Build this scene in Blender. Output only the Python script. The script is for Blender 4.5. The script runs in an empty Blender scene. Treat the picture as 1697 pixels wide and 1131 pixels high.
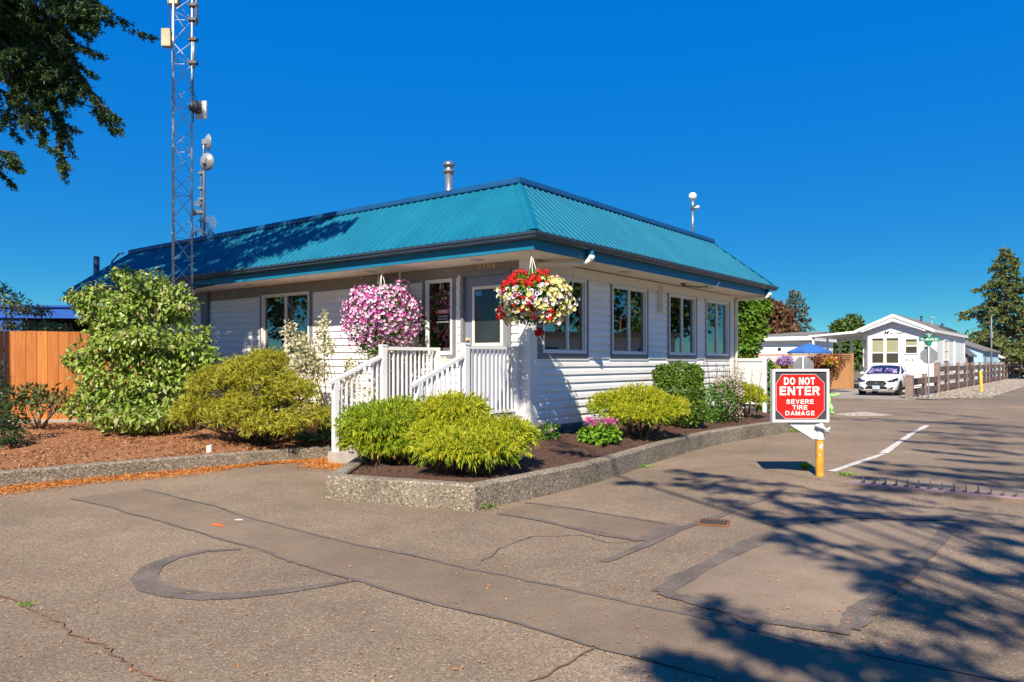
import bpy, math, random
import numpy as np
from mathutils import Vector, Matrix

random.seed(7)
RNG = np.random.default_rng(7)
SC = bpy.context.scene
COL = SC.collection
R = math.radians

# ------------------------------------------------------------------ camera, sky, sun, exposure
CAM_H = 1.65
cam_d = bpy.data.cameras.new('camera')
cam = bpy.data.objects.new('camera', cam_d)
COL.objects.link(cam)
cam.location = (0, 0, CAM_H)
cam.rotation_euler = (R(90), 0, 0)
cam_d.sensor_width = 36
cam_d.lens = 26.58
cam_d.shift_y = 0.0200
cam_d.clip_start = 0.05
cam_d.clip_end = 2000
SC.camera = cam

TO_SUN = Vector((-0.20, -1.03, 1.0)).normalized()
SUN_EL = math.asin(TO_SUN.z)
W = bpy.data.worlds.new('World')
SC.world = W
W.use_nodes = True
wn = W.node_tree.nodes
wl_ = W.node_tree.links
wn.clear()
w_out = wn.new('ShaderNodeOutputWorld')
w_bg = wn.new('ShaderNodeBackground')
w_sky = wn.new('ShaderNodeTexSky')
w_sky.sky_type = 'NISHITA'
w_sky.sun_disc = False
w_sky.sun_elevation = SUN_EL
w_sky.sun_rotation = math.atan2(TO_SUN.x, TO_SUN.y)
w_sky.altitude = 0
# the photograph is strongly graded: deep saturated blue, so the whole sky is graded alike
w_sky.air_density = 0.5
w_sky.dust_density = 0.0
w_sky.ozone_density = 2.0
def wmath(op, a, b):
    m = wn.new('ShaderNodeMath'); m.operation = op
    for i, q in enumerate((a, b)):
        if isinstance(q, (int, float)): m.inputs[i].default_value = q
        else: wl_.new(q, m.inputs[i])
    return m.outputs[0]
w_sep = wn.new('ShaderNodeSeparateColor'); w_sep.mode = 'HSV'
w_com = wn.new('ShaderNodeCombineColor'); w_com.mode = 'HSV'
wl_.new(w_sky.outputs[0], w_sep.inputs[0])
w_dull = wmath('SUBTRACT', 1.0, w_sep.outputs[1])
wl_.new(wmath('ADD', w_sep.outputs[0], wmath('MULTIPLY', wmath('SUBTRACT', w_sep.outputs[1], 0.690), 0.16)), w_com.inputs[0])
wl_.new(wmath('SUBTRACT', 1.0, wmath('MAXIMUM', wmath('SUBTRACT', wmath('POWER', w_dull, 2.2), 0.06), 0.0)), w_com.inputs[1])
wl_.new(wmath('MULTIPLY', wmath('POWER', w_sep.outputs[2], 0.06), 3.45), w_com.inputs[2])
wl_.new(w_com.outputs[0], w_bg.inputs['Color'])
w_bg.inputs['Strength'].default_value = 0.11
wl_.new(w_bg.outputs[0], w_out.inputs['Surface'])

sun_d = bpy.data.lights.new('sun', 'SUN')
sun_d.energy = 5.0
sun_d.angle = R(0.55)
sun_d.color = (1.0, 0.90, 0.74)
sun = bpy.data.objects.new('sun', sun_d)
COL.objects.link(sun)
sun.rotation_euler = TO_SUN.to_track_quat('Z', 'Y').to_euler()

SC.view_settings.view_transform = 'Standard'
SC.view_settings.look = 'None'
SC.view_settings.gamma = 1
SC.view_settings.use_curve_mapping = False
SC.view_settings.exposure = 0.80
SC.cycles.max_bounces = 8
SC.cycles.transparent_max_bounces = 12

# ------------------------------------------------------------------ coordinate helpers
# world: x right, y away from the camera.  B frame: the office's own axes, origin at its near corner,
# x along its right wall, y along its left wall.
FPX, VH, CX = 1253.0, 599.5, 848.5
TH = R(37.68)
D2 = np.array([math.sin(TH), math.cos(TH)])
D1 = np.array([-math.cos(TH), math.sin(TH)])
P0 = np.array([0.30, 13.0])
ROT = R(90) - TH
def G(u, v, z=0.0):
    Y = (CAM_H - z) * FPX / (v - VH)
    return np.array([(u - CX) / FPX * Y, Y, z])
def D(u, v, Y):
    return np.array([(u - CX) / FPX * Y, Y, CAM_H + Y * (VH - v) / FPX])
def to_w(x, y, z=0.0):
    q = P0 + x * D2 + y * D1
    return np.array([q[0], q[1], z])
def to_b(p):
    q = np.array(p[:2]) - P0
    return np.array([q @ D2, q @ D1, p[2] if len(p) > 2 else 0.0])
def uxb(u, x):          # on the plane B.x = x, the B.y seen at column u
    r = np.array([(u - CX) / FPX, 1.0])
    Y = (x + P0 @ D2) / (r @ D2)
    return (r * Y - P0) @ D1
def uyb(u, y):
    r = np.array([(u - CX) / FPX, 1.0])
    Y = (y + P0 @ D1) / (r @ D1)
    return (r * Y - P0) @ D2

# ------------------------------------------------------------------ mesh builder
class MB:
    def __init__(s):
        s.V = []; s.F = []; s.M = []; s.n = 0; s.mi = 0
    def add(s, V, F, m=None):
        V = np.asarray(V, float).reshape(-1, 3)
        s.V.append(V)
        b = s.n
        for f in F:
            s.F.append([i + b for i in f]); s.M.append(s.mi if m is None else m)
        s.n += len(V)
        return s
    def box(s, x0, x1, y0, y1, z0, z1, m=None):
        if x0 > x1: x0, x1 = x1, x0
        if y0 > y1: y0, y1 = y1, y0
        if z0 > z1: z0, z1 = z1, z0
        V = [(x0,y0,z0),(x1,y0,z0),(x1,y1,z0),(x0,y1,z0),(x0,y0,z1),(x1,y0,z1),(x1,y1,z1),(x0,y1,z1)]
        F = [(0,3,2,1),(4,5,6,7),(0,1,5,4),(1,2,6,5),(2,3,7,6),(3,0,4,7)]
        return s.add(V, F, m)
    def obox(s, c, ax, ay, az, m=None):
        c, ax, ay, az = (np.asarray(q, float) for q in (c, ax, ay, az))
        V = [c + i*ax + j*ay + k*az for k in (-1,1) for (i,j) in ((-1,-1),(1,-1),(1,1),(-1,1))]
        F = [(0,3,2,1),(4,5,6,7),(0,1,5,4),(1,2,6,5),(2,3,7,6),(3,0,4,7)]
        return s.add(V, F, m)
    def bar(s, p, q, w, h, up=(0,0,1), m=None):
        p, q = np.asarray(p, float), np.asarray(q, float)
        d = q - p; L = np.linalg.norm(d); d /= L
        a = np.cross(np.asarray(up, float), d)
        if np.linalg.norm(a) < 1e-6: a = np.cross((1.0,0,0), d)
        a /= np.linalg.norm(a); b = np.cross(d, a)
        return s.obox((p+q)/2, d*L/2, a*w/2, b*h/2, m)
    def tube(s, pts, r, n=8, caps=True, m=None):
        pts = [np.asarray(p, float) for p in pts]
        k = len(pts)
        if not hasattr(r, '__len__'): r = [r]*k
        V = []; ref = None
        for i, p in enumerate(pts):
            d = pts[min(i+1,k-1)] - pts[max(i-1,0)]
            d = d / (np.linalg.norm(d) + 1e-9)
            if ref is None:
                ref = np.cross(d, (0,0,1.0)) if abs(d[2]) < .9 else np.cross(d, (1.0,0,0))
            a = ref - d*(ref@d); a /= (np.linalg.norm(a) + 1e-9); b = np.cross(d, a); ref = a
            for j in range(n):
                t = 2*math.pi*j/n
                V.append(p + r[i]*(a*math.cos(t) + b*math.sin(t)))
        F = []
        for i in range(k-1):
            for j in range(n):
                j2 = (j+1) % n
                F.append((i*n+j, i*n+j2, (i+1)*n+j2, (i+1)*n+j))
        if caps:
            F.append(tuple(range(n-1,-1,-1))); F.append(tuple((k-1)*n+j for j in range(n)))
        return s.add(V, F, m)
    def lathe(s, prof, c=(0,0,0), n=16, axis=None, m=None):
        c = np.asarray(c, float)
        if axis is None: a, b, d = np.eye(3)
        else:
            d = np.asarray(axis, float); d /= np.linalg.norm(d)
            a = np.cross(d, (0,0,1.0)) if abs(d[2]) < .9 else np.cross(d, (1.0,0,0))
            a /= np.linalg.norm(a); b = np.cross(d, a)
        V = []; F = []
        for (r, z) in prof:
            for j in range(n):
                t = 2*math.pi*j/n
                V.append(c + r*(a*math.cos(t)+b*math.sin(t)) + d*z)
        for i in range(len(prof)-1):
            for j in range(n):
                j2 = (j+1) % n
                F.append((i*n+j, i*n+j2, (i+1)*n+j2, (i+1)*n+j))
        if prof[0][0] > 1e-6: F.append(tuple(range(n-1,-1,-1)))
        if prof[-1][0] > 1e-6: F.append(tuple((len(prof)-1)*n+j for j in range(n)))
        return s.add(V, F, m)
    def ball(s, c, r, n=12, k=8, m=None):
        r = np.asarray(r if hasattr(r, '__len__') else (r,r,r), float)
        c = np.asarray(c, float); V = []; F = []
        for i in range(k+1):
            ph = math.pi*i/k
            for j in range(n):
                t = 2*math.pi*j/n
                V.append(c + r*np.array((math.sin(ph)*math.cos(t), math.sin(ph)*math.sin(t), -math.cos(ph))))
        for i in range(k):
            for j in range(n):
                j2 = (j+1) % n
                F.append((i*n+j, i*n+j2, (i+1)*n+j2, (i+1)*n+j))
        return s.add(V, F, m)
    def extrude(s, poly, vec, m=None):
        P = np.asarray(poly, float); vec = np.asarray(vec, float); n = len(P)
        F = [tuple(range(n-1,-1,-1)), tuple(range(n,2*n))]
        F += [(i, (i+1)%n, n+(i+1)%n, n+i) for i in range(n)]
        return s.add(np.vstack([P, P+vec]), F, m)
    def face(s, P, m=None):
        return s.add(P, [tuple(range(len(P)))], m)
    def sweep_rect(s, rect, prof, m=None):
        x0,y0,x1,y1 = rect; V = []; n = len(prof)
        for (sx,sy,cx_,cy_) in ((-1,-1,x0,y0),(1,-1,x1,y0),(1,1,x1,y1),(-1,1,x0,y1)):
            for (o,z) in prof: V.append((cx_+sx*o, cy_+sy*o, z))
        F = []
        for c in range(4):
            c2 = (c+1)%4
            for i in range(n):
                i2 = (i+1)%n
                F.append((c*n+i, c2*n+i, c2*n+i2, c*n+i2))
        return s.add(V, F, m)
    def mesh(s, name, mats, off=(0,0,0), smooth=False):
        me = bpy.data.meshes.new(name)
        V = np.vstack(s.V) - np.asarray(off, float)
        me.from_pydata(V.tolist(), [], s.F)
        if not isinstance(mats, (list,tuple)): mats = [mats]
        for m in mats: me.materials.append(m)
        if len(mats) > 1: me.polygons.foreach_set('material_index', np.array(s.M, np.int32))
        if smooth: me.polygons.foreach_set('use_smooth', np.ones(len(s.F), bool))
        me.update()
        return me

def np_mesh(name, V, F, mats, mi=None, smooth=False):
    V = np.ascontiguousarray(V, np.float32); F = np.ascontiguousarray(F, np.int32)
    me = bpy.data.meshes.new(name)
    k = F.shape[1]
    me.vertices.add(len(V)); me.vertices.foreach_set('co', V.ravel())
    me.loops.add(F.size); me.loops.foreach_set('vertex_index', F.ravel())
    me.polygons.add(len(F)); me.polygons.foreach_set('loop_start', np.arange(0, F.size, k, dtype=np.int32))
    if not isinstance(mats, (list,tuple)): mats = [mats]
    for m in mats: me.materials.append(m)
    if mi is not None: me.polygons.foreach_set('material_index', np.ascontiguousarray(mi, np.int32))
    if smooth: me.polygons.foreach_set('use_smooth', np.ones(len(F), bool))
    me.update(calc_edges=True)
    return me

class T:
    """a thing: an Empty at its base; parts are built in the given frame ('W' world or 'B' office axes)"""
    def __init__(s, name, label, cat, base, frame='W', group=None):
        s.o = bpy.data.objects.new(name, None); COL.objects.link(s.o)
        s.base = np.asarray(base, float); s.frame = frame
        if frame == 'B':
            s.o.location = to_w(*s.base); s.o.rotation_euler = (0,0,ROT)
        else: s.o.location = s.base
        s.o['label'] = label; s.o['category'] = cat
        s.o.empty_display_size = .1
        if group: s.o['group'] = group
    def part(s, name, mb, mats, parent=None, smooth=False, label=None, stuff=False):
        me = mb if isinstance(mb, bpy.types.Mesh) else mb.mesh(name, mats, s.base, smooth)
        o = bpy.data.objects.new(name, me); COL.objects.link(o)
        o.parent = parent or s.o
        if label: o['label'] = label
        if stuff: o['kind'] = 'stuff'
        return o
    def np_part(s, name, V, F, mats, parent=None, mi=None, stuff=False, smooth=False, label=None):
        me = np_mesh(name, np.asarray(V) - s.base, F, mats, mi, smooth)
        return s.part(name, me, None, parent, label=label, stuff=stuff)
def kids(o):
    return [c for c in bpy.data.objects if c.parent == o]
def copy_tree(o, parent=None, _all=None):
    if _all is None:
        _all = {}
        for c in bpy.data.objects:
            if c.parent: _all.setdefault(c.parent.name, []).append(c)
    c = o.copy(); COL.objects.link(c)
    if parent: c.parent = parent
    for ch in _all.get(o.name, []): copy_tree(ch, c, _all)
    return c
def tagged(name, mb, mats, label=None, cat=None, kind=None, group=None, smooth=False):
    me = mb if isinstance(mb, bpy.types.Mesh) else mb.mesh(name, mats, (0,0,0), smooth)
    o = bpy.data.objects.new(name, me); COL.objects.link(o)
    if label: o['label'] = label
    if cat: o['category'] = cat
    if kind: o['kind'] = kind
    if group: o['group'] = group
    return o
def w2b_mb(mb):   # nothing to do for 'W'; kept for clarity
    return mb

# ------------------------------------------------------------------ materials
def nm(name):
    m = bpy.data.materials.new(name); m.use_nodes = True
    nt = m.node_tree; b = nt.nodes['Principled BSDF']
    return m, nt, b
def c4(c): return (c[0], c[1], c[2], 1)
def pmat(name, c1, c2=None, scale=4.0, rough=.55, bump=0.0, bscale=60.0, metal=0.0, spec=.4, coat=0.0, stretch=(1,1,1)):
    m, nt, b = nm(name); N = nt.nodes; L = nt.links
    b.inputs['Roughness'].default_value = rough; b.inputs['Metallic'].default_value = metal
    b.inputs['Specular IOR Level'].default_value = spec; b.inputs['Coat Weight'].default_value = coat
    tc = N.new('ShaderNodeTexCoord'); mp = N.new('ShaderNodeMapping'); mp.inputs['Scale'].default_value = stretch
    L.new(tc.outputs['Object'], mp.inputs['Vector'])
    if c2 is None: c2 = tuple(x*.86 for x in c1)
    nz = N.new('ShaderNodeTexNoise'); nz.inputs['Scale'].default_value = scale; nz.inputs['Detail'].default_value = 6
    nz.inputs['Roughness'].default_value = .62
    L.new(mp.outputs[0], nz.inputs['Vector'])
    rp = N.new('ShaderNodeValToRGB'); rp.color_ramp.elements[0].position = .32; rp.color_ramp.elements[1].position = .68
    rp.color_ramp.elements[0].color = c4(c2); rp.color_ramp.elements[1].color = c4(c1)
    L.new(nz.outputs[0], rp.inputs[0]); L.new(rp.outputs[0], b.inputs['Base Color'])
    mr = N.new('ShaderNodeMapRange'); mr.inputs[3].default_value = max(.02, rough-.08); mr.inputs[4].default_value = min(1, rough+.1)
    L.new(nz.outputs[0], mr.inputs[0]); L.new(mr.outputs[0], b.inputs['Roughness'])
    if bump:
        n2 = N.new('ShaderNodeTexNoise'); n2.inputs['Scale'].default_value = bscale; n2.inputs['Detail'].default_value = 5
        L.new(mp.outputs[0], n2.inputs['Vector'])
        bp = N.new('ShaderNodeBump'); bp.inputs['Strength'].default_value = bump; bp.inputs['Distance'].default_value = .02
        L.new(n2.outputs[0], bp.inputs['Height']); L.new(bp.outputs[0], b.inputs['Normal'])
    return m
def leafmat(name, cols, rough=.45, trans=.25, spec=.35):
    m, nt, b = nm(name); N = nt.nodes; L = nt.links
    g = N.new('ShaderNodeNewGeometry'); rp = N.new('ShaderNodeValToRGB')
    el = rp.color_ramp.elements
    while len(el) < len(cols): el.new(.5)
    for i, c in enumerate(cols):
        el[i].position = i/(len(cols)-1) if len(cols) > 1 else 0; el[i].color = c4(c)
    L.new(g.outputs['Random Per Island'], rp.inputs[0]); L.new(rp.outputs[0], b.inputs['Base Color'])
    b.inputs['Roughness'].default_value = rough; b.inputs['Specular IOR Level'].default_value = spec
    if trans:
        t = N.new('ShaderNodeBsdfTranslucent'); mx = N.new('ShaderNodeMixShader'); mx.inputs[0].default_value = trans
        L.new(rp.outputs[0], t.inputs['Color']); L.new(b.outputs[0], mx.inputs[1]); L.new(t.outputs[0], mx.inputs[2])
        L.new(mx.outputs[0], N['Material Output'].inputs['Surface'])
    return m
def aggregate(name, base, dark, light, vscale, big=.35, bump=.4, rough=.9, fleck=.5, pale=None, flscale=None, tint=None):
    """stone-chip surface: small cells of differing tone over slow stains"""
    m, nt, b = nm(name); N = nt.nodes; L = nt.links
    tc = N.new('ShaderNodeTexCoord')
    vo = N.new('ShaderNodeTexVoronoi'); vo.inputs['Scale'].default_value = vscale
    L.new(tc.outputs['Object'], vo.inputs['Vector'])
    sx = N.new('ShaderNodeSeparateColor'); L.new(vo.outputs['Color'], sx.inputs[0])
    rp = N.new('ShaderNodeValToRGB'); e = rp.color_ramp.elements
    e[0].position = .0; e[0].color = c4(dark); e[1].position = 1; e[1].color = c4(light)
    k = e.new(.35); k.color = c4(base); k = e.new(.80); k.color = c4(base)
    L.new(sx.outputs[0], rp.inputs[0])
    nz = N.new('ShaderNodeTexNoise'); nz.inputs['Scale'].default_value = big; nz.inputs['Detail'].default_value = 9
    nz.inputs['Roughness'].default_value = .68
    L.new(tc.outputs['Object'], nz.inputs['Vector'])
    r2 = N.new('ShaderNodeValToRGB'); r2.color_ramp.elements[0].position = .3; r2.color_ramp.elements[1].position = .72
    r2.color_ramp.elements[0].color = (.62,.61,.60,1); r2.color_ramp.elements[1].color = (1.24,1.22,1.19,1)
    L.new(nz.outputs[0], r2.inputs[0])
    mx = N.new('ShaderNodeMix'); mx.data_type = 'RGBA'; mx.blend_type = 'MULTIPLY'; mx.inputs[0].default_value = 1
    L.new(rp.outputs[0], mx.inputs[6]); L.new(r2.outputs[0], mx.inputs[7])
    out = mx.outputs[2]
    if tint is not None:
        n3 = N.new('ShaderNodeTexNoise'); n3.inputs['Scale'].default_value = 1.1; n3.inputs['Detail'].default_value = 7
        L.new(tc.outputs['Object'], n3.inputs['Vector'])
        r3 = N.new('ShaderNodeValToRGB'); r3.color_ramp.elements[0].position = .52; r3.color_ramp.elements[1].position = .75
        r3.color_ramp.elements[0].color = (0,0,0,1); r3.color_ramp.elements[1].color = (.55,.55,.55,1)
        L.new(n3.outputs[0], r3.inputs[0])
        m3 = N.new('ShaderNodeMix'); m3.data_type = 'RGBA'; L.new(r3.outputs[0], m3.inputs[0])
        L.new(out, m3.inputs[6]); m3.inputs[7].default_value = c4(tint); out = m3.outputs[2]
    L.new(out, b.inputs['Base Color'])
    b.inputs['Roughness'].default_value = rough; b.inputs['Specular IOR Level'].default_value = .25
    if bump:
        v2 = N.new('ShaderNodeTexVoronoi'); v2.inputs['Scale'].default_value = vscale*.9
        L.new(tc.outputs['Object'], v2.inputs['Vector'])
        bp = N.new('ShaderNodeBump'); bp.inputs['Strength'].default_value = bump; bp.inputs['Distance'].default_value = .006
        bp.invert = True
        L.new(v2.outputs['Distance'], bp.inputs['Height']); L.new(bp.outputs[0], b.inputs['Normal'])
    return m
def glassmat(name, tint=(.55,.6,.6), refl=1.0, base=.0):
    m, nt, b = nm(name); N = nt.nodes; L = nt.links
    N.remove(b)
    fr = N.new('ShaderNodeFresnel'); fr.inputs[0].default_value = 2.8
    tr = N.new('ShaderNodeBsdfTransparent'); tr.inputs[0].default_value = c4(tint)
    gl = N.new('ShaderNodeBsdfGlossy'); gl.inputs['Roughness'].default_value = .015; gl.inputs['Color'].default_value = (refl,refl,refl,1)
    mx = N.new('ShaderNodeMixShader')
    L.new(fr.outputs[0], mx.inputs[0]); L.new(tr.outputs[0], mx.inputs[1]); L.new(gl.outputs[0], mx.inputs[2])
    L.new(mx.outputs[0], N['Material Output'].inputs['Surface'])
    return m

M = {}
M['asphalt'] = aggregate('asphalt', (.225,.170,.118), (.13,.096,.066), (.39,.305,.22), 95, .35, .4, .92, tint=(.17,.118,.08))
M['asphalt_smooth'] = aggregate('asphalt_smooth', (.208,.157,.110), (.162,.121,.085), (.26,.20,.142), 120, .5, .25, .9)
M['asphalt_far'] = aggregate('asphalt_far', (.203,.161,.118), (.13,.101,.074), (.31,.25,.19), 60, .2, .3, .92)
M['sealant'] = pmat('sealant', (.110,.095,.084), (.155,.126,.104), 5, .88, .3, 40)
M['sealant_worn'] = aggregate('sealant_worn', (.150,.122,.102), (.11,.09,.076), (.22,.18,.15), 110, 2.5, .25, .85)
M['patch_light'] = aggregate('patch_light', (.235,.179,.127), (.193,.146,.104), (.275,.212,.153), 120, .6, .15, .88)
M['concrete'] = pmat('concrete', (.42,.38,.33), (.30,.27,.235), 5, .88, .35, 70)
M['concrete_drive'] = pmat('concrete_drive', (.30,.26,.22), (.22,.195,.17), 1.2, .9, .3, 50)
M['aggregate'] = aggregate('aggregate', (.225,.19,.145), (.085,.072,.055), (.47,.41,.32), 56, 1.2, .8, .88)
M['gravel'] = aggregate('gravel', (.36,.31,.26), (.20,.165,.135), (.55,.49,.42), 16, .4, 1.0, .95)
M['mulch'] = pmat('mulch', (.40,.18,.075), (.19,.08,.036), 30, .95, 1.0, 90)
M['soil'] = pmat('soil', (.115,.058,.036), (.060,.030,.019), 18, .97, 1.0, 60)
M['dirt'] = pmat('dirt', (.20,.155,.11), (.12,.10,.06), .5, .95, .5, 20)
M['white_paint'] = pmat('white_paint', (.80,.79,.77), (.74,.73,.71), 3, .45)
M['siding'] = pmat('siding', (.84,.83,.81), (.77,.755,.73), 2.2, .42, .05, 90, stretch=(1,1,.3))
M['rail_white'] = pmat('rail_white', (.80,.80,.80), (.72,.72,.73), 5, .35)
M['grey_trim'] = pmat('grey_trim', (.20,.205,.215), (.165,.17,.18), 6, .55)
M['frieze_grey'] = pmat('frieze_grey', (.26,.235,.21), (.22,.20,.18), 3, .6)
M['door_blue'] = pmat('door_blue', (.215,.235,.30), (.19,.205,.265), 2, .4)
M['teal_roof'] = pmat('teal_roof', (.005,.140,.225), (.004,.112,.185), 1.3, .5, 0, 1, .0, .22, stretch=(1,1,1))
M['blue_cap'] = pmat('blue_cap', (.012,.095,.25), (.010,.080,.21), 2, .4, 0, 1, .1)
M['fascia_teal'] = pmat('fascia_teal', (.008,.165,.29), (.007,.14,.25), 2, .45)
M['gutter_blue'] = pmat('gutter_blue', (.032,.065,.105), (.026,.053,.088), 3, .38)
M['foundation_blue'] = pmat('foundation_blue', (.04,.12,.20), (.03,.09,.155), 3, .6)
M['soffit'] = pmat('soffit', (.86,.80,.71), (.82,.75,.66), 1.5, .7)
M['cream'] = pmat('cream', (.78,.72,.63), (.72,.65,.56), 4, .5)
M['glass'] = glassmat('glass', (.46,.50,.50))
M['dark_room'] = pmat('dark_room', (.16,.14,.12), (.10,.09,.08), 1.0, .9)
M['blind'] = pmat('blind', (.62,.60,.56), (.55,.53,.5), 3, .6)
M['brass'] = pmat('brass', (.78,.58,.24), (.62,.44,.16), 20, .3, metal=.35)
M['galv'] = pmat('galv', (.56,.59,.63), (.44,.47,.51), 9, .42, metal=.25)
M['galv_dull'] = pmat('galv_dull', (.22,.23,.25), (.17,.18,.20), 5, .6)
M['flue'] = pmat('flue', (.34,.36,.38), (.25,.27,.29), 9, .35, metal=.7)
M['steel_dark'] = pmat('steel_dark', (.10,.10,.105), (.07,.07,.072), 8, .5, metal=.5)
M['grey_dish'] = pmat('grey_dish', (.30,.32,.34), (.22,.24,.26), 4, .35, metal=.2)
M['light_grey'] = pmat('light_grey', (.55,.56,.57), (.47,.48,.49), 4, .5)
M['olive_box'] = pmat('olive_box', (.42,.38,.27), (.30,.27,.18), 3, .45, metal=.4)
M['black'] = pmat('black', (.02,.02,.021), (.014,.014,.015), 5, .5)
M['red_sign'] = pmat('red_sign', (.50,.012,.008), (.45,.010,.007), 2, .35)
M['sign_dark'] = pmat('sign_dark', (.055,.055,.065), (.035,.035,.042), 7, .5)
M['sign_frame'] = pmat('sign_frame', (.78,.77,.74), (.66,.65,.62), 8, .4)
M['sign_white'] = pmat('sign_white', (.84,.82,.78), (.80,.78,.73), 3, .5)
M['open_red'] = pmat('open_red', (.55,.12,.10), (.48,.10,.085), 4, .5)
M['yellow_paint'] = pmat('yellow_paint', (.68,.36,.03), (.45,.22,.03), 9, .5, .2, 30)
M['post_yellow'] = pmat('post_yellow', (.80,.48,.07), (.70,.40,.05), 6, .55)
M['rust'] = pmat('rust', (.25,.10,.045), (.13,.055,.03), 14, .9, .5, 50)
M['crack_fill'] = pmat('crack_fill', (.26,.12,.06), (.12,.085,.065), 14, .95, .5, 50)
M['pink_paint'] = pmat('pink_paint', (.36,.19,.22), (.26,.19,.20), 10, .7)
M['road_white'] = pmat('road_white', (.62,.58,.53), (.42,.38,.34), 7, .85, .3, 60)
M['cedar'] = pmat('cedar', (.58,.215,.045), (.40,.13,.026), 3.5, .6, .25, 30, stretch=(6,6,.5))
M['cedar2'] = pmat('cedar2', (.50,.175,.036), (.35,.11,.022), 3.5, .6, .25, 30, stretch=(6,6,.5))
M['cedar3'] = pmat('cedar3', (.46,.15,.028), (.28,.08,.016), 5, .62, .3, 30, stretch=(6,6,.5))
M['tan_fence'] = pmat('tan_fence', (.42,.21,.085), (.35,.17,.065), 3, .65, .2, 30, stretch=(5,5,.6))
M['brown_rail'] = pmat('brown_rail', (.155,.105,.085), (.095,.065,.055), 4, .75, .4, 35)
M['brown_post'] = pmat('brown_post', (.27,.19,.155), (.20,.14,.115), 4, .75, .4, 35)
M['mh_white'] = pmat('mh_white', (.78,.79,.80), (.73,.74,.75), 2, .45)
M['mh_skirt'] = pmat('mh_skirt', (.76,.76,.76), (.70,.70,.70), 2, .5)
M['shingle'] = pmat('shingle', (.20,.185,.17), (.13,.12,.11), 12, .9, .5, 40)
M['blue_wall'] = pmat('blue_wall', (.36,.52,.66), (.32,.47,.6), 2, .6)
M['grey_shed'] = pmat('grey_shed', (.30,.27,.25), (.26,.235,.215), 3, .7)
M['grey_roof'] = pmat('grey_roof', (.12,.12,.13), (.09,.09,.10), 4, .8)
M['mh_glass'] = pmat('mh_glass', (.07,.065,.05), (.05,.047,.038), 2, .06, spec=.8)
M['shade_olive'] = pmat('shade_olive', (.36,.35,.22), (.31,.30,.19), 2, .25, spec=.6)
M['umbrella_blue'] = pmat('umbrella_blue', (.03,.13,.40), (.024,.11,.34), 3, .8)
M['carport_blue'] = pmat('carport_blue', (.015,.10,.45), (.012,.085,.38), 2, .5)
M['bark'] = pmat('bark', (.12,.082,.06), (.06,.042,.032), 7, .95, 1, 25, stretch=(1,1,.3))
M['bark_pale'] = pmat('bark_pale', (.26,.19,.14), (.16,.115,.085), 8, .9, .7, 30)
M['car_white'] = pmat('car_white', (.82,.82,.80), (.80,.80,.78), 1, .22, spec=.6, coat=.6)
M['car_glass'] = pmat('car_glass', (.015,.02,.04), (.012,.016,.032), 1, .05, spec=.9)
M['tyre'] = pmat('tyre', (.022,.022,.023), (.016,.016,.017), 12, .85)
M['rim'] = pmat('rim', (.50,.51,.52), (.42,.43,.44), 5, .28, metal=.8)
M['chrome'] = pmat('chrome', (.72,.73,.74), (.66,.67,.68), 3, .12, metal=1)
M['plate'] = pmat('plate', (.60,.72,.80), (.55,.67,.75), 5, .5)
M['plate_text'] = pmat('plate_text', (.06,.10,.25), None, 5, .5)
M['street_green'] = pmat('street_green', (.01,.22,.13), (.01,.19,.11), 3, .4)
M['lime'] = pmat('lime', (.34,.74,.22), (.27,.62,.16), 6, .55)
M['paper'] = pmat('paper', (.55,.72,.66), (.5,.66,.6), 4, .7)
M['cardboard'] = pmat('cardboard', (.50,.27,.09), (.44,.23,.075), 4, .8)
M['sticker'] = pmat('sticker', (.05,.28,.55), (.04,.24,.48), 4, .5)
M['orange_tag'] = pmat('orange_tag', (.65,.16,.03), (.58,.13,.025), 4, .5)
def sunshade_mat():
    m, nt, b = nm('sunshade'); N = nt.nodes; L = nt.links
    tc = N.new('ShaderNodeTexCoord'); v = N.new('ShaderNodeTexVoronoi'); v.inputs['Scale'].default_value = 11
    L.new(tc.outputs['Object'], v.inputs['Vector'])
    s_ = N.new('ShaderNodeSeparateColor'); L.new(v.outputs['Color'], s_.inputs[0])
    rp = N.new('ShaderNodeValToRGB'); e = rp.color_ramp.elements
    e[0].color = (.05,.04,.16,1); e[1].color = (.38,.30,.42,1); e[0].position = .2; e[1].position = .9
    k = e.new(.55); k.color = (.17,.12,.32,1)
    L.new(s_.outputs[0], rp.inputs[0]); L.new(rp.outputs[0], b.inputs['Base Color'])
    return m
M['sunshade'] = sunshade_mat()
# foliage
M['gold'] = leafmat('gold_thread', [(.26,.31,.012),(.42,.44,.016),(.60,.56,.025),(.34,.40,.02)], .55, .35)
M['gold_green'] = leafmat('gold_green_thread', [(.14,.25,.012),(.24,.35,.016),(.40,.46,.02),(.17,.29,.014)], .55, .3)
M['gold_left'] = leafmat('gold_left_thread', [(.20,.24,.02),(.34,.35,.026),(.50,.46,.035),(.32,.25,.03)], .55, .3)
M['dead_thread'] = leafmat('dead_thread', [(.12,.06,.03),(.20,.10,.04)], .8, .1)
M['dogwood'] = leafmat('dogwood_leaf', [(.12,.22,.022),(.22,.34,.035),(.33,.42,.06),(.27,.34,.09),(.38,.33,.14)], .36, .3, .5)
M['boxwood'] = leafmat('boxwood_leaf', [(.055,.12,.012),(.10,.18,.018),(.16,.24,.03)], .4, .25)
M['green'] = leafmat('green_leaf', [(.05,.15,.015),(.09,.23,.022),(.16,.32,.04)], .45, .3)
M['bright_green'] = leafmat('bright_leaf', [(.09,.22,.015),(.17,.34,.02),(.26,.43,.04)], .45, .3)
M['cream_leaf'] = leafmat('cream_leaf', [(.55,.50,.32),(.70,.66,.48),(.36,.36,.16),(.62,.56,.36)], .45, .3)
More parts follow.
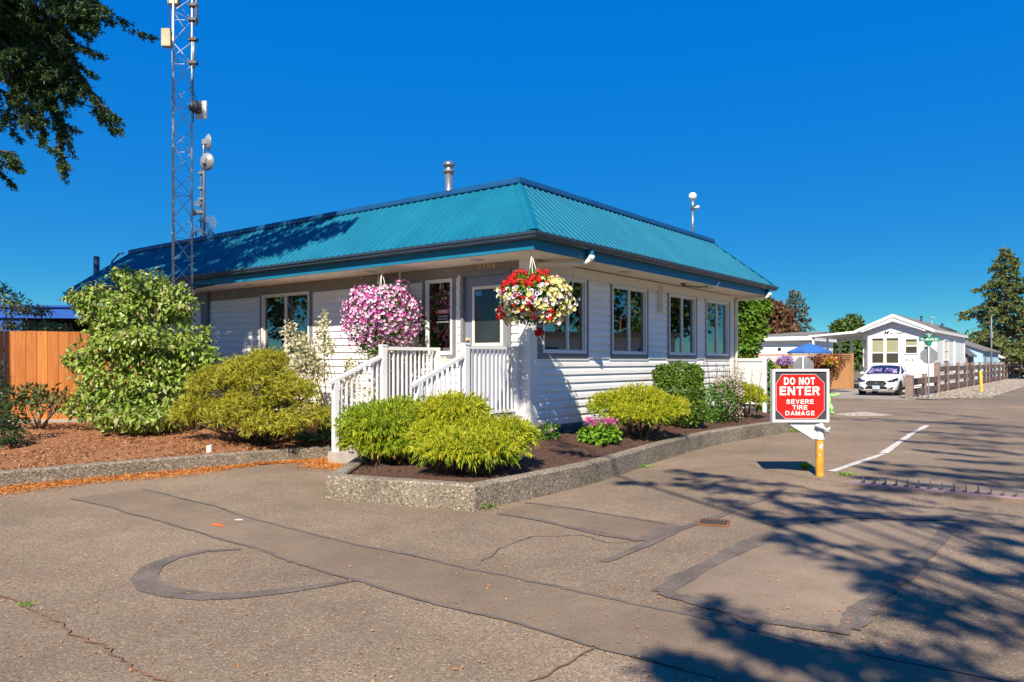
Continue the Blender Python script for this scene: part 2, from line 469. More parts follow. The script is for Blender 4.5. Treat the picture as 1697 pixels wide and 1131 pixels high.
M['blue_green'] = leafmat('hosta_leaf', [(.04,.10,.06),(.06,.14,.08)], .4, .2)
M['iris'] = leafmat('iris_leaf', [(.035,.11,.04),(.06,.16,.05),(.09,.20,.05)], .4, .3)
M['rhodo'] = leafmat('rhodo_leaf', [(.03,.065,.018),(.06,.10,.025),(.12,.13,.04)], .35, .2)
M['conifer_dark'] = leafmat('fir_needles', [(.018,.048,.014),(.032,.072,.018),(.055,.095,.025)], .55, .15)
M['fir_olive'] = leafmat('fir_olive', [(.055,.095,.02),(.095,.14,.03),(.15,.18,.045),(.16,.15,.07)], .6, .15)
M['spruce_blue'] = leafmat('spruce_blue', [(.06,.10,.08),(.10,.145,.115),(.14,.18,.14)], .6, .15)
M['maple_red'] = leafmat('maple_red', [(.10,.045,.025),(.17,.08,.04),(.23,.13,.07),(.08,.07,.025)], .5, .3)
M['maple_green'] = leafmat('maple_green', [(.06,.15,.012),(.11,.22,.016),(.18,.29,.02)], .5, .3)
M['tree_green'] = leafmat('tree_green', [(.05,.10,.02),(.09,.16,.025),(.14,.19,.04)], .5, .3)
M['red_bush'] = leafmat('red_bush', [(.16,.045,.022),(.24,.075,.03),(.12,.055,.02)], .5, .25)
M['pink1'] = leafmat('pink_petal', [(.72,.42,.62),(.80,.56,.70),(.62,.22,.50),(.78,.66,.74)], .5, .3)
M['pink_light'] = pmat('pink_light', (.70,.47,.60), (.66,.38,.54), 30, .55)
M['pink_mid'] = pmat('pink_mid', (.60,.26,.47), (.54,.19,.40), 30, .55)
M['pink_pale'] = pmat('pink_pale', (.74,.55,.66), (.70,.46,.60), 30, .55)
M['magenta'] = pmat('magenta', (.50,.03,.26), (.42,.02,.20), 30, .55)
M['petal_white'] = pmat('petal_white', (.74,.68,.70), (.66,.58,.63), 30, .55)
M['petal_cream'] = pmat('petal_cream', (.66,.58,.24), (.58,.50,.17), 30, .55)
M['petal_purple'] = pmat('petal_purple', (.07,.025,.20), (.05,.02,.15), 30, .55)
M['petal_yellow'] = pmat('petal_yellow', (.52,.42,.06), (.45,.36,.05), 30, .55)
M['petal_red'] = leafmat('petal_red', [(.55,.008,.012),(.70,.02,.02),(.45,.006,.01)], .5, .25)
M['sedum_pink'] = leafmat('sedum_pink', [(.55,.10,.30),(.70,.16,.40),(.48,.07,.22)], .5, .25)
M['pale_pink'] = leafmat('pale_pink', [(.68,.50,.48),(.76,.62,.60),(.60,.38,.40)], .5, .25)
M['purple_fl'] = leafmat('purple_flower', [(.30,.10,.48),(.44,.18,.60),(.70,.60,.74)], .5, .25)
M['yellow_red_fl'] = leafmat('yellow_red_flower', [(.70,.48,.04),(.50,.03,.05),(.65,.40,.03),(.40,.02,.05)], .5, .25)
M['needle_litter'] = leafmat('needle_litter', [(.50,.17,.03),(.60,.24,.05),(.36,.11,.025),(.66,.33,.10)], .85, .0)
M['mulch_chip'] = leafmat('mulch_chip', [(.43,.20,.085),(.32,.135,.055),(.18,.072,.032),(.54,.30,.15)], .9, .0)
M['soil_chip'] = leafmat('soil_chip', [(.10,.052,.033),(.065,.034,.022),(.16,.085,.05)], .95, .0)
M['cherry'] = leafmat('cherry_leaf', [(.14,.18,.04),(.24,.26,.07),(.34,.30,.13),(.18,.20,.05)], .45, .35)
M['grass'] = leafmat('grass_blade', [(.08,.17,.02),(.14,.24,.03),(.2,.26,.06)], .5, .3)

# ------------------------------------------------------------------ foliage generators
def unit(v): return v / (np.linalg.norm(v, axis=-1, keepdims=True) + 1e-9)
def rand_dir(n): return unit(RNG.normal(size=(n,3)))
def leaves(P, Dn, Nr, length, width, fold=.25):
    """rhombus leaves: base P, direction Dn, normal Nr; two triangles folded on the midrib"""
    n = len(P); L = np.broadcast_to(length, (n,))[:,None]; Wd = np.broadcast_to(width, (n,))[:,None]
    Dn = unit(Dn); S = unit(np.cross(Dn, Nr)); Nn = np.cross(S, Dn)
    V = np.empty((n,4,3))
    V[:,0] = P; V[:,2] = P + Dn*L
    V[:,1] = P + Dn*L*.42 + S*Wd*.5 + Nn*Wd*fold
    V[:,3] = P + Dn*L*.42 - S*Wd*.5 + Nn*Wd*fold
    i = np.arange(n)[:,None]*4
    F = np.concatenate([i+np.array([[0,1,2]]), i+np.array([[0,2,3]])], 1).reshape(-1,3)
    return V.reshape(-1,3), F
def ribbons(P, d0, d1, length, width):
    """thin two-joint ribbons that start along d0 and end along d1"""
    n = len(P); L = np.broadcast_to(length, (n,))[:,None]; Wd = np.broadcast_to(width, (n,))[:,None]
    d0 = unit(d0); d1 = unit(d1)
    S = unit(np.cross(d0, rand_dir(n)))*Wd*.5
    p1 = P + d0*L*.5; p2 = p1 + d1*L*.5
    V = np.empty((n,5,3)); V[:,0] = P-S; V[:,1] = P+S; V[:,2] = p1+S; V[:,3] = p1-S; V[:,4] = p2
    i = np.arange(n)[:,None]*5
    F = np.concatenate([i+np.array([[0,1,2]]), i+np.array([[0,2,3]]), i+np.array([[3,2,4]])], 1).reshape(-1,3)
    return V.reshape(-1,3), F
def cat(*parts):
    Vs, Fs, n = [], [], 0
    for V, F in parts:
        Vs.append(V); Fs.append(F+n); n += len(V)
    return np.vstack(Vs), np.vstack(Fs)
def thread_lobes(lobes, n, length=.20, width=.011, low=-.35, droop=1.0, fluff=.0, tuft=11, spread=.6):
    """drooping thread foliage on ellipsoid lobes (centre, radii): tufts that fan out along short shoots"""
    out = []
    vol = np.array([l[1][0]*l[1][1] for l in lobes]); cnt = (n*vol/vol.sum()).astype(int)
    for (c, r), k in zip(lobes, cnt):
        c = np.asarray(c, float); r = np.asarray(r, float); kt = max(8, k//tuft)
        d = rand_dir(kt*3); d = d[d[:,2] > low][:kt]; kt = len(d)
        ph = RNG.uniform(0, 6.28, 6)
        bump = 1 + .11*np.sin(4*d[:,0]+ph[0])*np.sin(5*d[:,1]+ph[1]) + .09*np.sin(9*d[:,1]+ph[2])*np.sin(8*d[:,2]+ph[3])
        rad = (1 - .5*RNG.random(kt)**1.8)*bump*(1+.10*RNG.random(kt)**4)
        P = c + d*r*rad[:,None]
        outw = unit(d/r); side = rand_dir(kt)
        ax = unit(outw*.75 + side*(spread+fluff) + np.array([0,0,.10*(1-droop)]))
        ln = length*(.55+1.0*RNG.random(kt)**1.5)
        m = np.repeat(np.arange(kt), tuft); K = len(m)
        t = RNG.random(K)
        B = P[m] + ax[m]*(ln[m]*(t-.75)*1.1)[:,None]
        jit = rand_dir(K)
        d0 = ax[m]*.9 + jit*.55
        d1 = ax[m]*.55 + jit*.45 + np.array([0,0,-.8*droop])
        out.append(ribbons(B, d0, d1, ln[m]*(.35+.55*RNG.random(K)), width*(.65+.7*RNG.random(K))))
    return cat(*out)
def clump_leaves(lobes, n, length, width, low=-.6, up=.4, depth=.5, noise=.10, hang=0.0):
    out = []
    vol = np.array([l[1][0]*l[1][1] + l[1][0]*l[1][2] for l in lobes]); cnt = (n*vol/vol.sum()).astype(int)
    for (c, r), k in zip(lobes, cnt):
        c = np.asarray(c, float); r = np.asarray(r, float)
        d = rand_dir(int(k*2.2)); d = d[d[:,2] > low][:k]; k2 = len(d)
        ph = RNG.uniform(0, 6.28, 6)
        bump = 1 + noise*np.sin(4*d[:,0]+ph[0])*np.sin(5*d[:,1]+ph[1]) + noise*np.sin(8*d[:,1]+ph[2])*np.sin(9*d[:,2]+ph[3])
        rad = (1 - depth*RNG.random(k2)**1.8)*bump
        P = c + d*r*rad[:,None]
        Nr = unit(unit(d/r)*.7 + rand_dir(k2)*.6 + np.array([0,0,up]))
        Dn = unit(d/r)*.5 + rand_dir(k2)*.8 + np.array([0,0,-hang])
        ln = length*(.65+.7*RNG.random(k2))
        out.append(leaves(P, Dn, Nr, ln, ln*width/length))
    return cat(*out)
def curve(p, q, sag, k=6, wob=.0):
    p, q = np.asarray(p, float), np.asarray(q, float)
    t = np.linspace(0, 1, k)[:,None]
    c = p + (q-p)*t
    c[:,2] -= (sag*4*t*(1-t))[:,0]*.6 + (sag*t**2)[:,0]*.0
    if wob: c[1:-1] += RNG.normal(size=(k-2,3))*wob
    return c
def sprays(polys, per_m, tw_len, cards, cw, cl, down=.5, start=.12):
    """twigs off each branch polyline carrying small needle cards"""
    Vs = []
    tw_base, tw_dir, tw_l = [], [], []
    for pl in polys:
        seg = np.diff(pl, axis=0); sl = np.linalg.norm(seg, axis=1); tot = sl.sum()
        k = max(4, int(per_m*tot))
        t = start*tot + (tot*(1-start))*RNG.random(k)**.85
        cs = np.concatenate([[0], np.cumsum(sl)])
        idx = np.clip(np.searchsorted(cs, t)-1, 0, len(seg)-1)
        fr = ((t-cs[idx])/sl[idx])[:,None]
        B = pl[idx] + seg[idx]*fr
        ax = unit(seg[idx])
        side = unit(np.cross(ax, np.array([0,0,1.0]))) * RNG.choice([-1,1], k)[:,None]
        dr = ax*.7 + side*RNG.uniform(.2,1,k)[:,None] + np.array([0,0,-1.0])*down*RNG.uniform(.1,1.3,k)[:,None] + rand_dir(k)*.25
        taper = (1 - .55*(t/tot))
        tw_base.append(B); tw_dir.append(unit(dr)); tw_l.append(tw_len*taper*RNG.uniform(.5,1.25,k))
    B = np.vstack(tw_base); Dr = np.vstack(tw_dir); Ln = np.concatenate(tw_l)
    n = len(B)
    P = np.repeat(B, cards, 0); Dd = np.repeat(Dr, cards, 0); LL = np.repeat(Ln, cards)
    t = RNG.random(n*cards)
    P = P + Dd*(LL*t)[:,None] + np.array([0,0,-1.0])*(LL*t*t*.25*down)[:,None]
    dr = unit(Dd*.6 + rand_dir(n*cards)*.8 + np.array([0,0,-.15]))
    return leaves(P, dr, rand_dir(n*cards), cl*RNG.uniform(.6,1.3,n*cards), cw*RNG.uniform(.6,1.3,n*cards), .1)
def conifer(name, label, base, h, rad, z0, nb, mat, per_m=9, tw=.5, cards=7, cw=.08, cl=.16, droop=.5, group=None,
            top_w=.1, skip=None, trunk_r=.25, lean=(0,0), prof=None, extra=None, cat_='tree', limb_mat=None, sparse=None, down=.5):
    base = np.asarray(base, float)
    t = T(name, label, cat_, base, 'W', group)
    tip = base + np.array([lean[0], lean[1], h])
    mb = MB(); mb.tube([base - np.array([0,0,.1]), base+(tip-base)*.35, base+(tip-base)*.7, tip], [trunk_r, trunk_r*.75, trunk_r*.4, .02], 9)
    t.part('trunk', mb, M['bark'], smooth=True)
    polys = []; lb = MB()
    for i in range(nb):
        f = (i+.5)/nb
        z = z0 + (h*.985 - z0)*f**.92
        rr = rad*(prof(f) if prof else (1-f)**.75 + top_w*(1-f)) * RNG.uniform(.72,1.12)
        a = i*2.399 + RNG.uniform(-.4,.4)
        if sparse and RNG.random() < sparse(f, a): continue
        p = base + (tip-base)*(z/h)
        q = p + np.array([math.cos(a)*rr, math.sin(a)*rr, -droop*rr*(1-.9*f) + .15*rr*f])
        if skip and skip(q): continue
        pl = curve(p, q, droop*.25*rr*(1-f) - .1*rr, 6, .03*rr)
        polys.append(pl); lb.tube(pl, np.linspace(.045*rr**.5+.01, .008, 6)*max(.35, trunk_r/.3), 5)
    for pl in (extra or []):
        pl = np.asarray(pl, float); polys.append(pl); lb.tube(pl, np.linspace(.05, .008, len(pl)), 5)
    t.part('limbs', lb, limb_mat or M['bark'], smooth=True)
    V, F = sprays(polys, per_m, tw, cards, cw, cl, down)
    t.np_part('crown', V, F, mat)
    return t
def broadleaf(name, label, base, h, lobes, n, length, width, mat, trunk_r=.14, group=None, cat_='tree', hang=.2, forks=5, depth=.75):
    base = np.asarray(base, float)
    t = T(name, label, cat_, base, 'W', group)
    mb = MB(); zmin = min(c[2]-r[2]*.3 for c, r in lobes)
    top = np.array([base[0], base[1], max(base[2]+.3*h, zmin)])
    mb.tube([base-np.array([0,0,.1]), (base+top)/2, top], [trunk_r, trunk_r*.8, trunk_r*.6], 8)
    for c, r in lobes[:forks+3]:
        c = np.asarray(c, float)
        mb.tube([top-np.array([0,0,.1]), (top+c)/2+RNG.normal(size=3)*.1, c+np.array([0,0,r[2]*.3])], [trunk_r*.55, trunk_r*.35, .012], 6)
    t.part('trunk', mb, M['bark'], smooth=True)
    V, F = clump_leaves(lobes, n, length, width, low=-.8, depth=depth, hang=hang)
    t.np_part('crown', V, F, mat)
    return t
def lobes_in(c, r, k, size, seed=1, flat=1.0):
    g = np.random.default_rng(seed); c = np.asarray(c, float); r = np.asarray(r, float); out = []
    d = g.normal(size=(k,3)); d /= np.linalg.norm(d, axis=1)[:,None]
    for i in range(k):
        f = g.uniform(.35, .85); s = size*g.uniform(.7,1.25)
        out.append((c + d[i]*r*f, np.array([s, s, s*flat])))
    return out

# ------------------------------------------------------------------ text
def text_geo(body, bold=0.0, shear=0.0, spacing=1.0):
    cu = bpy.data.curves.new('lettering', 'FONT'); cu.body = body; cu.offset = bold; cu.shear = shear
    cu.space_character = spacing
    cu.resolution_u = 3; cu.fill_mode = 'FRONT'
    o = bpy.data.objects.new('lettering', cu); COL.objects.link(o)
    dg = bpy.context.evaluated_depsgraph_get()
    me = o.evaluated_get(dg).to_mesh()
    V = np.array([v.co[:] for v in me.vertices]); F = [list(p.vertices) for p in me.polygons]
    o.evaluated_get(dg).to_mesh_clear()
    bpy.data.objects.remove(o); bpy.data.curves.remove(cu)
    return V, F
def put_text(mb, body, org, ux, uz, w, h, bold=.0, shear=0., m=None, off=.003, nrm=None, spacing=1.0):
    """fit the words in a w x h box whose lower left corner is org"""
    V, F = text_geo(body, bold, shear, spacing)
    lo, hi = V.min(0), V.max(0)
    a = (V[:,0]-lo[0])/(hi[0]-lo[0])*w; b = (V[:,1]-lo[1])/(hi[1]-lo[1])*h
    org, ux, uz = (np.asarray(q, float) for q in (org, ux, uz))
    nrm = np.cross(ux, uz) if nrm is None else np.asarray(nrm, float)
    P = org + a[:,None]*ux + b[:,None]*uz + nrm*off
    mb.add(P, F, m)
    return mb

# bold block capitals drawn as mitred strokes
def _ell(cx_, cy_, rx, ry, n=20): return [(cx_+rx*math.cos(t), cy_+ry*math.sin(t)) for t in np.linspace(0, 2*math.pi, n, endpoint=False)]
GLYPH = {
 'D': (.76, [([(.1,.1),(.1,.9),(.34,.9),(.52,.84),(.63,.70),(.66,.5),(.63,.30),(.52,.16),(.34,.1)], True)]),
 'O': (.80, [(_ell(.40,.5,.30,.41), True)]),
 'N': (.72, [([(.1,0),(.1,1)],False), ([(.62,0),(.62,1)],False), ([(.12,.98),(.60,.02)],False)]),
 'T': (.64, [([(0,.905),(.64,.905)],False), ([(.32,0),(.32,.81)],False)]),
 'E': (.62, [([(.1,0),(.1,1)],False), ([(.2,.905),(.61,.905)],False), ([(.2,.51),(.57,.51)],False), ([(.2,.095),(.62,.095)],False)]),
 'R': (.70, [([(.1,0),(.1,1)],False), ([(.2,.905),(.44,.905),(.54,.86),(.58,.73),(.54,.60),(.44,.53),(.2,.53)],False), ([(.40,.46),(.60,.0)],False)]),
 'S': (.68, [([(.58,.70),(.53,.85),(.40,.91),(.25,.91),(.13,.84),(.11,.71),(.18,.60),(.48,.44),(.58,.34),(.58,.22),(.50,.11),(.36,.08),(.22,.10),(.12,.18),(.08,.31)],False)]),
 'V': (.70, [([(.09,1),(.35,.07),(.61,1)],False)]),
 'I': (.20, [([(.1,0),(.1,1)],False)]),
 'A': (.72, [([(.08,0),(.36,.93),(.64,0)],False), ([(.23,.29),(.49,.29)],False)]),
 'M': (.84, [([(.1,0),(.1,1)],False), ([(.74,0),(.74,1)],False), ([(.13,.97),(.42,.10),(.71,.97)],False)]),
 'G': (.76, [([(.62,.72),(.54,.86),(.40,.92),(.25,.87),(.14,.72),(.11,.5),(.14,.28),(.25,.13),(.40,.08),(.54,.12),(.63,.22),(.63,.44)],False), ([(.40,.44),(.54,.44)],False)]),
}
def put_block(mb, word, org, ux, uz, w, h, nrm, th=.19, gap=.11):
    tot = sum(.34 if c == ' ' else GLYPH[c][0] for c in word) + gap*(len(word)-1)
    sx = w/tot; x = 0; lay = 0
    org, ux, uz, nrm = (np.asarray(q, float) for q in (org, ux, uz, nrm))
    for c in word:
        if c == ' ': x += .34+gap; continue
        for pts, closed in GLYPH[c][1]:
            P = np.array([((x+a)*sx, b*h) for a,b in pts]); n = len(P); tw = th*h*.5
            if closed: dn = P-np.roll(P,1,0); dx = np.roll(P,-1,0)-P
            else:
                dn = np.vstack([P[1]-P[0], P[1:]-P[:-1]]); dx = np.vstack([P[1:]-P[:-1], P[-1]-P[-2]])
            dn = unit(dn); dx = unit(dx)
            n1 = np.stack([-dn[:,1],dn[:,0]],1); n2 = np.stack([-dx[:,1],dx[:,0]],1)
            b = unit(n1+n2); k = tw/np.maximum(.45,(b*n1).sum(1)); A = P+b*k[:,None]; B = P-b*k[:,None]
            V = [org+ux*q[0]+uz*q[1]+nrm*(.0015+.00012*lay) for q in np.vstack([A,B])]; lay = (lay+1) % 6
            m_ = n if closed else n-1
            mb.add(V, [(i, (i+1)%n, n+(i+1)%n, n+i) for i in range(m_)])
        x += GLYPH[c][0]+gap
    return mb

# ================================================================== GROUND
def sheet(name, pts, z, mat, kind='structure'):
    mb = MB(); mb.face([(p[0], p[1], z) for p in pts])
    return tagged(name, mb, mat, kind=kind)
def bpoly(*pts): return [to_w(*p)[:2] for p in pts]
g_mb = MB(); g_mb.face([(-600,-400,-.02),(600,-400,-.02),(600,1200,-.02),(-600,1200,-.02)])
tagged('ground', g_mb, M['dirt'], kind='structure')
sheet('road', bpoly((-70,-45),(25.8,-45),(25.8,9),(12,9),(12,1),(-3,12),(-70,12)), -.012, M['asphalt'])
sheet('side_road', bpoly((25.8,-16),(140,-16),(140,-3.9),(31,-3.9),(27.4,-2.2),(25.8,-1.6)), -.012, M['asphalt_far'])
sheet('driveway', bpoly((25.8,-1.6),(27.0,-1.35),(40,-1.3),(40,4.2),(25.8,4.4)), -.008, M['concrete_drive'])
sheet('side_yard', bpoly((25.8,4.4),(40,4.2),(40,9),(25.8,9)), -.010, M['dirt'])

def wobble_strip(pix, w, name, mat, z, amp=.012, sub=10):
    P = [G(u, v)[:2] for u, v in pix]
    pts = []
    for a, b in zip(P[:-1], P[1:]):
        for i in range(sub): pts.append(a + (b-a)*i/sub)
    pts.append(P[-1]); pts = np.array(pts)
    d = unit(np.gradient(pts, axis=0)); nrm = np.stack([-d[:,1], d[:,0]], 1)
    g = np.random.default_rng(len(name)+sub)
    ker = np.ones(5)/5
    o = np.convolve(g.normal(size=len(pts)+4)*amp*1.6, ker, 'valid'); ww = w*(.8+np.convolve((g.random(len(pts)+4)-.5)*.9, ker, 'valid')+.18*(g.random(len(pts))-.5))
    A = pts + nrm*(o+ww/2)[:,None]; B = pts + nrm*(o-ww/2)[:,None]
    mb = MB(); V = [(p[0],p[1],z) for p in np.vstack([A,B])]; n = len(A)
    mb.add(V, [(n+i, n+i+1, i+1, i) for i in range(n-1)])
    return tagged(name, mb, mat, kind='structure')
def patch(pix, name, mat, z): return sheet(name, [G(u,v)[:2] for u,v in pix], z, mat)
patch([(118,825),(240,810),(470,872),(640,912),(850,955),(1020,992),(1160,1022),(1330,1062),(1697,1135),(1900,1180),(1560,1200),(1300,1150),(1000,1075),(850,1030),(700,993),(520,940),(400,902),(250,858)], 'road_trench_patch', M['asphalt_smooth'], -.008)
wobble_strip([(118,825),(180,840),(250,858),(330,882),(400,902),(460,922),(520,940),(610,968),(700,993),(850,1030),(1000,1075),(1130,1108)], .045, 'road_sealant', M['sealant'], -.003, .015)
wobble_strip([(240,810),(350,838),(470,872),(560,895),(640,912),(740,934),(850,955),(935,975),(1020,992),(1160,1022),(1330,1062),(1697,1135)], .05, 'road_sealant', M['sealant'], -.003, .015)
# the D shaped sawcut loop
loop = [(398,909),(340,912),(290,922),(252,938),(238,956),(250,972),(290,982),(340,987),(400,985),(470,978),(540,968),(590,960)]
lw = [.04,.07,.10,.15,.18,.18,.17,.16,.14,.11,.08,.04]
P = np.array([G(u,v)[:2] for u,v in loop]); d = unit(np.gradient(P, axis=0)); nr = np.stack([-d[:,1], d[:,0]],1)
mb = MB(); A = P+nr*np.array(lw)[:,None]*.55; B = P-nr*np.array(lw)[:,None]*.55; n = len(P)
mb.add([(q[0],q[1],-.006) for q in np.vstack([A,B])], [(n+i,n+i+1,i+1,i) for i in range(n-1)])
tagged('road_loop_seal', mb, M['sealant_worn'], kind='structure')
# big square patch with a worn grey border
patch([(1092,978),(1270,885),(1310,868),(1590,862),(1560,900),(1440,1000),(1400,1046),(1250,1030)], 'road_patch', M['patch_light'], -.008)
wobble_strip([(1092,980),(1180,932),(1270,886)], .22, 'road_patch_seal', M['sealant_worn'], -.004, .01)
wobble_strip([(1096,980),(1180,1005),(1290,1030),(1410,1046)], .16, 'road_patch_seal', M['sealant_worn'], -.003, .01)
wobble_strip([(1405,1040),(1450,995),(1520,930),(1580,866)], .20, 'road_patch_seal', M['sealant_worn'], -.002, .01)
wobble_strip([(1270,868),(1400,855),(1590,858)], .30, 'road_patch_seal', M['sealant_worn'], -.005, .01)
# small trench patch by the planter
patch([(830,848),(880,832),(1118,870),(1062,894)], 'road_small_patch', M['asphalt_smooth'], -.008)
wobble_strip([(826,850),(900,862),(985,882),(1062,895)], .10, 'road_small_patch_seal', M['sealant_worn'], -.004, .01)
wobble_strip([(870,832),(960,844),(1040,856),(1122,870)], .07, 'road_small_patch_seal', M['sealant_worn'], -.004, .01)
wobble_strip([(1062,895),(1122,870)], .18, 'road_small_patch_seal', M['sealant_worn'], -.003, .01)
# cracks with needles in them
wobble_strip([(-20,975),(40,998),(100,1030),(160,1062),(215,1095),(270,1131),(330,1175)], .022, 'road_crack', M['crack_fill'], -.003, .03)
wobble_strip([(800,930),(830,905),(880,888),(960,885),(1010,898),(1060,897)], .014, 'road_crack', M['sealant_worn'], -.004, .02)
wobble_strip([(880,1131),(930,1100),(985,1070)], .018, 'road_crack', M['crack_fill'], -.003, .02)
wobble_strip([(1150,778),(1240,770),(1330,790),(1400,800)], .02, 'road_crack', M['sealant'], -.003, .02)
# stop line / lane line
wobble_strip([(1378,781),(1420,767),(1464,752)], .14, 'lane_line', M['road_white'], -.004, .008)
wobble_strip([(1464,751),(1490,733),(1512,718),(1536,705)], .16, 'lane_line', M['road_white'], -.004, .008)
wobble_strip([(1000,930),(1120,880),(1230,838),(1300,810)], .12, 'worn_lane_line', M['sealant_worn'], -.0055, .02)
wobble_strip([(1540,700),(1600,694),(1697,692)], .07, 'cross_line', M['sealant_worn'], -.004, .01)
patch([(388,860),(400,859.5),(404,862),(391,862.5)], 'survey_paint', M['road_white'], -.004)
patch([(349,866),(368,868),(372,873),(352,871)], 'orange_survey_paint', M['orange_tag'], -.004)

# ---------------------------------------------------------------- kerbs and beds
def kerb(name, pts, w, h, z0=-.05, crown=.02):
    """pts: outer foot line, world xy; body lies to the left of travel"""
    P = np.array(pts, float)
    d = np.diff(P, axis=0); d = d/np.linalg.norm(d, axis=1)[:,None]
    nrm = np.stack([-d[:,1], d[:,0]], 1)
    off = [nrm[0]]
    for i in range(len(d)-1):
        b = nrm[i]+nrm[i+1]; b /= np.linalg.norm(b); off.append(b/max(.4, b@nrm[i]))
    off.append(nrm[-1]); off = np.array(off)
    prof = [(0,z0),(.004,h-crown),(crown,h),(w-crown,h),(w,h-crown),(w,z0)]
    V = []; k = len(prof)
    for p, o in zip(P, off):
        for (a,z) in prof: V.append((p[0]+o[0]*a, p[1]+o[1]*a, z))
    F = []
    for i in range(len(P)-1):
        for j in range(k):
            j2 = (j+1)%k
            F.append((i*k+j, (i+1)*k+j, (i+1)*k+j2, i*k+j2))
    F.append(tuple(range(k-1,-1,-1))); F.append(tuple((len(P)-1)*k+j for j in range(k)))
    mb = MB(); mb.add(V, F)
    o_ = tagged(name, mb, M['aggregate'], kind='structure')
    return P + off*w
def smooth(pts, n=6):
    P = np.array(pts, float); out = []
    for i in range(len(P)-1):
        p0 = P[max(i-1,0)]; p1 = P[i]; p2 = P[i+1]; p3 = P[min(i+2,len(P)-1)]
        for k in range(n):
            t = k/n
            out.append(.5*((2*p1)+(-p0+p2)*t+(2*p0-5*p1+4*p2-p3)*t*t+(-p0+3*p1-3*p2+p3)*t**3))
    out.append(P[-1]); return np.array(out)
kp = [to_w(-2.50,1.30)[:2], np.array([-2.25,9.12]), np.array([-.41,8.36])]
curve_part = smooth([(-.41,8.36),(1.12,10.31),(2.55,12.75),(3.95,14.85),(5.3,16.45),(6.5,17.75),(7.45,19.2)], 5)
kerb_in = kerb('planter_kerb', kp[:2] + list(curve_part), .20, .275)
left_k = smooth([(-13.5,2.6),(-9.6,6.9),(-6.71,9.92),(-4.69,11.72),(-3.09,12.90)], 5)
left_in = kerb('bed_kerb', left_k, .20, .20)
def resample(P, n):
    P = np.array(P, float); s = np.concatenate([[0], np.cumsum(np.linalg.norm(np.diff(P, axis=0), axis=1))])
    t = np.linspace(0, s[-1], n)
    return np.stack([np.interp(t, s, P[:,i]) for i in range(P.shape[1])], 1)
def bed(name, front, back, zf, zb, mat, n=60, m=14, amp=.025, bulge=.05):
    A = resample(front, n); B = resample(back, n); V = []
    g = np.random.default_rng(len(name))
    for j in range(m+1):
        t = j/m
        L_ = A+(B-A)*t
        for p in L_: V.append((p[0], p[1], zf+(zb-zf)*t + bulge*math.sin(math.pi*t) + g.normal()*amp*(0 if j in (0,m) else 1)))
    F = [(j*n+i, j*n+i+1, (j+1)*n+i+1, (j+1)*n+i) for j in range(m) for i in range(n-1)]
    mb = MB(); mb.add(V, F)
    tagged(name, mb, mat, kind='structure', smooth=True)
    return A, B, zf, zb, bulge
def chips(name, bedinfo, count, size, mat, tmax=1.0):
    A, B, zf, zb, bulge = bedinfo; n = len(A)
    s = RNG.random(count)*(n-1.001); i = s.astype(int); f = (s-i)[:,None]
    t = RNG.random(count)*tmax
    a = A[i]*(1-f)+A[i+1]*f; b = B[i]*(1-f)+B[i+1]*f
    p = a+(b-a)*t[:,None]
    z = zf+(zb-zf)*t+bulge*np.sin(math.pi*t)+.012
    P = np.column_stack([p, z])
    dr = rand_dir(count); dr[:,2] *= .35
    nr = rand_dir(count)*.5 + np.array([0,0,1.0])
    V, F = leaves(P, dr, nr, size*(.4+RNG.random(count)), size*.35*(.5+RNG.random(count)), .1)
    o = tagged(name, np_mesh(name, V, F, mat), None, kind='stuff')
    return o
back_left = [(-13.5,13.5),(-10.9,15.75),(-9.0,16.45),(-7.8,16.9),to_w(.02,9.5)[:2],to_w(.02,5)[:2],to_w(.02,2.3)[:2]]
bl = bed('mulch_bed', left_in, back_left, .165, .34, M['mulch'])
chips('bark_chips', bl, 42000, .055, M['mulch_chip'])
pk = list(kerb_in)
back_pl = [to_w(-2.52,1.15)[:2], to_w(-1.4,.02)[:2], to_w(-.3,.02)[:2], to_w(.1,.0)[:2], to_w(2,.02)[:2], to_w(4,.02)[:2], to_w(6,.02)[:2], to_w(8,.02)[:2], to_w(9.3,.0)[:2]]
pb = bed('planter_soil', pk, back_pl, .225, .34, M['soil'], bulge=.03)
chips('soil_crumbs', pb, 16000, .035, M['soil_chip'])
# fallen needles along the left kerb and round the step
def litter(name, line, count, spread, size, mat, z=.0):
    Ln = resample(line, 200); i = RNG.integers(0, 199, count)
    d = unit(np.gradient(Ln, axis=0)); nr = np.stack([d[:,1], -d[:,0]],1)
    wv = spread*(.55+.45*np.sin(i*.11)*np.sin(i*.043+1))
    o = np.abs(RNG.normal(size=count))*wv*.6
    p = Ln[i] + nr[i]*o[:,None] + RNG.normal(size=(count,2))*.03
    P = np.column_stack([p, np.full(count, z) + .03*np.exp(-o/.12)*RNG.random(count)])
    dr = rand_dir(count); dr[:,2] *= .2
    V, F = leaves(P, dr, rand_dir(count)*.4+np.array([0,0,1.0]), size*(.4+RNG.random(count)), size*.22, .1)
    return tagged(name, np_mesh(name, V, F, mat), None, kind='stuff')
step_front = [to_w(-2.58,2.35)[:2], to_w(-2.58,1.3)[:2]]
litter('fallen_needles', list(left_k[3:])+step_front, 46000, .62, .05, M['needle_litter'], -.004)
cnt = 1600
yy = RNG.uniform(3.2, 12, cnt); P = np.column_stack([RNG.uniform(-.75,.55,cnt)*yy, yy, np.full(cnt,.0)])
dr = rand_dir(cnt); dr[:,2] *= .1
V, F = leaves(P, dr, rand_dir(cnt)*.3+np.array([0,0,1.]), RNG.uniform(.01,.035,cnt), .012, .2)
tagged('scattered_leaf_litter', np_mesh('scattered_leaf_litter', V, F, M['needle_litter']), None, kind='stuff')
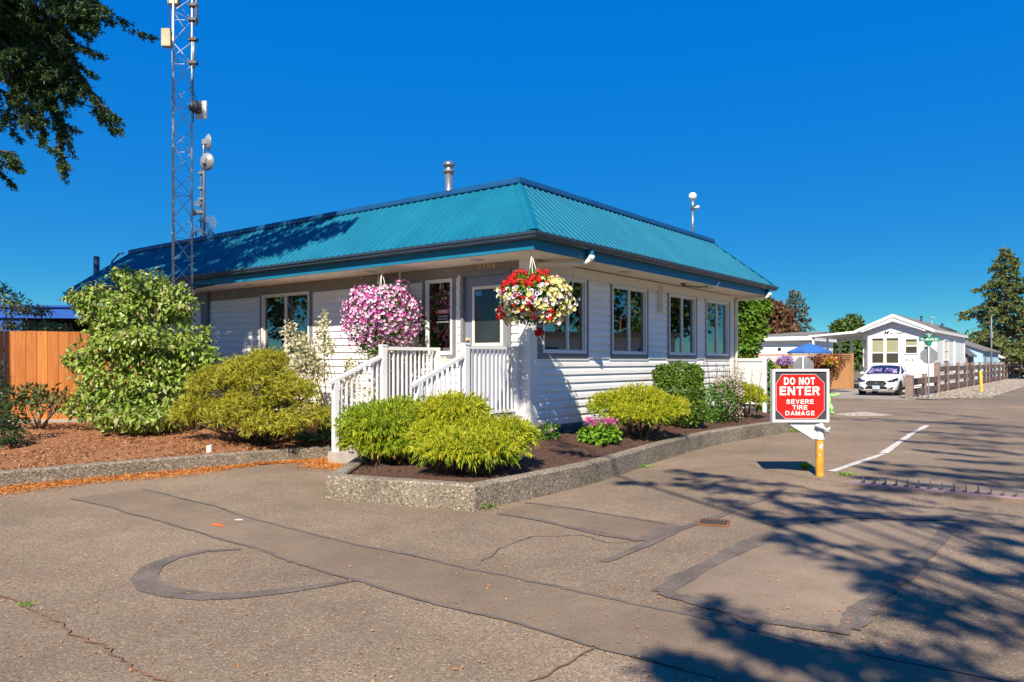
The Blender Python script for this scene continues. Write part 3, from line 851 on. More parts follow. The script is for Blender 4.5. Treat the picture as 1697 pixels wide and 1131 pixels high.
# gravel shoulder along the rail fence, gravel island
sh = bpoly((26.75,-1.1),(26.6,-1.9),(27.6,-2.5),(29.5,-3.3),(32.5,-3.95),(45,-4.0),(110,-4.0),(110,-1.0),(40,-1.0))
mb = MB(); mb.face([(p[0],p[1],.015) for p in sh]); tagged('gravel_shoulder', mb, M['gravel'], kind='structure')
cnt = 14000
xb = 26.9+RNG.random(cnt)**1.6*45; yb = RNG.uniform(-3.9,-1.2,cnt); ok = (yb > -2.0-(xb-26.8)*.6)
xb, yb = xb[ok], yb[ok]; P = np.array([to_w(a,b,.02) for a,b in zip(xb,yb)]); cnt = len(P)
V, F = leaves(P, rand_dir(cnt), rand_dir(cnt)+np.array([0,0,.8]), RNG.uniform(.03,.07,cnt), .035, .4)
M['pebble'] = leafmat('pebble', [(.24,.20,.165),(.38,.33,.28),(.50,.45,.39)], .9, 0)
tagged('shoulder_pebbles', np_mesh('shoulder_pebbles', V, F, M['pebble']), None, kind='stuff')
isl = G(1430,687)
pts = [(isl[0]-.1+.85*math.cos(a)+.2*math.cos(2*a), isl[1]+.55*math.sin(a)) for a in np.linspace(0,6.2,26)]
mb = MB(); mb.add([(isl[0],isl[1],.09)]+[(p[0],p[1],-.01) for p in pts], [(0,1+i,1+(i+1)%26) for i in range(26)])
tagged('gravel_island', mb, M['gravel'], kind='structure', smooth=True)
mb = MB(); pp = bpoly((9.3,-1.6),(9.6,-1.2),(13.5,-1.2),(15.4,.2),(15.4,6),(9.3,6)); mb.face([(p[0],p[1],.03) for p in pp])
tagged('side_bed', mb, M['soil'], kind='structure')

# ================================================================== OFFICE
L2, L1 = 9.157, 15.055
OB = T('office_building', 'white sided single storey office with teal metal hip roof and blue fascia', 'building', (0,0,0), 'B')
class WallMB(MB):
    def __init__(s, side): super().__init__(); s.side = side
    def wb(s, a0, a1, z0, z1, d0, d1, m=None):
        if s.side == 'L': return s.box(-d0, -d1, a0, a1, z0, z1, m)
        return s.box(a0, a1, -d0, -d1, z0, z1, m)
    def wp(s, a, z, d):
        return (-d, a, z) if s.side == 'L' else (a, -d, z)
ZS = 3.41
openL = [(.412,1.514,.72,3.24),(1.762,2.45,1.78,3.2),(6.0,7.776,1.75,3.2)]
openR = [(.36,1.788,1.8,3.2),(2.766,4.24,1.8,3.2),(5.322,6.76,1.8,3.2),(7.40,8.82,1.8,3.2)]
def open_wall(side, length, ops, z0=.45, z1=3.6):
    mb = WallMB(side); a = -.0 if side == 'L' else .12
    for (o0,o1,b,t) in ops:
        mb.wb(a,o0,z0,z1,-.12,0); mb.wb(o0,o1,z0,b,-.12,0); mb.wb(o0,o1,t,z1,-.12,0); a = o1
    mb.wb(a,length,z0,z1,-.12,0)
    return mb
OB.part('wall', open_wall('L', L1, openL), M['siding'])
OB.part('wall', open_wall('R', L2, openR), M['siding'])
mb = MB(); mb.box(L2-.12,L2,.12,L1,.3,3.6); mb.box(.12,L2-.12,L1-.12,L1,.3,3.6); OB.part('wall', mb, M['siding'])
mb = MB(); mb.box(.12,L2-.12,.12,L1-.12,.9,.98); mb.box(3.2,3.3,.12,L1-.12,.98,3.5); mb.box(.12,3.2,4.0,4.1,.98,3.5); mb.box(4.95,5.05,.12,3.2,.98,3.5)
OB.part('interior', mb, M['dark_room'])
mb = MB(); mb.box(.02,L2-.02,.02,L1-.02,.0,.46); OB.part('foundation', mb, M['foundation_blue'])
mb = MB(); mb.box(-.035,.0,.3,L1,.44,.505); OB.part('sill_board', mb, M['foundation_blue'])
mb = MB(); mb.box(.16,L2,-.035,.0,.44,.505); OB.part('sill_board', mb, M['foundation_blue'])
mb = MB(); mb.box(1.05,1.35,.018,.0,.30,.40); OB.part('crawl_vent', mb, M['grey_trim'])
# siding: every course and segment a board, lower lip proud of the course below
EXP = .148
def board(side, a0, a1, z0, h):
    mb = MB()
    prof = [(0,z0+.010),(.026,z0+.010),(.029,z0+.018),(.024,z0+h*.60),(.012,z0+h*.78),(.004,z0+h+.008),(0,z0+h+.008)]
    if side == 'L': mb.extrude([(-d,a0,z) for d,z in prof], (0,a1-a0,0))
    else: mb.extrude([(a0,-d,z) for d,z in prof], (a1-a0,0,0))
    return OB.part('siding_board', mb, M['siding'])
Z0 = .506
for i in range(18):
    z = Z0+i*EXP
    segL = [(.195,.375),(1.575,10.0),(10.31,L1)] if i < 8 else [(.195,.375),(1.578,1.655),(2.552,5.862),(7.87,10.0),(10.31,L1)]
    segR = [(.165,8.97)] if i < 8 else [(1.885,2.668),(4.325,5.208),(6.85,7.306),(8.93,8.97)]
    for a,b in segL: board('L', a, b, z, min(EXP, 3.17-z))
    for a,b in segR: board('R', a, b, z, EXP)
# corner boards, end board, post
mb = MB(); mb.box(-.045,0,.0,.19,.44,ZS-.002); OB.part('corner_board', mb, M['siding'])
mb = MB(); mb.box(-.045,.16,-.048,0,.44,ZS-.002); OB.part('corner_board', mb, M['siding'])
mb = MB(); mb.box(8.975,L2+.04,-.045,0,.44,ZS-.002); OB.part('corner_board', mb, M['siding'])
mb = MB(); mb.box(-.10,0,10.02,10.30,.44,ZS-.003); OB.part('wall_post', mb, M['grey_trim'])
for a0,a1 in ((.2,10.0),(10.31,L1)):
    mb = WallMB('L'); mb.wb(a0,a1,3.245 if a0 < 1 else 3.172,ZS-.003,0,.022)
    if a0 < 1: mb.wb(1.66,a1,3.205,3.243,0,.021); mb.wb(2.555,5.86,3.172,3.203,0,.0215); mb.wb(7.87,a1,3.172,3.203,0,.0215)
    OB.part('frieze_board', mb, M['frieze_grey'])
mb = WallMB('R'); mb.wb(.165,8.97,3.205,3.385,.0,.05); mb.wb(.165,8.97,3.36,3.388,.05,.075); mb.wb(.165,8.97,3.20,3.222,.05,.066); OB.part('head_board', mb, M['cream'])
mb = WallMB('R'); mb.wb(.165,8.97,3.389,ZS-.003,0,.03); OB.part('frieze_board', mb, M['frieze_grey'])

def window(side, a0, a1, z0, z1, mull, t0, t1, tz0, tz1, blind=None, single=False):
    fr = WallMB(side); w = .048
    fr.wb(a0,a1,z0,z0+w,-.06,.035); fr.wb(a0,a1,z1-w,z1,-.06,.035)
    fr.wb(a0,a0+w,z0+w,z1-w,-.06,.035); fr.wb(a1-w,a1,z0+w,z1-w,-.06,.035)
    if mull: fr.wb(mull-.02,mull+.02,z0+w,z1-w,-.06,.03)
    o = OB.part('window', fr, M['white_paint'])
    cells = [(a0+w,mull-.02),(mull+.02,a1-w)] if mull else [(a0+w,a1-w)]
    for k,(c0,c1) in enumerate(cells):
        d = -.005 if k == 0 else -.03
        s = WallMB(side); q = .018
        s.wb(c0,c1,z0+w,z0+w+q,d-.02,d+.014); s.wb(c0,c1,z1-w-q,z1-w,d-.02,d+.014)
        s.wb(c0,c0+q,z0+w+q,z1-w-q,d-.02,d+.014); s.wb(c1-q,c1,z0+w+q,z1-w-q,d-.02,d+.014)
        OB.part('sash', s, M['white_paint'], o)
        p = WallMB(side); p.wb(c0+q,c1-q,z0+w+q,z1-w-q,d-.008,d)
        OB.part('pane', p, M['glass'], o)
    tb = WallMB(side); e = .012
    tb.wb(t0,a0-.001,tz0,tz1,0,.026); tb.wb(a1+.001,t1,tz0,tz1,0,.026); tb.wb(a0,a1,tz0,z0-.001,0,.0265)
    if tz1 > z1+.01: tb.wb(a0,a1,z1+.001,tz1,0,.0265)
    OB.part('trim', tb, M['grey_trim'], o)
    tb = WallMB(side); tb.wb(t0-.01,t1+.01,tz0-.022,tz0-.001,0,.034); tb.wb(t0-.012,t0-.001,tz0,tz1,0,.030); tb.wb(t1+.001,t1+.012,tz0,tz1,0,.030)
    OB.part('channel', tb, M['white_paint'], o)
    if blind:
        for (b0,b1,bz0,bz1) in blind:
            mb = WallMB(side)
            n = int((bz1-bz0)/.034)
            for i in range(n):
                z = bz0+i*.034
                V = [mb.wp(b0,z,-.10),mb.wp(b1,z,-.10),mb.wp(b1,z+.020,-.122),mb.wp(b0,z+.020,-.122)]
                mb.add(V, [(0,1,2,3)])
            OB.part('blind', mb, M['blind'], o, stuff=True)
    return o
window('R', .36,1.788,1.80,3.20, 1.17, .17,1.875,1.695,3.20, blind=[(.38,1.76,1.83,3.15)])
window('R', 2.766,4.24,1.80,3.20, 3.485, 2.68,4.315,1.695,3.20)
window('R', 5.322,6.76,1.80,3.20, 6.028, 5.22,6.84,1.695,3.20)
window('R', 7.40,8.82,1.80,3.20, 8.086, 7.318,8.92,1.695,3.20)
window('L', 6.0,7.776,1.75,3.20, 6.87, 5.875,7.858,1.695,3.203)
window('L', 1.762,2.45,1.78,3.20, None, 1.667,2.542,1.695,3.203)
mb = WallMB('R'); mb.wb(3.10,3.17,2.32,2.58,.002,.006); OB.part('notice', mb, M['orange_tag'], label='small orange notice stuck inside the second window')
# door
mb = WallMB('L'); mb.wb(.45,1.476,.74,3.20,-.06,-.02); door = OB.part('door', mb, M['door_blue'])
mb = WallMB('L'); mb.wb(.385,.449,.72,3.285,-.08,.05); mb.wb(1.477,1.54,.72,3.285,-.08,.05); mb.wb(.449,1.477,3.202,3.285,-.08,.05)
OB.part('door_frame', mb, M['grey_trim'], door)
mb = WallMB('L')
for b in ((.591,1.299,2.955,3.01),(.591,1.299,1.93,1.985)): mb.wb(*b,-.02,.0)
mb.wb(.591,.645,1.985,2.955,-.02,.0); mb.wb(1.245,1.299,1.985,2.955,-.02,.0); OB.part('glass_frame', mb, M['cream'], door)
M['door_glass'] = pmat('door_glass', (.030,.032,.030), (.020,.021,.020), 2, .03, spec=.55)
mb = WallMB('L'); mb.wb(.645,1.245,1.985,2.955,-.0195,-.012); OB.part('pane', mb, M['door_glass'], door)
mb = WallMB('L'); mb.wb(1.08,1.22,2.84,2.93,-.0118,-.009); OB.part('sticker', mb, M['sticker'], door)
mb = MB(); mb.lathe([(.0,-.02),(.034,-.015),(.034,.005),(.012,.01),(.012,.035),(.03,.045),(.034,.06),(.025,.078),(0,.085)], (.02,1.395,2.05), 14, (-1,0,0)); OB.part('knob', mb, M['brass'], door, smooth=True)
# signs in the narrow window
mb = WallMB('L'); mb.wb(1.845,2.20,2.55,2.63,-.004,.001); os_ = OB.part('open_sign', mb, M['open_red'])
mb = MB(); put_text(mb, 'OPEN', (-.002,2.13,2.562), (0,-1,0), (0,0,1), .22, .055, .012, nrm=(-1,0,0)); OB.part('lettering', mb, M['sign_white'], os_)
mb = WallMB('L'); mb.wb(1.845,2.20,2.37,2.535,-.004,.001); hs = OB.part('hours_sign', mb, M['black'])
mb = MB()
for i,(tx,wd) in enumerate((('OFFICE HOURS',.24),("ONLY REP'S",.25),('& VAN ROAMS',.29))):
    put_text(mb, tx, (-.002,2.165-(.29-wd)/2,2.485-i*.05), (0,-1,0), (0,0,1), wd, .026, .012, nrm=(-1,0,0))
OB.part('lettering', mb, M['sign_white'], hs)
mb = WallMB('L'); mb.wb(1.82,1.93,1.84,2.02,-.03,-.025); OB.part('paper_notice', mb, M['paper'])
mb = WallMB('L'); mb.extrude([(.01,2.10,1.83),(.01,2.22,1.83),(.01,2.215,2.10)], (.01,0,0)); OB.part('cardboard_piece', mb, M['cardboard'])
mb = WallMB('L'); mb.wb(1.90,2.16,1.56,1.655,0.028,.12); mb.wb(1.90,2.16,1.655,1.665,.028,.125); mb.wb(1.90,1.91,1.655,1.74,.03,.12); mb.wb(2.15,2.16,1.655,1.74,.03,.12); mb.wb(2.02,2.03,1.655,1.74,.03,.12)
OB.part('brochure_holder', mb, M['cream'])
# address numerals
nrp = OB.part('number_board', WallMB('L').wb(.74,1.16,3.30,3.302,.022,.0225), M['frieze_grey'])
for i,ch in enumerate('7704'):
    mb = MB(); put_text(mb, ch, (-.026,1.125-i*.105,3.305), (0,-1,0), (0,0,1), .068, .095, .004, nrm=(-1,0,0), off=.002)
    OB.part('numeral', mb, M['brass'])
# louvre vent
mb = WallMB('L'); mb.wb(3.114,3.15,3.175,3.43,.022,.05); mb.wb(3.72,3.756,3.175,3.40,.022,.05); mb.wb(3.15,3.72,3.175,3.20,.022,.05); ve = OB.part('louvre_vent', mb, M['cream'])
for i in range(4):
    mb = MB(); z = 3.215+i*.048
    mb.add([(-.05,3.15,z),(-.05,3.72,z),(-.025,3.72,z+.034),(-.025,3.15,z+.034),(-.05,3.15,z+.006),(-.05,3.72,z+.006),(-.025,3.72,z+.04),(-.025,3.15,z+.04)], [(0,1,2,3),(4,7,6,5),(0,4,5,1),(2,6,7,3)])
    OB.part('slat', mb, M['frieze_grey'], ve)
# wall lamp by the pink basket, floodlight, conduit, cables
mb = MB(); mb.tube([(-.03,2.72,2.86),(-.10,2.72,2.92),(-.19,2.72,2.93)], .012, 6); mb.lathe([(.0,0),(.04,.01),(.07,.07),(.075,.075),(0,.07)], (-.2,2.72,2.95), 10, (0,0,-1)); mb.tube([(-.03,2.70,2.85),(-.028,2.62,2.72),(-.027,2.58,2.56)], .005, 5)
OB.part('wall_lamp', mb, M['black'], smooth=True)
for a in (4.77,4.88):
    mb = MB(); mb.tube([(a,-.09,3.30),(a,-.08,3.20),(a,-.075,2.74)], .028, 8); mb.box(a-.03,a+.03,-.08,0,2.76,2.80); OB.part('conduit', mb, M['cream'], smooth=True)
mb = MB(); mb.lathe([(0,0),(.07,0),(.07,.02),(.03,.03),(.025,.06)], (5.35,-.36,3.41), 12, (0,0,-1)); mb.tube([(5.35,-.36,3.36),(5.75,-.55,3.34),(6.2,-.72,3.40)], .016, 6)
fl = OB.part('floodlight_arm', mb, M['steel_dark'], smooth=True)
mb = MB(); mb.tube([(6.0,-.64,3.37),(6.25,-.76,3.40),(6.32,-.80,3.50)], .028, 8); OB.part('elbow', mb, M['white_paint'], fl, smooth=True)
mb = MB(); mb.tube([(.55,-.55,3.40),(.70,-.45,3.2),(.74,-.40,2.98),(.66,-.30,2.78),(.45,-.12,2.70)], .012, 6); OB.part('cable', mb, M['cream'], smooth=True)
for (x,y) in ((2.6,-.42),(6.7,-.42)):
    mb = MB(); mb.lathe([(0,0),(.11,.0),(.11,.012),(0,.012)], (x,y,3.41), 16, (0,0,-1)); OB.part('soffit_light', mb, M['light_grey'])
for y in (.75,3.5,7.6,11.2):
    mb = MB(); mb.lathe([(0,0),(.11,.0),(.11,.012),(0,.012)], (-.5,y,3.41), 16, (0,0,-1)); OB.part('soffit_light', mb, M['light_grey'])

# eaves
FR = (-.945,-.778,L2+.778,L1+.778)
mb = MB(); mb.sweep_rect(FR, [(-.03,3.400),(0,3.400),(0,3.65),(-.03,3.65)]); OB.part('fascia', mb, M['fascia_teal'])
mb = MB(); mb.box(FR[0]+.031,-.0,FR[1]+.031,FR[3]-.031,ZS,ZS+.02); mb.box(0.001,L2,FR[1]+.031,0,ZS,ZS+.02); mb.box(0.001,L2,L1,FR[3]-.031,ZS,ZS+.02); mb.box(L2+.001,FR[2]-.031,FR[1]+.031,FR[3]-.031,ZS,ZS+.02)
OB.part('soffit', mb, M['soffit'])
mb = MB(); mb.sweep_rect(FR, [(.003,3.555),(.095,3.555),(.118,3.575),(.125,3.60),(.150,3.625),(.155,3.662),(.143,3.664),(.135,3.628),(.112,3.61),(.09,3.57),(.003,3.57)]); OB.part('gutter', mb, M['gutter_blue'])
E0 = (FR[0]-.09,FR[1]-.09,FR[2]+.09,FR[3]+.09)
RG = (.212,.379,L2-.379,L1-.379)
ZE, ZR = 3.668, 4.80
RUN = RG[0]-E0[0]
def roof_panel(side, s0, s1, smin, smax):
    PITCH = .18; RH = .018
    cols = set([s0,s1]); k0 = math.floor((s0-smin)/PITCH); k = k0
    while smin+k*PITCH < s1+1e-6:
        for o in (0,.100,.118,.152,.170):
            q = smin+k*PITCH+o
            if s0 < q < s1: cols.add(q)
        k += 1
    # the hip bends
    cols = sorted(cols)
    def hgt(q):
        o = (q-smin) % PITCH
        return RH if .117 < o < .153 else 0
    nz = RUN/math.hypot(RUN, ZR-ZE); nh = (ZR-ZE)/math.hypot(RUN, ZR-ZE)
    V = []
    for q in cols:
        tm = max(0.0, min(1.0, (q-smin)/RUN, (smax-q)/RUN)); h = hgt(q)
        for t in (0, tm):
            dd = t*RUN - h*nh; z = ZE+(ZR-ZE)*t + h*nz
            if side == 'L': V.append((E0[0]+dd, q, z))
            elif side == 'R': V.append((q, E0[1]+dd, z))
            elif side == 'B': V.append((q, E0[3]-dd, z))
            else: V.append((E0[2]-dd, q, z))
    F = [(2*i,2*i+2,2*i+3,2*i+1) for i in range(len(cols)-1)]
    mb = MB(); mb.add(V, F); return OB.part('roof_panel', mb, M['teal_roof'])
for side in 'LRBO':
    smin, smax = (E0[1],E0[3]) if side in 'LO' else (E0[0],E0[2])
    s = smin
    while s < smax-.01:
        roof_panel(side, s, min(s+.9,smax), smin, smax); s += .9
# screws near the eave
mb = MB()
for i in range(int((E0[3]-E0[1])/.18)):
    y = E0[1]+i*.18+.05
    for t in (.06,):
        if y-E0[1] > t*RUN and E0[3]-y > t*RUN: mb.ball((E0[0]+t*RUN, y, ZE+(ZR-ZE)*t+.006), .008, 6, 4)
for i in range(int((E0[2]-E0[0])/.18)):
    x = E0[0]+i*.18+.05
    for t in (.06,):
        if x-E0[0] > t*RUN and E0[2]-x > t*RUN: mb.ball((x, E0[1]+t*RUN, ZE+(ZR-ZE)*t+.006), .008, 6, 4)
OB.part('roof_screws', mb, M['fascia_teal'], stuff=True)
def hip(ax, ay, bx, by):
    mb = MB(); a = np.array((ax,ay,ZE+.012)); b = np.array((bx,by,ZR+.012))
    sx, sy = np.sign(bx-ax), np.sign(by-ay); wv = .13; dz = (ZR-ZE)/RUN*wv
    # two flanges folded over the hip
    up = np.array((0,0,.022))
    V = [a+up, b+up, b+np.array((0,-sy*0,0))+np.array((sx*0,0,0)), a]
    l0 = a+np.array((sx*wv,0,-0.0)); l1 = b+np.array((sx*0,-sy*wv,-dz))
    P = [a+up, b+up, b+up+np.array((0,-sy*wv,-dz)), a+up+np.array((sx*wv,0,0))]
    Q = [a+up, b+up, b+up+np.array((-sx*wv,0,-dz)), a+up+np.array((0,sy*wv,0))]
    mb.add(P,[(0,1,2,3)]); mb.add(Q,[(3,2,1,0)])
    OB.part('hip_cap', mb, M['teal_roof'])
hip(E0[0],E0[1],RG[0],RG[1]); hip(E0[2],E0[1],RG[2],RG[1]); hip(E0[0],E0[3],RG[0],RG[3]); hip(E0[2],E0[3],RG[2],RG[3])
mb = MB(); mb.sweep_rect(RG, [(-.09,4.78),(.035,4.815),(.04,4.84),(.035,4.912),(-.09,4.918)]); OB.part('ridge_cap', mb, M['blue_cap'])
mb = MB(); mb.box(RG[0]+.05,RG[2]-.05,RG[1]+.05,RG[3]-.05,4.74,4.80); OB.part('flat_roof', mb, M['grey_roof'])
mb = MB(); mb.sweep_rect(RG, [(-.08,4.70),(-.03,4.70),(-.03,4.80),(-.08,4.80)]); OB.part('roof_curb', mb, M['black'])
# downpipes
def downpipe(x, wallx, foot):
    mb = MB()
    mb.tube([(x,-.835,3.56),(x,-.86,3.47)], .055, 10); mb.tube([(x,-.87,3.44),(x-.05,-.80,3.36),(x-.10,-.70,3.335),(wallx+.05,-.17,3.315),(wallx,-.10,3.30)], .05, 10)
    mb.tube([(wallx,-.095,3.34),(wallx,-.095,3.20),(wallx,-.09,foot)], .045, 10)
    o = OB.part('downpipe', mb, M['cream'], smooth=True)
    mb = MB(); mb.tube([(x,-.825,3.58),(x,-.86,3.455)], .062, 10); OB.part('outlet', mb, M['fascia_teal'], o, smooth=True)
    mb = MB(); mb.tube([(x,-.862,3.456),(x-.02,-.865,3.39)], [.063,.055], 10); OB.part('elbow', mb, M['white_paint'], o, smooth=True)
downpipe(.62, .09, 3.17)
downpipe(9.55, 9.21, .30)
# roof furniture
q = to_b(D(744,300,19.0)); mb = MB(); mb.tube([(q[0],q[1],4.75),(q[0],q[1],6.42)], .10, 14); vp = OB.part('flue_pipe', mb, M['flue'], smooth=True)
mb = MB(); mb.lathe([(.10,6.36),(.15,6.40),(.15,6.46),(.10,6.48),(.10,6.54),(.15,6.55),(.155,6.62),(.06,6.68),(0,6.68)], (q[0],q[1],0), 16); OB.part('flue_cowl', mb, M['flue'], vp, smooth=True)
q = to_b(D(160,440,24.5)); mb = MB(); mb.tube([(q[0],q[1],3.9),(q[0],q[1],5.05)], .09, 10); OB.part('vent_stub', mb, M['gutter_blue'], smooth=True)
mb = MB(); mb.tube([(q[0]+.3,q[1]-.2,4.0),(q[0]+.35,q[1]-.3,4.9),(q[0]+.45,q[1]-.6,5.15),(q[0]+.5,q[1]-.75,5.15)], .03, 8); OB.part('vent_pipe', mb, M['gutter_blue'], smooth=True)
# light pole on the roof
q = to_b(D(1148,385,19.6)); LP = T('roof_light_pole', 'grey pole with white globe lamp and small floodlight standing on the teal roof', 'lamp pole', (q[0],q[1],4.8), 'B')
zt = D(1152,326,19.6)[2]
mb = MB(); mb.tube([(q[0],q[1],4.78),(q[0],q[1],zt-.35)], .035, 8); mb.tube([(q[0],q[1],zt-.36),(q[0],q[1],zt-.1)], .045, 8); LP.part('pole', mb, M['flue'], smooth=True)
mb = MB(); mb.ball((q[0],q[1],zt), .105, 18, 12); LP.part('globe', mb, M['white_paint'], smooth=True)
mb = MB(); mb.tube([(q[0],q[1],zt-.29),(q[0]+.1,q[1]-.07,zt-.29)], .02, 6); mb.lathe([(.02,0),(.05,.03),(.06,.08),(0,.085)], (q[0]+.07,q[1]-.05,zt-.27), 12, (.8,-.6,-.1)); LP.part('floodlight', mb, M['light_grey'], smooth=True)

# ================================================================== PORCH
PS = T('porch_steps', 'grey concrete entrance steps between the white railings', 'steps', (-2.54,.1,0), 'B')
for i in range(3):
    mb = MB(); x0 = -2.54+.373*i; z1 = .18+.18*i
    mb.box(x0, x0+.372, .12, 2.22, z1-.18 if i else -.05, z1); mb.box(x0+.372, -1.421, .14, 2.20, max(-.05, z1-.18), z1-.03)
    PS.part('step', mb, M['concrete'])
mb = MB(); mb.box(-1.42,-.05,.12,2.22,0,.72); PS.part('landing', mb, M['concrete'])
def railing(y, label, jog=0):
    t = T('porch_railing', label, 'railing', (-2.5,y,.18), 'B', 'white railings beside the porch steps')
    def post(x, z0, z1, w, cap=False):
        mb = MB(); mb.box(x-w/2,x+w/2,y-w/2,y+w/2,z0,z1)
        if cap: mb.box(x-w/2-.008,x+w/2+.008,y-w/2-.008,y+w/2+.008,z1,z1+.022); mb.extrude([(x-w/2,y-w/2,z1+.022),(x+w/2,y-w/2,z1+.022),(x+w/2,y+w/2,z1+.022),(x-w/2,y+w/2,z1+.022)],(0,0,.006))
        return t.part('post', mb, M['rail_white'])
    post(-2.48,.18,1.30,.085); post(-1.44,.54,1.915,.105,True); post(-.085,.72,1.85,.095)
    mb = MB(); mb.box(-1.386,-.037,y-.045,y+.045,1.852,1.91); t.part('top_rail', mb, M['rail_white'])
    mb = MB(); mb.box(-1.386,-.134,y-.02,y+.02,.79,.83); t.part('bottom_rail', mb, M['rail_white'])
    mb = MB(); mb.bar((-2.62,y,1.295),(-1.494,y,1.735),.085,.05); t.part('sloped_rail', mb, M['rail_white'])
    mb = MB(); mb.bar((-2.437,y,.31),(-1.494,y,.65),.035,.035); t.part('bottom_rail', mb, M['rail_white'])
    for i in range(11):
        x = -1.30+i*.107
        if x > -.16: break
        mb = MB(); mb.box(x-.014,x+.014,y-.014,y+.014,.83,1.853); t.part('baluster', mb, M['rail_white'])
    for i in range(8):
        x = -2.36+i*.112; f = (x+2.62)/1.126; g = (x+2.437)/.943
        mb = MB(); mb.box(x-.014,x+.014,y-.014,y+.014,.31+.34*g,1.295+.44*f-.01); t.part('baluster', mb, M['rail_white'])
railing(2.10, 'white picket railing on the left side of the porch steps, by the pale variegated shrub')
railing(.205, 'white picket railing on the right side of the porch steps, below the door')

# ================================================================== DO NOT ENTER SIGN
SY = 10.90
SG = T('do_not_enter_sign', 'red do not enter severe tire damage sign on short yellow post', 'sign', (4.47,SY+.06,0), 'W')
sx0, sx1, sz0, sz1 = 3.752, 4.566, .776, 1.541
PX = 4.462
mb = MB(); mb.lathe([(.058,0),(.058,.53)], (PX,SY+.06,-.01), 20); po = SG.part('post', mb, M['yellow_paint'], smooth=False)
mb = MB()
for (a,z,w_,h_) in ((-1.75,.42,.5,.05),(-1.35,.45,.35,.035),(-1.95,.30,.22,.03)):
    V = []
    for i in range(7):
        t = a+(i/6-.5)*w_*1.6
        V += [(PX+.0595*math.cos(t), SY+.06+.0595*math.sin(t), z-h_*(.6+.4*math.sin(i*2.1))), (PX+.0595*math.cos(t), SY+.06+.0595*math.sin(t), z+h_*(.6+.4*math.cos(i*1.7)))]
    mb.add(V, [(2*i,2*i+2,2*i+3,2*i+1) for i in range(6)])
SG.part('chipped_paint', mb, M['light_grey'], po)
mb = MB(); mb.lathe([(.066,.52),(.066,.78)], (PX,SY+.06,0), 20); SG.part('post_sleeve', mb, M['light_grey'], smooth=False)
mb = MB(); mb.extrude([(PX-.06,SY+.02,.76),(PX-.45,SY+.02,.76),(PX-.45,SY+.02,.735),(PX-.12,SY+.02,.53),(PX-.06,SY+.02,.53)], (0,.09,0)); SG.part('bracket', mb, M['light_grey'])
mb = MB(); mb.tube([(PX-.10,SY-.03,.735),(PX+.02,SY-.05,.69),(PX+.085,SY-.055,.625)], .022, 8); mb.tube([(PX+.03,SY-.05,.64),(PX+.10,SY-.06,.70)], .018, 8); SG.part('arm_lever', mb, M['light_grey'], smooth=True)
mb = MB(); fw = .035
mb.box(sx0,sx1,SY-.02,SY+.09,sz1-fw,sz1); mb.box(sx0,sx1,SY-.02,SY+.09,sz0,sz0+fw); mb.box(sx0,sx0+fw,SY-.02,SY+.09,sz0+fw,sz1-fw); mb.box(sx1-fw,sx1,SY-.02,SY+.09,sz0+fw,sz1-fw)
fr_ = SG.part('frame', mb, M['sign_frame'])
mb = MB()
for x in (sx0+.018, sx1-.018):
    for z in (sz0+.02, sz1-.02): mb.lathe([(.008,0),(.008,.003),(0,.003)], (x,SY-.02,z), 8, (0,-1,0))
SG.part('screws', mb, M['steel_dark'], fr_)
mb = MB(); mb.box(sx0+fw,sx1-fw,SY,SY+.08,sz0+fw,sz1-fw); fc = SG.part('face', mb, M['sign_dark'])
def spx(a, b): return (sx0+(a-190)/460*(sx1-sx0), SY-.004, sz1-(b-155)/435*(sz1-sz0))
oct_ = [(270,198),(540,198),(613,268),(613,492),(550,560),(295,560),(221,490),(221,272)]
mb = MB(); P_ = [spx(*p) for p in oct_]; mb.extrude(P_, (0,.0035,0)); SG.part('red_panel', mb, M['red_sign'], fc)
mb = MB(); ctr = spx(417,379)
for i in range(8):
    a, b = np.array(P_[i]), np.array(P_[(i+1)%8]); mb.bar(a+(0,-.0005,0), b+(0,-.0005,0), .004, .002, up=(0,1,0))
SG.part('edge_line', mb, M['sign_frame'], fc)
for tx,(a0,b0,a1,b1),bo in (('DO NOT',(284,223,536,283),.030),('ENTER',(248,298,577,369),.034),('SEVERE',(302,404,525,440),.030),('TIRE',(353,451,474,487),.030),('DAMAGE',(295,498,533,534),.030)):
    mb = MB(); p = spx(a0,b1); q = spx(a1,b0)
    put_block(mb, tx, (p[0],SY-.006,p[2]), (1,0,0), (0,0,1), q[0]-p[0], q[2]-p[2], (0,-1,0), .21 if tx == 'ENTER' else .185)
    SG.part('lettering', mb, M['sign_white'], fc)

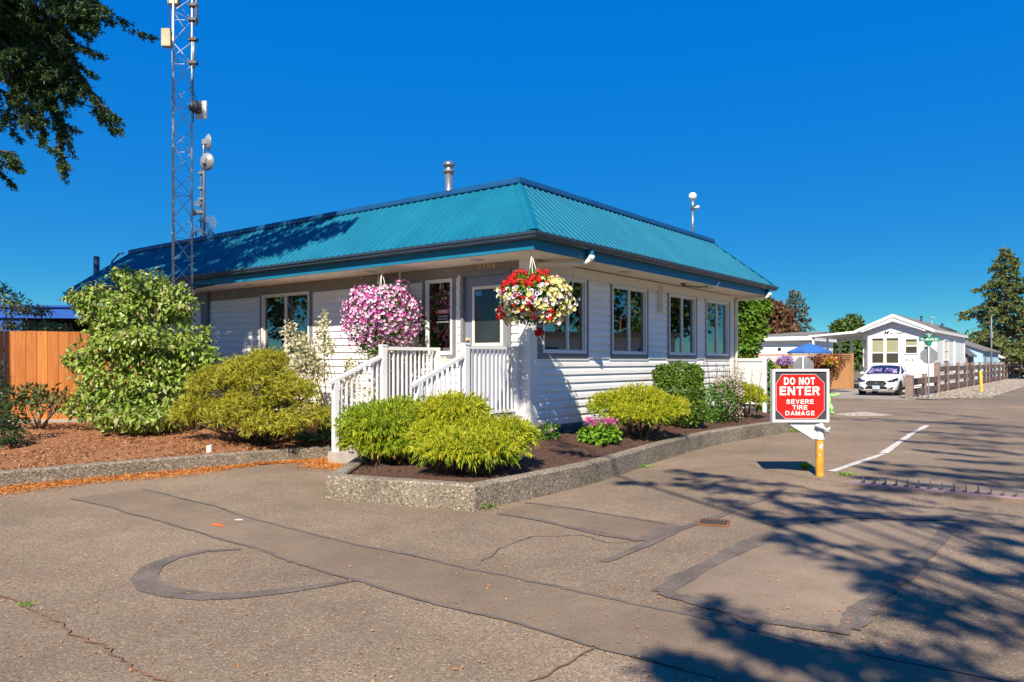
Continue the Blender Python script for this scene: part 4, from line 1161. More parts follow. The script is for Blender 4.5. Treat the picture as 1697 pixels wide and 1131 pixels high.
# ================================================================== TYRE SPIKE STRIP
c = [G(1421,789), G(1395,804), G(1697,834), G(1697,809)]
ux = (G(1697,822)-G(1408,796)); ux = ux/np.linalg.norm(ux); uy = np.array((-ux[1],ux[0],0))
o0 = G(1408,796)
SS = T('tire_spike_strip', 'row of dark tyre spikes on pink painted plate across the road', 'spike strip', o0, 'W')
mb = MB(); mb.obox(o0+ux*1.9+np.array((0,0,.0)), ux*1.95, uy*.52, (0,0,.012)); SS.part('concrete_pad', mb, M['patch_light'])
p0 = G(1424,803); ln = np.linalg.norm(G(1697,822)-p0)
mb = MB(); mb.obox(p0+ux*1.7+np.array((0,0,.018)), ux*1.8, uy*.085, (0,0,.008)); SS.part('plate', mb, M['pink_paint'])
sp = None
for i in range(24):
    c_ = p0 + ux*(.06+i*.131) + np.array((0,0,.026))
    if sp is None:
        mb = MB(); mb.extrude([c_-ux*.006+uy*.045, c_-ux*.006-uy*.045, c_-ux*.006-uy*.02+np.array((0,0,.10)), c_-ux*.006+uy*.02+np.array((0,0,.045))], ux*.012); mb.obox(c_+uy*.0-ux*.018+np.array((0,0,.009)), ux*.016, uy*.04, (0,0,.009))
        sp = SS.part('spike', mb, M['steel_dark']); s0 = c_
    else:
        s_ = sp.copy(); COL.objects.link(s_); s_.location = c_-s0
dg = G(1183,866)
DR = T('drain_grate', 'small rusty square drain grate set in the asphalt', 'drain grate', (dg[0],dg[1],0), 'W')
mb = MB(); a = R(-20); e1 = np.array((math.cos(a),math.sin(a),0))*.15; e2 = np.array((-math.sin(a),math.cos(a),0))*.15; c_ = np.array((dg[0],dg[1],.0))
for s in (-1,1): mb.obox(c_+e1*s*.95, e1*.06, e2, (0,0,.008)); mb.obox(c_+e2*s*.95, e1*.89, e2*.06, (0,0,.008))
DR.part('frame', mb, M['rust'])
for i in range(7):
    mb = MB(); mb.obox(c_+e1*(-.75+.25*i), e1*.05, e2*.88, (0,0,.006)); DR.part('bar', mb, M['steel_dark'])
mb = MB(); mb.obox(c_+np.array((0,0,-.0055)), e1*.88, e2*.88, (0,0,.001)); DR.part('pit', mb, M['soil'])
q = G(347,750,.2); mb = MB(); mb.lathe([(.045,-.05),(.045,.11),(.036,.112),(.034,.06),(0,.06)], (q[0],q[1],.2), 14)
tagged('pipe_stub', mb, M['cream'], 'short pale pipe stub poking out of the bark mulch', 'pipe', smooth=False)

# ================================================================== LEFT CEDAR FENCE
FA, FB = np.array((-14.6,14.72)), np.array((-6.6,17.35))
fd = (FB-FA)/np.linalg.norm(FB-FA); fn = np.array((fd[1],-fd[0]))
CF = T('cedar_fence', 'orange stained cedar board fence behind the mulch bed', 'fence', (FA[0],FA[1],.3), 'W')
g = np.random.default_rng(4)
for i in range(34):
    s0 = i*.203; c0 = FA+fd*(s0+.1)
    mb = MB(); zt = 2.30+g.uniform(-.008,.008); dd = g.uniform(-.004,.004)
    mb.obox((c0[0]+fn[0]*dd,c0[1]+fn[1]*dd,(zt+.40)/2), np.append(fd*(.0985-g.uniform(0,.002)),0), np.append(fn*.009,0), (0,0,(zt-.40)/2))
    CF.part('plank', mb, M[('cedar','cedar2','cedar3')[g.integers(0,3)]])
for z in (.75,1.9):
    mb = MB(); c0 = FA+fd*3.45-fn*.04; mb.obox((c0[0],c0[1],z), np.append(fd*3.45,0), np.append(fn*.02,0), (0,0,.045)); CF.part('stringer', mb, M['cedar2'])
mb = MB(); c0 = FA+fd*3.45+fn*.03; mb.obox((c0[0],c0[1],.30), np.append(fd*3.48,0), np.append(fn*.06,0), (0,0,.11)); CF.part('footing_board', mb, M['concrete'])

# blue carport behind the fence
A = D(-60,505,22.0); Bq = D(215,505,22.6)
bd = (Bq-A)[:2]; bl_ = np.linalg.norm(bd); bd /= bl_; bn = np.array((-bd[1],bd[0]))
CP = T('blue_carport', 'bright blue flat roofed carport with dark opening behind the cedar fence', 'carport', (A[0],A[1],0), 'W')
def cpb(mb, a0,a1,d0,d1,z0,z1):
    c0 = A[:2]+bd*(a0+a1)/2+bn*(d0+d1)/2
    return mb.obox((c0[0],c0[1],(z0+z1)/2), np.append(bd*(a1-a0)/2,0), np.append(bn*(d1-d0)/2,0), (0,0,(z1-z0)/2))
zc = A[2]
mb = MB(); cpb(mb,-3,bl_+1.2,0,.06,zc-.38,zc-.06); CP.part('fascia', mb, M['carport_blue'])
mb = MB(); cpb(mb,-3.05,bl_+1.25,-.06,5,zc-.058,zc); CP.part('roof', mb, M['carport_blue'])
mb = MB(); cpb(mb,-3,bl_+1,4.6,4.7,0,zc-.06); cpb(mb,-3,-2.9,.1,4.6,0,zc-.06); CP.part('back_wall', mb, M['black'])
mb = MB(); cpb(mb,-.4,1.55,.08,.16,0,zc-.39); CP.part('side_panel', mb, M['carport_blue'])
mb = MB(); cpb(mb,3.5,5.6,.2,.26,zc-.95,zc-.72); cpb(mb,3.0,5.8,.5,.56,zc-1.2,zc-1.05); CP.part('grey_plank', mb, M['bark_pale'])
for a in (2.0,5.2):
    mb = MB(); cpb(mb,a,a+.12,.2,.32,0,zc-.39); CP.part('support_post', mb, M['black'])

# ================================================================== LATTICE TOWER AND DISH MAST
ty = uxb(299, -1.55); tp = to_w(-1.55, ty)
TW = T('lattice_tower', 'tall galvanised triangular lattice radio tower beside the roof edge', 'tower', (tp[0],tp[1],.3), 'W')
Yt = tp[1]; k_ = Yt/FPX
lx = [(283.5-299.5)*k_, (299-299.5)*k_, (315-299.5)*k_]
legs = [np.array((tp[0]+lx[0],tp[1]+.10,0)), np.array((tp[0]+lx[1],tp[1]-.34,0)), np.array((tp[0]+lx[2],tp[1]+.12,0))]
HT = 16.0
for l in legs:
    mb = MB(); mb.tube([l+(0,0,.2), l+(0,0,HT)], .024, 8)
    for z in np.arange(1.5,HT,3.05): mb.tube([l+(0,0,z-.05), l+(0,0,z+.05)], .036, 8)
    TW.part('leg', mb, M['galv'], smooth=True)
for i in range(3):
    a, b = legs[i], legs[(i+1)%3]; mb = MB(); z = .4; k = 0
    while z < HT-.6:
        mb.tube([(a if k%2==0 else b)+(0,0,z), (b if k%2==0 else a)+(0,0,z+.5)], .0095, 5)
        if k%2==0: mb.tube([a+(0,0,z), b+(0,0,z)], .008, 5)
        z += .5; k += 1
    TW.part('bracing', mb, M['galv'], smooth=True)
def tz(v): return CAM_H + Yt*(VH-v)/FPX
def tx(u): return (u-CX)*k_
def box_at(u0,u1,v0,v1,depth,y0=0.): return (tx(u0),tx(u1),Yt+y0-depth/2,Yt+y0+depth/2,tz(v1),tz(v0))
mb = MB(); mb.box(*box_at(267,282,47,76,.16,.08)); mb.box(tx(281),tx(286),Yt+.05,Yt+.12,tz(65),tz(60)); TW.part('equipment_box', mb, M['olive_box'])
mb = MB(); mb.box(*box_at(281,297,-12,9,.2,.0)); TW.part('equipment_box', mb, M['olive_box'])
for (v0,v1,u) in ((-60,38,322),(60,110,317)):
    mb = MB(); mb.tube([(tx(u),Yt+.12,tz(v1)),(tx(u),Yt+.12,tz(v0))], .035, 8)
    an = TW.part('panel_antenna', mb, M['grey_dish'], smooth=True)
    mb = MB()
    for v in (v0+2 if v0 > 0 else 5, v1-9): mb.box(tx(309),tx(323),Yt+.06,Yt+.2,tz(v)-.03,tz(v)+.03)
    TW.part('clamp', mb, M['steel_dark'], an)
mb = MB(); mb.box(*box_at(317,335.5,162,191,.07,.25)); pa = TW.part('flat_panel_antenna', mb, M['sign_white'])
mb = MB(); mb.box(tx(317),tx(327),Yt+.02,Yt+.21,tz(184),tz(168)); mb.box(tx(313),tx(320),Yt+.0,Yt+.12,tz(182),tz(174)); mb.ball((tx(323),Yt+.05,tz(178)),.09,8,6); mb.tube([(tx(315),Yt,tz(150)),(tx(322),Yt,tz(155)),(tx(324),Yt+.1,tz(168))],.01,5); TW.part('radio_unit', mb, M['steel_dark'], pa)
mb = MB(); mb.tube([legs[2]+(0.03,0,tz(200)), legs[2]+(.035,-.02,tz(150)), legs[2]+(.02,0,tz(40)), legs[2]+(.03,.02,tz(-50))], .009, 5)
mb.tube([legs[1]+(.02,0,tz(80)), legs[1]+(-.1,0.05,tz(60)), legs[1]+(-.16,.1,tz(20)), legs[1]+(-.1,.1,tz(-40))], .008, 5); TW.part('cable', mb, M['black'], smooth=True)
mb = MB(); mb.tube([legs[2]+(0,0,tz(478)), np.array(to_w(-.9, ty-.4, 3.42))], .02, 6); mb.tube([legs[1]+(0,0,tz(478)), np.array(to_w(-.9, ty-.1, 3.42))], .02, 6); TW.part('wall_bracket', mb, M['steel_dark'], smooth=True)

mq = to_b(D(340,392,22.6)); mw = to_w(mq[0],mq[1])
DM = T('dish_mast', 'grey pole with two round microwave dishes rising behind the roof', 'antenna mast', (mw[0],mw[1],4.8), 'W')
Ym = mw[1]; km = Ym/FPX
def mx_(u): return (u-CX)*km
def mz(v): return CAM_H + Ym*(VH-v)/FPX
mb = MB(); mb.tube([(mx_(338.5),Ym,4.78),(mx_(338.5),Ym,mz(295)),(mx_(337.5),Ym,mz(250)),(mx_(337.5),Ym,mz(232))], [.042,.042,.032,.03], 10); DM.part('pole', mb, M['flue'], smooth=True)
mb = MB(); mb.tube([(mx_(332),Ym+.05,4.78),(mx_(332),Ym+.05,mz(280))], .028, 8)
for v in (287,312,330,352,366): mb.box(mx_(329),mx_(338),Ym-.03,Ym+.1,mz(v)-.025,mz(v)+.025)
DM.part('side_pole', mb, M['flue'], smooth=False)
def dish(u, v, rpx, ax, mat, fu):
    c = np.array((mx_(u), Ym-.1, mz(v))); r = rpx*km; ax = unit(np.array(ax, float))
    mb = MB(); mb.lathe([(0,-r*.42),(r*.4,-r*.36),(r*.75,-r*.2),(r,0),(r*1.02,r*.04),(r,r*.08),(r*.6,r*.12),(0,r*.14)], c, 20, ax)
    o = DM.part('dish', mb, mat, smooth=True)
    mb = MB(); b = c-ax*r*.42; mb.box(b[0]-.06,b[0]+.06,b[1]-.05,b[1]+.05,b[2]-.07,b[2]+.07); mb.tube([b, (mx_(338), Ym, b[2]-.03)], .025, 6); mb.tube([c-ax*r*.2+(0,0,-r*.5),(mx_(338),Ym,b[2]-.12)],.015,6)
    DM.part('mount', mb, M['galv_dull'], o, smooth=False)
    return o
dish(347,238,13.5,(.75,.62,.05),M['grey_dish'],0); dish(345,270,14.5,(.35,.93,.05),M['grey_dish'],0)
def grid_dish(u,v,rpx):
    c = np.array((mx_(u), Ym-.05, mz(v))); r = rpx*km; mb = MB()
    for f in (1,.72,.42):
        mb.tube([c+np.array((r*f*math.cos(a)*.85,.1*(1-f),r*f*math.sin(a))) for a in np.linspace(0,6.283,17)], .007, 4, False)
    for k in range(-4,5):
        x = k/4.5; h_ = math.sqrt(max(.02,1-x*x)); mb.tube([c+(r*x*.85,0,-r*h_), c+(r*x*.85,0,r*h_)], .005, 4)
    for k in (-.5,0,.5): mb.tube([c+(-r*.85*math.sqrt(1-k*k),0,r*k), c+(r*.85*math.sqrt(1-k*k),0,r*k)], .007, 4)
    mb.tube([c, c+(-.35*r-.1,.05,-.02)], .012, 5)
    DM.part('grid_dish', mb, M['grey_dish'], smooth=False)
grid_dish(349.5,370,11.5); grid_dish(350,388,7); grid_dish(328.5,338,5)
mb = MB(); c = np.array((mx_(327),Ym,mz(352))); mb.extrude([c+(-.13,-.05,-.11),c+(.05,-.02,-.05),c+(.05,-.02,.05),c+(-.13,-.05,.11)],(0,.1,0)); mb.tube([c+(.05,0,0),(mx_(332),Ym,c[2])],.015,5); DM.part('horn_antenna', mb, M['grey_dish'])
mb = MB(); mb.tube([(mx_(325),Ym,mz(392)),(mx_(325),Ym,mz(374))],.025,6); mb.tube([(mx_(321),Ym-.1,mz(395)),(mx_(325),Ym-.1,mz(386)),(mx_(334),Ym-.1,mz(383)),(mx_(342),Ym-.1,mz(387)),(mx_(344),Ym-.1,mz(392))],.018,6); DM.part('cable_arch', mb, M['steel_dark'], smooth=True)

# ================================================================== HANGING BASKETS
def petunia(name, petal, throat, r=.034, th=.36):
    V = [(0,0,-.012)]; n = 10
    for i in range(n):
        a = 2*math.pi*i/n; V.append((th*r*math.cos(a), th*r*math.sin(a), .0))
    for i in range(n):
        a = 2*math.pi*i/n; q = r*(1.0 if i%2==0 else .86); V.append((q*math.cos(a), q*math.sin(a), .010+.004*(i%2)))
    F = [(0,1+i,1+(i+1)%n) for i in range(n)]; mi = [1]*n
    for i in range(n):
        j = (i+1)%n; F.append((1+i,1+n+i,1+n+j)); F.append((1+i,1+n+j,1+j)); mi += [0,0]
    return np_mesh(name, np.array(V), np.array(F), [petal, throat], mi), np.array(V), np.array(F)
def frame_of(n_):
    n_ = unit(np.asarray(n_, float)); a = unit(np.cross(n_, RNG.normal(size=3))); b = np.cross(n_, a)
    return Matrix(((a[0],b[0],n_[0]),(a[1],b[1],n_[1]),(a[2],b[2],n_[2])))
def place_flower(thing, name, mesh, p, n_, s=1.0):
    o = bpy.data.objects.new(name, mesh); COL.objects.link(o); o.parent = thing.o
    o.matrix_local = Matrix.Translation(Vector(np.asarray(p)-thing.base)) @ frame_of(n_).to_4x4() @ Matrix.Scale(s, 4)
    return o
def ball_pts(c, r, n, view=True, low=-.75, jit=.08, zmax=.9):
    out = []; ph = (c[0]*7, c[0]*3+1, 2.0)
    while len(out) < n:
        d = rand_dir(1)[0]
        if d[2] < low or d[2] > zmax: continue
        if view and (d @ np.array((0,-1,.15))) < -.12: continue
        lump = 1+.09*math.sin(5*d[0]+ph[0])*math.sin(5*d[2]+ph[1])+.06*math.sin(11*d[0]+ph[2])*math.cos(9*d[2])
        out.append((np.asarray(c)+d*np.asarray(r)*lump*(1+RNG.normal()*jit), d))
    return out
def hook_and_pot(t, hook, c, r, potz):
    mb = MB(); mb.tube([(hook[0],hook[1],hook[2]+.02),(hook[0],hook[1],hook[2]-.04),(hook[0]+.02,hook[1],hook[2]-.06),(hook[0],hook[1],hook[2]-.085),(hook[0]-.015,hook[1],hook[2]-.06)], .006, 6); t.part('hook', mb, M['white_paint'], smooth=True)
    top = np.array((hook[0],hook[1],hook[2]-.07))
    for a in (.4,2.5,4.6):
        mb = MB(); mb.tube([top, (c[0]+.17*math.cos(a), c[1]+.17*math.sin(a), potz)], .005, 5); t.part('hanger_wire', mb, M['white_paint'], smooth=True)
    mb = MB(); mb.lathe([(0,-.16),(.12,-.16),(.17,0),(.175,.01),(.16,.01),(.15,-.02),(0,-.03)], (c[0],c[1],potz), 16); t.part('pot', mb, M['soil'], smooth=True)

# pink basket
px_ = -.80; py_ = uxb(633, px_); pw = to_w(px_, py_); Yp = pw[1]
pc = D(633,527,Yp); pr_ = np.array((60,62,58))*Yp/FPX
PB = T('hanging_basket', 'hanging basket overflowing with pink and magenta flowers left of the narrow window', 'hanging basket', (pw[0],pw[1],3.4), 'W', 'flower baskets hanging from the eaves')
hook_and_pot(PB, (pw[0],pw[1],3.41), pc, pr_, pc[2]+.12)
V, F = clump_leaves([(pc,pr_*.86),(pc+(0,0,-.35),pr_*.62)], 5200, .05, .028, low=-.95, depth=.55, noise=.12); PB.np_part('foliage', V, F, M['green'], stuff=True)
fm = [petunia('flower', M['pink_light'], M['pink_mid'], .032)[0], petunia('flower', M['pink_mid'], M['magenta'], .032)[0], petunia('flower', M['magenta'], M['petal_purple'], .032)[0], petunia('flower', M['pink_pale'], M['pink_mid'], .032)[0]]
pts = ball_pts(pc, pr_, 300, jit=.07)
for p, d in pts:
    hi = d[2]
    k = RNG.choice(4, p=[.46,.34,.08,.12] if hi > -.2 else [.30,.48,.16,.06])
    if hi > .55 and d[0] < .1 and RNG.random() < .6: k = 2
    if hi < -.45 and RNG.random() < .35: continue
    place_flower(PB, 'flower', fm[k], p, unit(d+RNG.normal(size=3)*.35+(0,-.25,.1)), RNG.uniform(.75,1.2))
_, fv, ff = petunia('flower', M['pink_light'], M['petal_white'], .033)
def join_flowers(t, pts, mats, tri, vv, s=1.0, name='flowers'):
    Vs = []; Fs = []; mi = []
    for i,(p,d) in enumerate(pts):
        m3 = np.array(frame_of(unit(d+RNG.normal(size=3)*.4))); Vs.append(vv@m3.T*RNG.uniform(.7,1.15)*s + p); Fs.append(tri+i*len(vv)); mi += [int(RNG.integers(0,len(mats)))]*len(tri)
    return t.np_part(name, np.vstack(Vs), np.vstack(Fs), mats, mi=mi, stuff=True)
join_flowers(PB, ball_pts(pc, pr_*1.0, 900, view=False, jit=.08)+ball_pts(pc, pr_*.93, 420, jit=.05), [M['pink_light'],M['pink_mid'],M['pink_light'],M['pink_pale'],M['pink_mid'],M['pink_light'],M['magenta']], ff, fv)
low = [(p+(0,0,-.30),d) for p,d in ball_pts(pc, pr_*.78, 90, low=-.9, jit=.12, zmax=-.1)]
join_flowers(PB, low, [M['pink_mid'],M['magenta'],M['petal_cream']], ff, fv, .8)
V, F = clump_leaves([(pc+(-.1,0,-.58),(.42,.4,.22))], 700, .05, .025, low=-1, depth=.8); PB.np_part('trailing_leaves', V, F, M['bright_green'], stuff=True)

# red, cream and purple basket at the corner
bh = D(881,416,11.92); bc = D(886,500,11.92); br = np.array((59,58,43))*11.92/FPX
BB = T('hanging_basket', 'hanging basket of red, cream and purple throated flowers at the corner of the roof', 'hanging basket', (bh[0],bh[1],3.4), 'W', 'flower baskets hanging from the eaves')
hook_and_pot(BB, (bh[0],bh[1],3.41), bc, br, bc[2]+.05)
V, F = clump_leaves([(bc,br*.88)], 5200, .05, .03, low=-.95, depth=.55, noise=.10); BB.np_part('foliage', V, F, M['green'], stuff=True)
V, F = clump_leaves([(bc+(-.05,0,.12),br*np.array((.75,.75,.78)))], 1300, .045, .03, low=.1, depth=.3); BB.np_part('foliage', V, F, M['bright_green'], stuff=True)
fw_ = petunia('flower', M['petal_white'], M['petal_purple'], .040, .52)[0]; fc_ = petunia('flower', M['petal_cream'], M['petal_yellow'], .042)[0]; fcw = petunia('flower', M['petal_white'], M['petal_yellow'], .038)[0]
gv = []; gf = []
g = np.random.default_rng(3)
for i in range(14):
    d = unit(g.normal(size=3)); d[2] = abs(d[2]); a = unit(np.cross(d, g.normal(size=3))); b = np.cross(d,a); c0 = d*.036
    gv += [c0+a*.022, c0+b*.022, c0-a*.022, c0-b*.022]; gf += [(4*i,4*i+1,4*i+2),(4*i,4*i+2,4*i+3)]
fr2 = np_mesh('red_flower_head', np.array(gv), np.array(gf), M['petal_red'])
nn = 0
for p, d in ball_pts(bc, br, 330, jit=.05, low=-.8):
    u_ = d[0]; z_ = d[2]
    if z_ > .5 and u_ < .35: k = 'r' if RNG.random() < .62 else 'n'
    elif u_ > .30: k = 'c'
    elif RNG.random() < .10: k = 'r'
    elif u_ < -.3 and z_ < .25: k = 'c' if RNG.random() < .7 else 'w'
    elif z_ < -.5: k = 'w' if RNG.random() < .55 else 'c'
    else: k = 'w' if RNG.random() < .62 else 'c'
    if k == 'n' or nn >= 298: continue
    nn += 1
    n_ = unit(d+RNG.normal(size=3)*.25+(0,-.3,.05))
    if k == 'r': place_flower(BB, 'red_flower_head', fr2, p, n_, RNG.uniform(.9,1.5))
    else: place_flower(BB, 'flower', fw_ if k == 'w' else (fc_ if RNG.random() < .75 else fcw), p, n_, RNG.uniform(.8,1.15))
for (du,dv,k) in ((-18,-42,9),(10,-44,9),(-40,-34,7),(30,-38,6),(18,22,9),(8,52,8),(-10,18,4)):
    c0 = bc + np.array((du,0,-dv))*11.92/FPX; dy = math.sqrt(max(.02,1-((c0-bc)[0]/br[0])**2-((c0-bc)[2]/br[2])**2))*br[1]; c0[1] -= dy*.9
    for _ in range(k): place_flower(BB, 'red_flower_head', fr2, c0+RNG.normal(size=3)*.05, (0,-1,.3), RNG.uniform(.9,1.35)); 
_, fv2, ff2 = petunia('flower', M['petal_cream'], M['petal_yellow'], .036)
join_flowers(BB, [q for q in ball_pts(bc, br, 900, view=False, jit=.07) if q[1][0] > .1 or q[1][1] > .1 or q[1][2] < 0][:560], [M['petal_cream'],M['petal_white'],M['petal_cream']], ff2, fv2)

# ================================================================== SHRUBS AND FLOWERS
def stems(t, base, tips, r=.03, mat='bark', name='stems'):
    mb = MB(); base = np.asarray(base, float)
    for tp_ in tips:
        tp_ = np.asarray(tp_, float); md = (base+tp_)/2 + np.array((*(RNG.normal(size=2)*.08), -.05))
        mb.tube([base+np.append(RNG.normal(size=2)*.06,-.08), md, tp_], [r,r*.75,r*.35], 6)
    t.part(name, mb, M[mat], smooth=True)
def pxlobe(u, v, Y, ru, rv, rd=None):
    c = D(u,v,Y); k = Y/FPX
    return (c, np.array((ru*k, (rd if rd else ru)*k, rv*k)))
def cypress(label, base, lobes, n, mat, mat2=None, dead=0, length=.2, name='golden_cypress', low=-.35, droop=1.0, fluff=0., spread=.6):
    t = T(name, label, 'shrub', base, 'W', 'gold thread cypress shrubs')
    stems(t, base, [l[0]+np.array((0,0,-l[1][2]*.1)) for l in lobes]+[np.asarray(l[0])+np.append(RNG.normal(size=2)*l[1][0]*.6,-l[1][2]*.3) for l in lobes]*2, .035)
    V, F = thread_lobes(lobes, n, length, .011, low, droop, fluff, spread=spread); t.np_part('foliage', V, F, M[mat])
    if mat2:
        V, F = thread_lobes([(np.asarray(c)+(0,0,-.02), np.asarray(r)*.96) for c,r in lobes], int(n*.45), length, .011, -.5, droop, fluff, spread=spread); t.np_part('inner_foliage', V, F, M[mat2])
    if dead:
        V, F = thread_lobes([(np.asarray(c)+(0,0,-.12), np.asarray(r)*.72) for c,r in lobes], dead, length*.7, .012, -.6); t.np_part('dead_twigs', V, F, M['dead_thread'])
    return t
b_ = G(640,768,.23)
cypress('greener golden cypress mound beside the bottom of the steps', (b_[0],b_[1],.24), [pxlobe(634,704,10.3,68,36),pxlobe(668,692,10.5,44,30),pxlobe(602,726,10.25,36,27),pxlobe(650,736,10.15,52,26)], 27000, 'gold_green', 'gold', 3200, .13, low=-.3, spread=.28, droop=1.15)
b_ = G(770,790,.23)
cypress('large bright golden cypress of three tiers at the front of the planter', (b_[0]+.05,b_[1]+.25,.24), [pxlobe(752,682,10.25,57,27),pxlobe(776,745,9.35,86,31,62),pxlobe(836,723,9.85,52,29),pxlobe(745,706,10.0,48,22),pxlobe(712,724,9.9,36,24),pxlobe(790,712,9.95,40,22)], 36000, 'gold', 'gold_green', 5200, .125, low=-.22, spread=.28, droop=1.15)
b_ = np.array((2.32,13.75,.28))
cypress('flat topped golden cypress under the first two windows, beside the pink sedum', b_, [pxlobe(1012,674,13.7,38,25),pxlobe(1056,664,13.8,50,24),pxlobe(1096,680,13.6,46,25),pxlobe(1060,688,13.35,54,20)], 22000, 'gold', 'gold_green', 2200, .115, low=-.2, spread=.35)
b_ = np.array((5.62,18.2,.28))
cypress('small golden cypress mound beside the white privacy panel', b_, [pxlobe(1238,658,18.2,31,20),pxlobe(1218,646,18.3,22,14)], 10000, 'gold', 'gold_green', 900, .12)
b_ = G(430,738,.24)
cypress('wide untidy golden cypress in the bark mulch left of the steps', (b_[0],b_[1]+.35,.24), [pxlobe(430,624,13.2,60,29),pxlobe(362,636,13.3,49,29),pxlobe(482,650,12.9,44,24),pxlobe(512,692,12.75,37,28),pxlobe(398,690,12.8,56,30),pxlobe(332,682,13.1,42,32),pxlobe(455,704,12.6,52,24),pxlobe(440,596,13.4,38,16),pxlobe(395,606,13.4,24,14),pxlobe(300,690,13.2,18,24),pxlobe(432,664,13.1,60,30)], 34000, 'gold_left', 'gold_left', 6000, .13, droop=.3, fluff=.4)

def leafshrub(name, label, base, lobes, n, length, width, mat, st=6, group=None, cat_='shrub', depth=.6, hang=.2, r=.02, low=-.8, noise=.1):
    t = T(name, label, cat_, base, 'W', group)
    stems(t, base, [np.asarray(l[0]) for l in lobes][:st], r)
    V, F = clump_leaves(lobes, n, length, width, low=low, depth=depth, hang=hang, noise=noise); t.np_part('foliage', V, F, M[mat])
    return t
# dogwood
db = G(245,716,.28)
DL = [pxlobe(*q) for q in ((225,640,14.7,95,50),(160,668,14.5,52,34),(290,650,14.5,62,50),(230,690,14.2,90,30),(250,580,14.8,90,48),(190,570,14.7,55,40),(315,580,14.8,46,40),(235,520,14.9,74,46),(165,505,14.8,40,32),(240,472,15,46,30),(212,455,15,24,16),(285,500,14.9,46,38),(130,490,14.8,22,14),(345,600,14.7,28,26),(140,600,14.7,30,22))]
DG = T('dogwood', 'tall leafy green dogwood shrub in front of the cedar fence', 'shrub', (db[0],db[1],.28), 'W')
stems(DG, (db[0],db[1],.28), [l[0] for l in DL], .04)
DS = []
for c_, r_ in DL:
    for _ in range(5):
        d = rand_dir(1)[0]; d[1] = -abs(d[1])*.8 if RNG.random() < .7 else d[1]
        DS.append((c_+d*r_*RNG.uniform(.45,.8), r_*RNG.uniform(.36,.56)*np.array((1,1,.8))))
V, F = clump_leaves(DS+[(c_, r_*.82) for c_, r_ in DL], 18000, .105, .06, low=-.9, depth=.6, hang=.75, noise=.22); DG.np_part('foliage', V, F, M['dogwood'], stuff=True)
lv, lf = leaves(np.zeros((1,3)), np.array([[0,1.,0]]), np.array([[0,0,1.]]), .12, .07)
lm = [np_mesh('leaf', lv, lf, pmat('dogwood_leaf_%s' % n_, c_, None, 8, .36, spec=.5)) for n_, c_ in (('mid',(.19,.31,.04)),('lime',(.27,.38,.07)),('deep',(.10,.20,.025)))]
vol = np.array([l[1][0]*l[1][2] for l in DL]); vol /= vol.sum(); k = 0
while k < 298:
    c, r = DS[RNG.integers(0,len(DS))]; d = rand_dir(1)[0]
    if d[1] > .2: continue
    p = c+d*r*RNG.uniform(.95,1.1); o = bpy.data.objects.new('leaf', lm[RNG.integers(0,3)]); COL.objects.link(o); o.parent = DG.o
    zd = unit(d*.8+RNG.normal(size=3)*.35+(0,0,.45)); yd = unit(np.cross(np.cross(zd, unit(d*.5+(0,0,-.9)+RNG.normal(size=3)*.4)), zd)); xd = np.cross(yd, zd)
    m4 = Matrix(((xd[0],yd[0],zd[0],0),(xd[1],yd[1],zd[1],0),(xd[2],yd[2],zd[2],0),(0,0,0,1)))
    o.matrix_local = Matrix.Translation(Vector(p-DG.base)) @ m4 @ Matrix.Scale(RNG.uniform(.75,1.15),4); k += 1

bx = np.array((3.60,16.05,.32))
leafshrub('boxwood', 'clipped rounded green box shrub below the third window', bx, [pxlobe(1125,625,16.0,38,24),pxlobe(1125,650,15.9,42,30),pxlobe(1130,680,15.7,40,30),pxlobe(1100,622,16.0,18,18),pxlobe(1148,622,16.0,16,18)], 13000, .055, .036, 'boxwood', 5, depth=.3, noise=.03)
leafshrub('perennial_clump', 'bright green leafy clump with pale pink sprays between box shrub and far golden mound', (4.85,17.2,.3), [pxlobe(1185,668,17.1,36,34),pxlobe(1160,690,16.7,24,22),pxlobe(1205,650,17.4,26,24)], 3600, .06, .03, 'green', 3, cat_='plant')
t = T('flowering_shrub', 'airy shrub with pale pink blossom sprays in front of the white privacy panel', 'shrub', (5.0,17.3,.3), 'W')
tips = [D(RNG.uniform(1185,1230), RNG.uniform(618,690), RNG.uniform(16.6,17.2)) for _ in range(46)]
stems(t, (5.0,17.0,.3), tips[:24], .008)
pp = np.repeat(np.array(tips), 16, 0) + RNG.normal(size=(46*16,3))*np.array((.06,.06,.05))
V, F = leaves(pp, rand_dir(len(pp)), rand_dir(len(pp)), .04, .028); t.np_part('blossom', V, F, M['pale_pink'], stuff=True)
pp = np.repeat(np.array(tips), 20, 0) + RNG.normal(size=(46*20,3))*.1; V, F = leaves(pp, rand_dir(len(pp)), rand_dir(len(pp)), .05, .018); t.np_part('foliage', V, F, M['boxwood'])
t = T('wispy_seedling', 'wispy dried flower stalks against the far end of the white siding', 'plant', (4.9,17.7,.3), 'W')
mb = MB(); hd = []
for _ in range(26):
    a = np.array((4.9+RNG.normal()*.35, 17.6+RNG.normal()*.25, .4)); b = a+np.array((RNG.normal()*.15, RNG.normal()*.1, RNG.uniform(.9,1.35))); mb.tube([a,(a+b)/2+RNG.normal(size=3)*.03,b], .005, 4); hd += [a+(b-a)*f+RNG.normal(size=3)*.02 for f in RNG.uniform(.55,1,9)]
t.part('stalks', mb, M['bark_pale'])
hd = np.array(hd); V, F = leaves(hd, rand_dir(len(hd)), rand_dir(len(hd)), .035, .02); t.np_part('seed_heads', V, F, M['boxwood'], stuff=True)

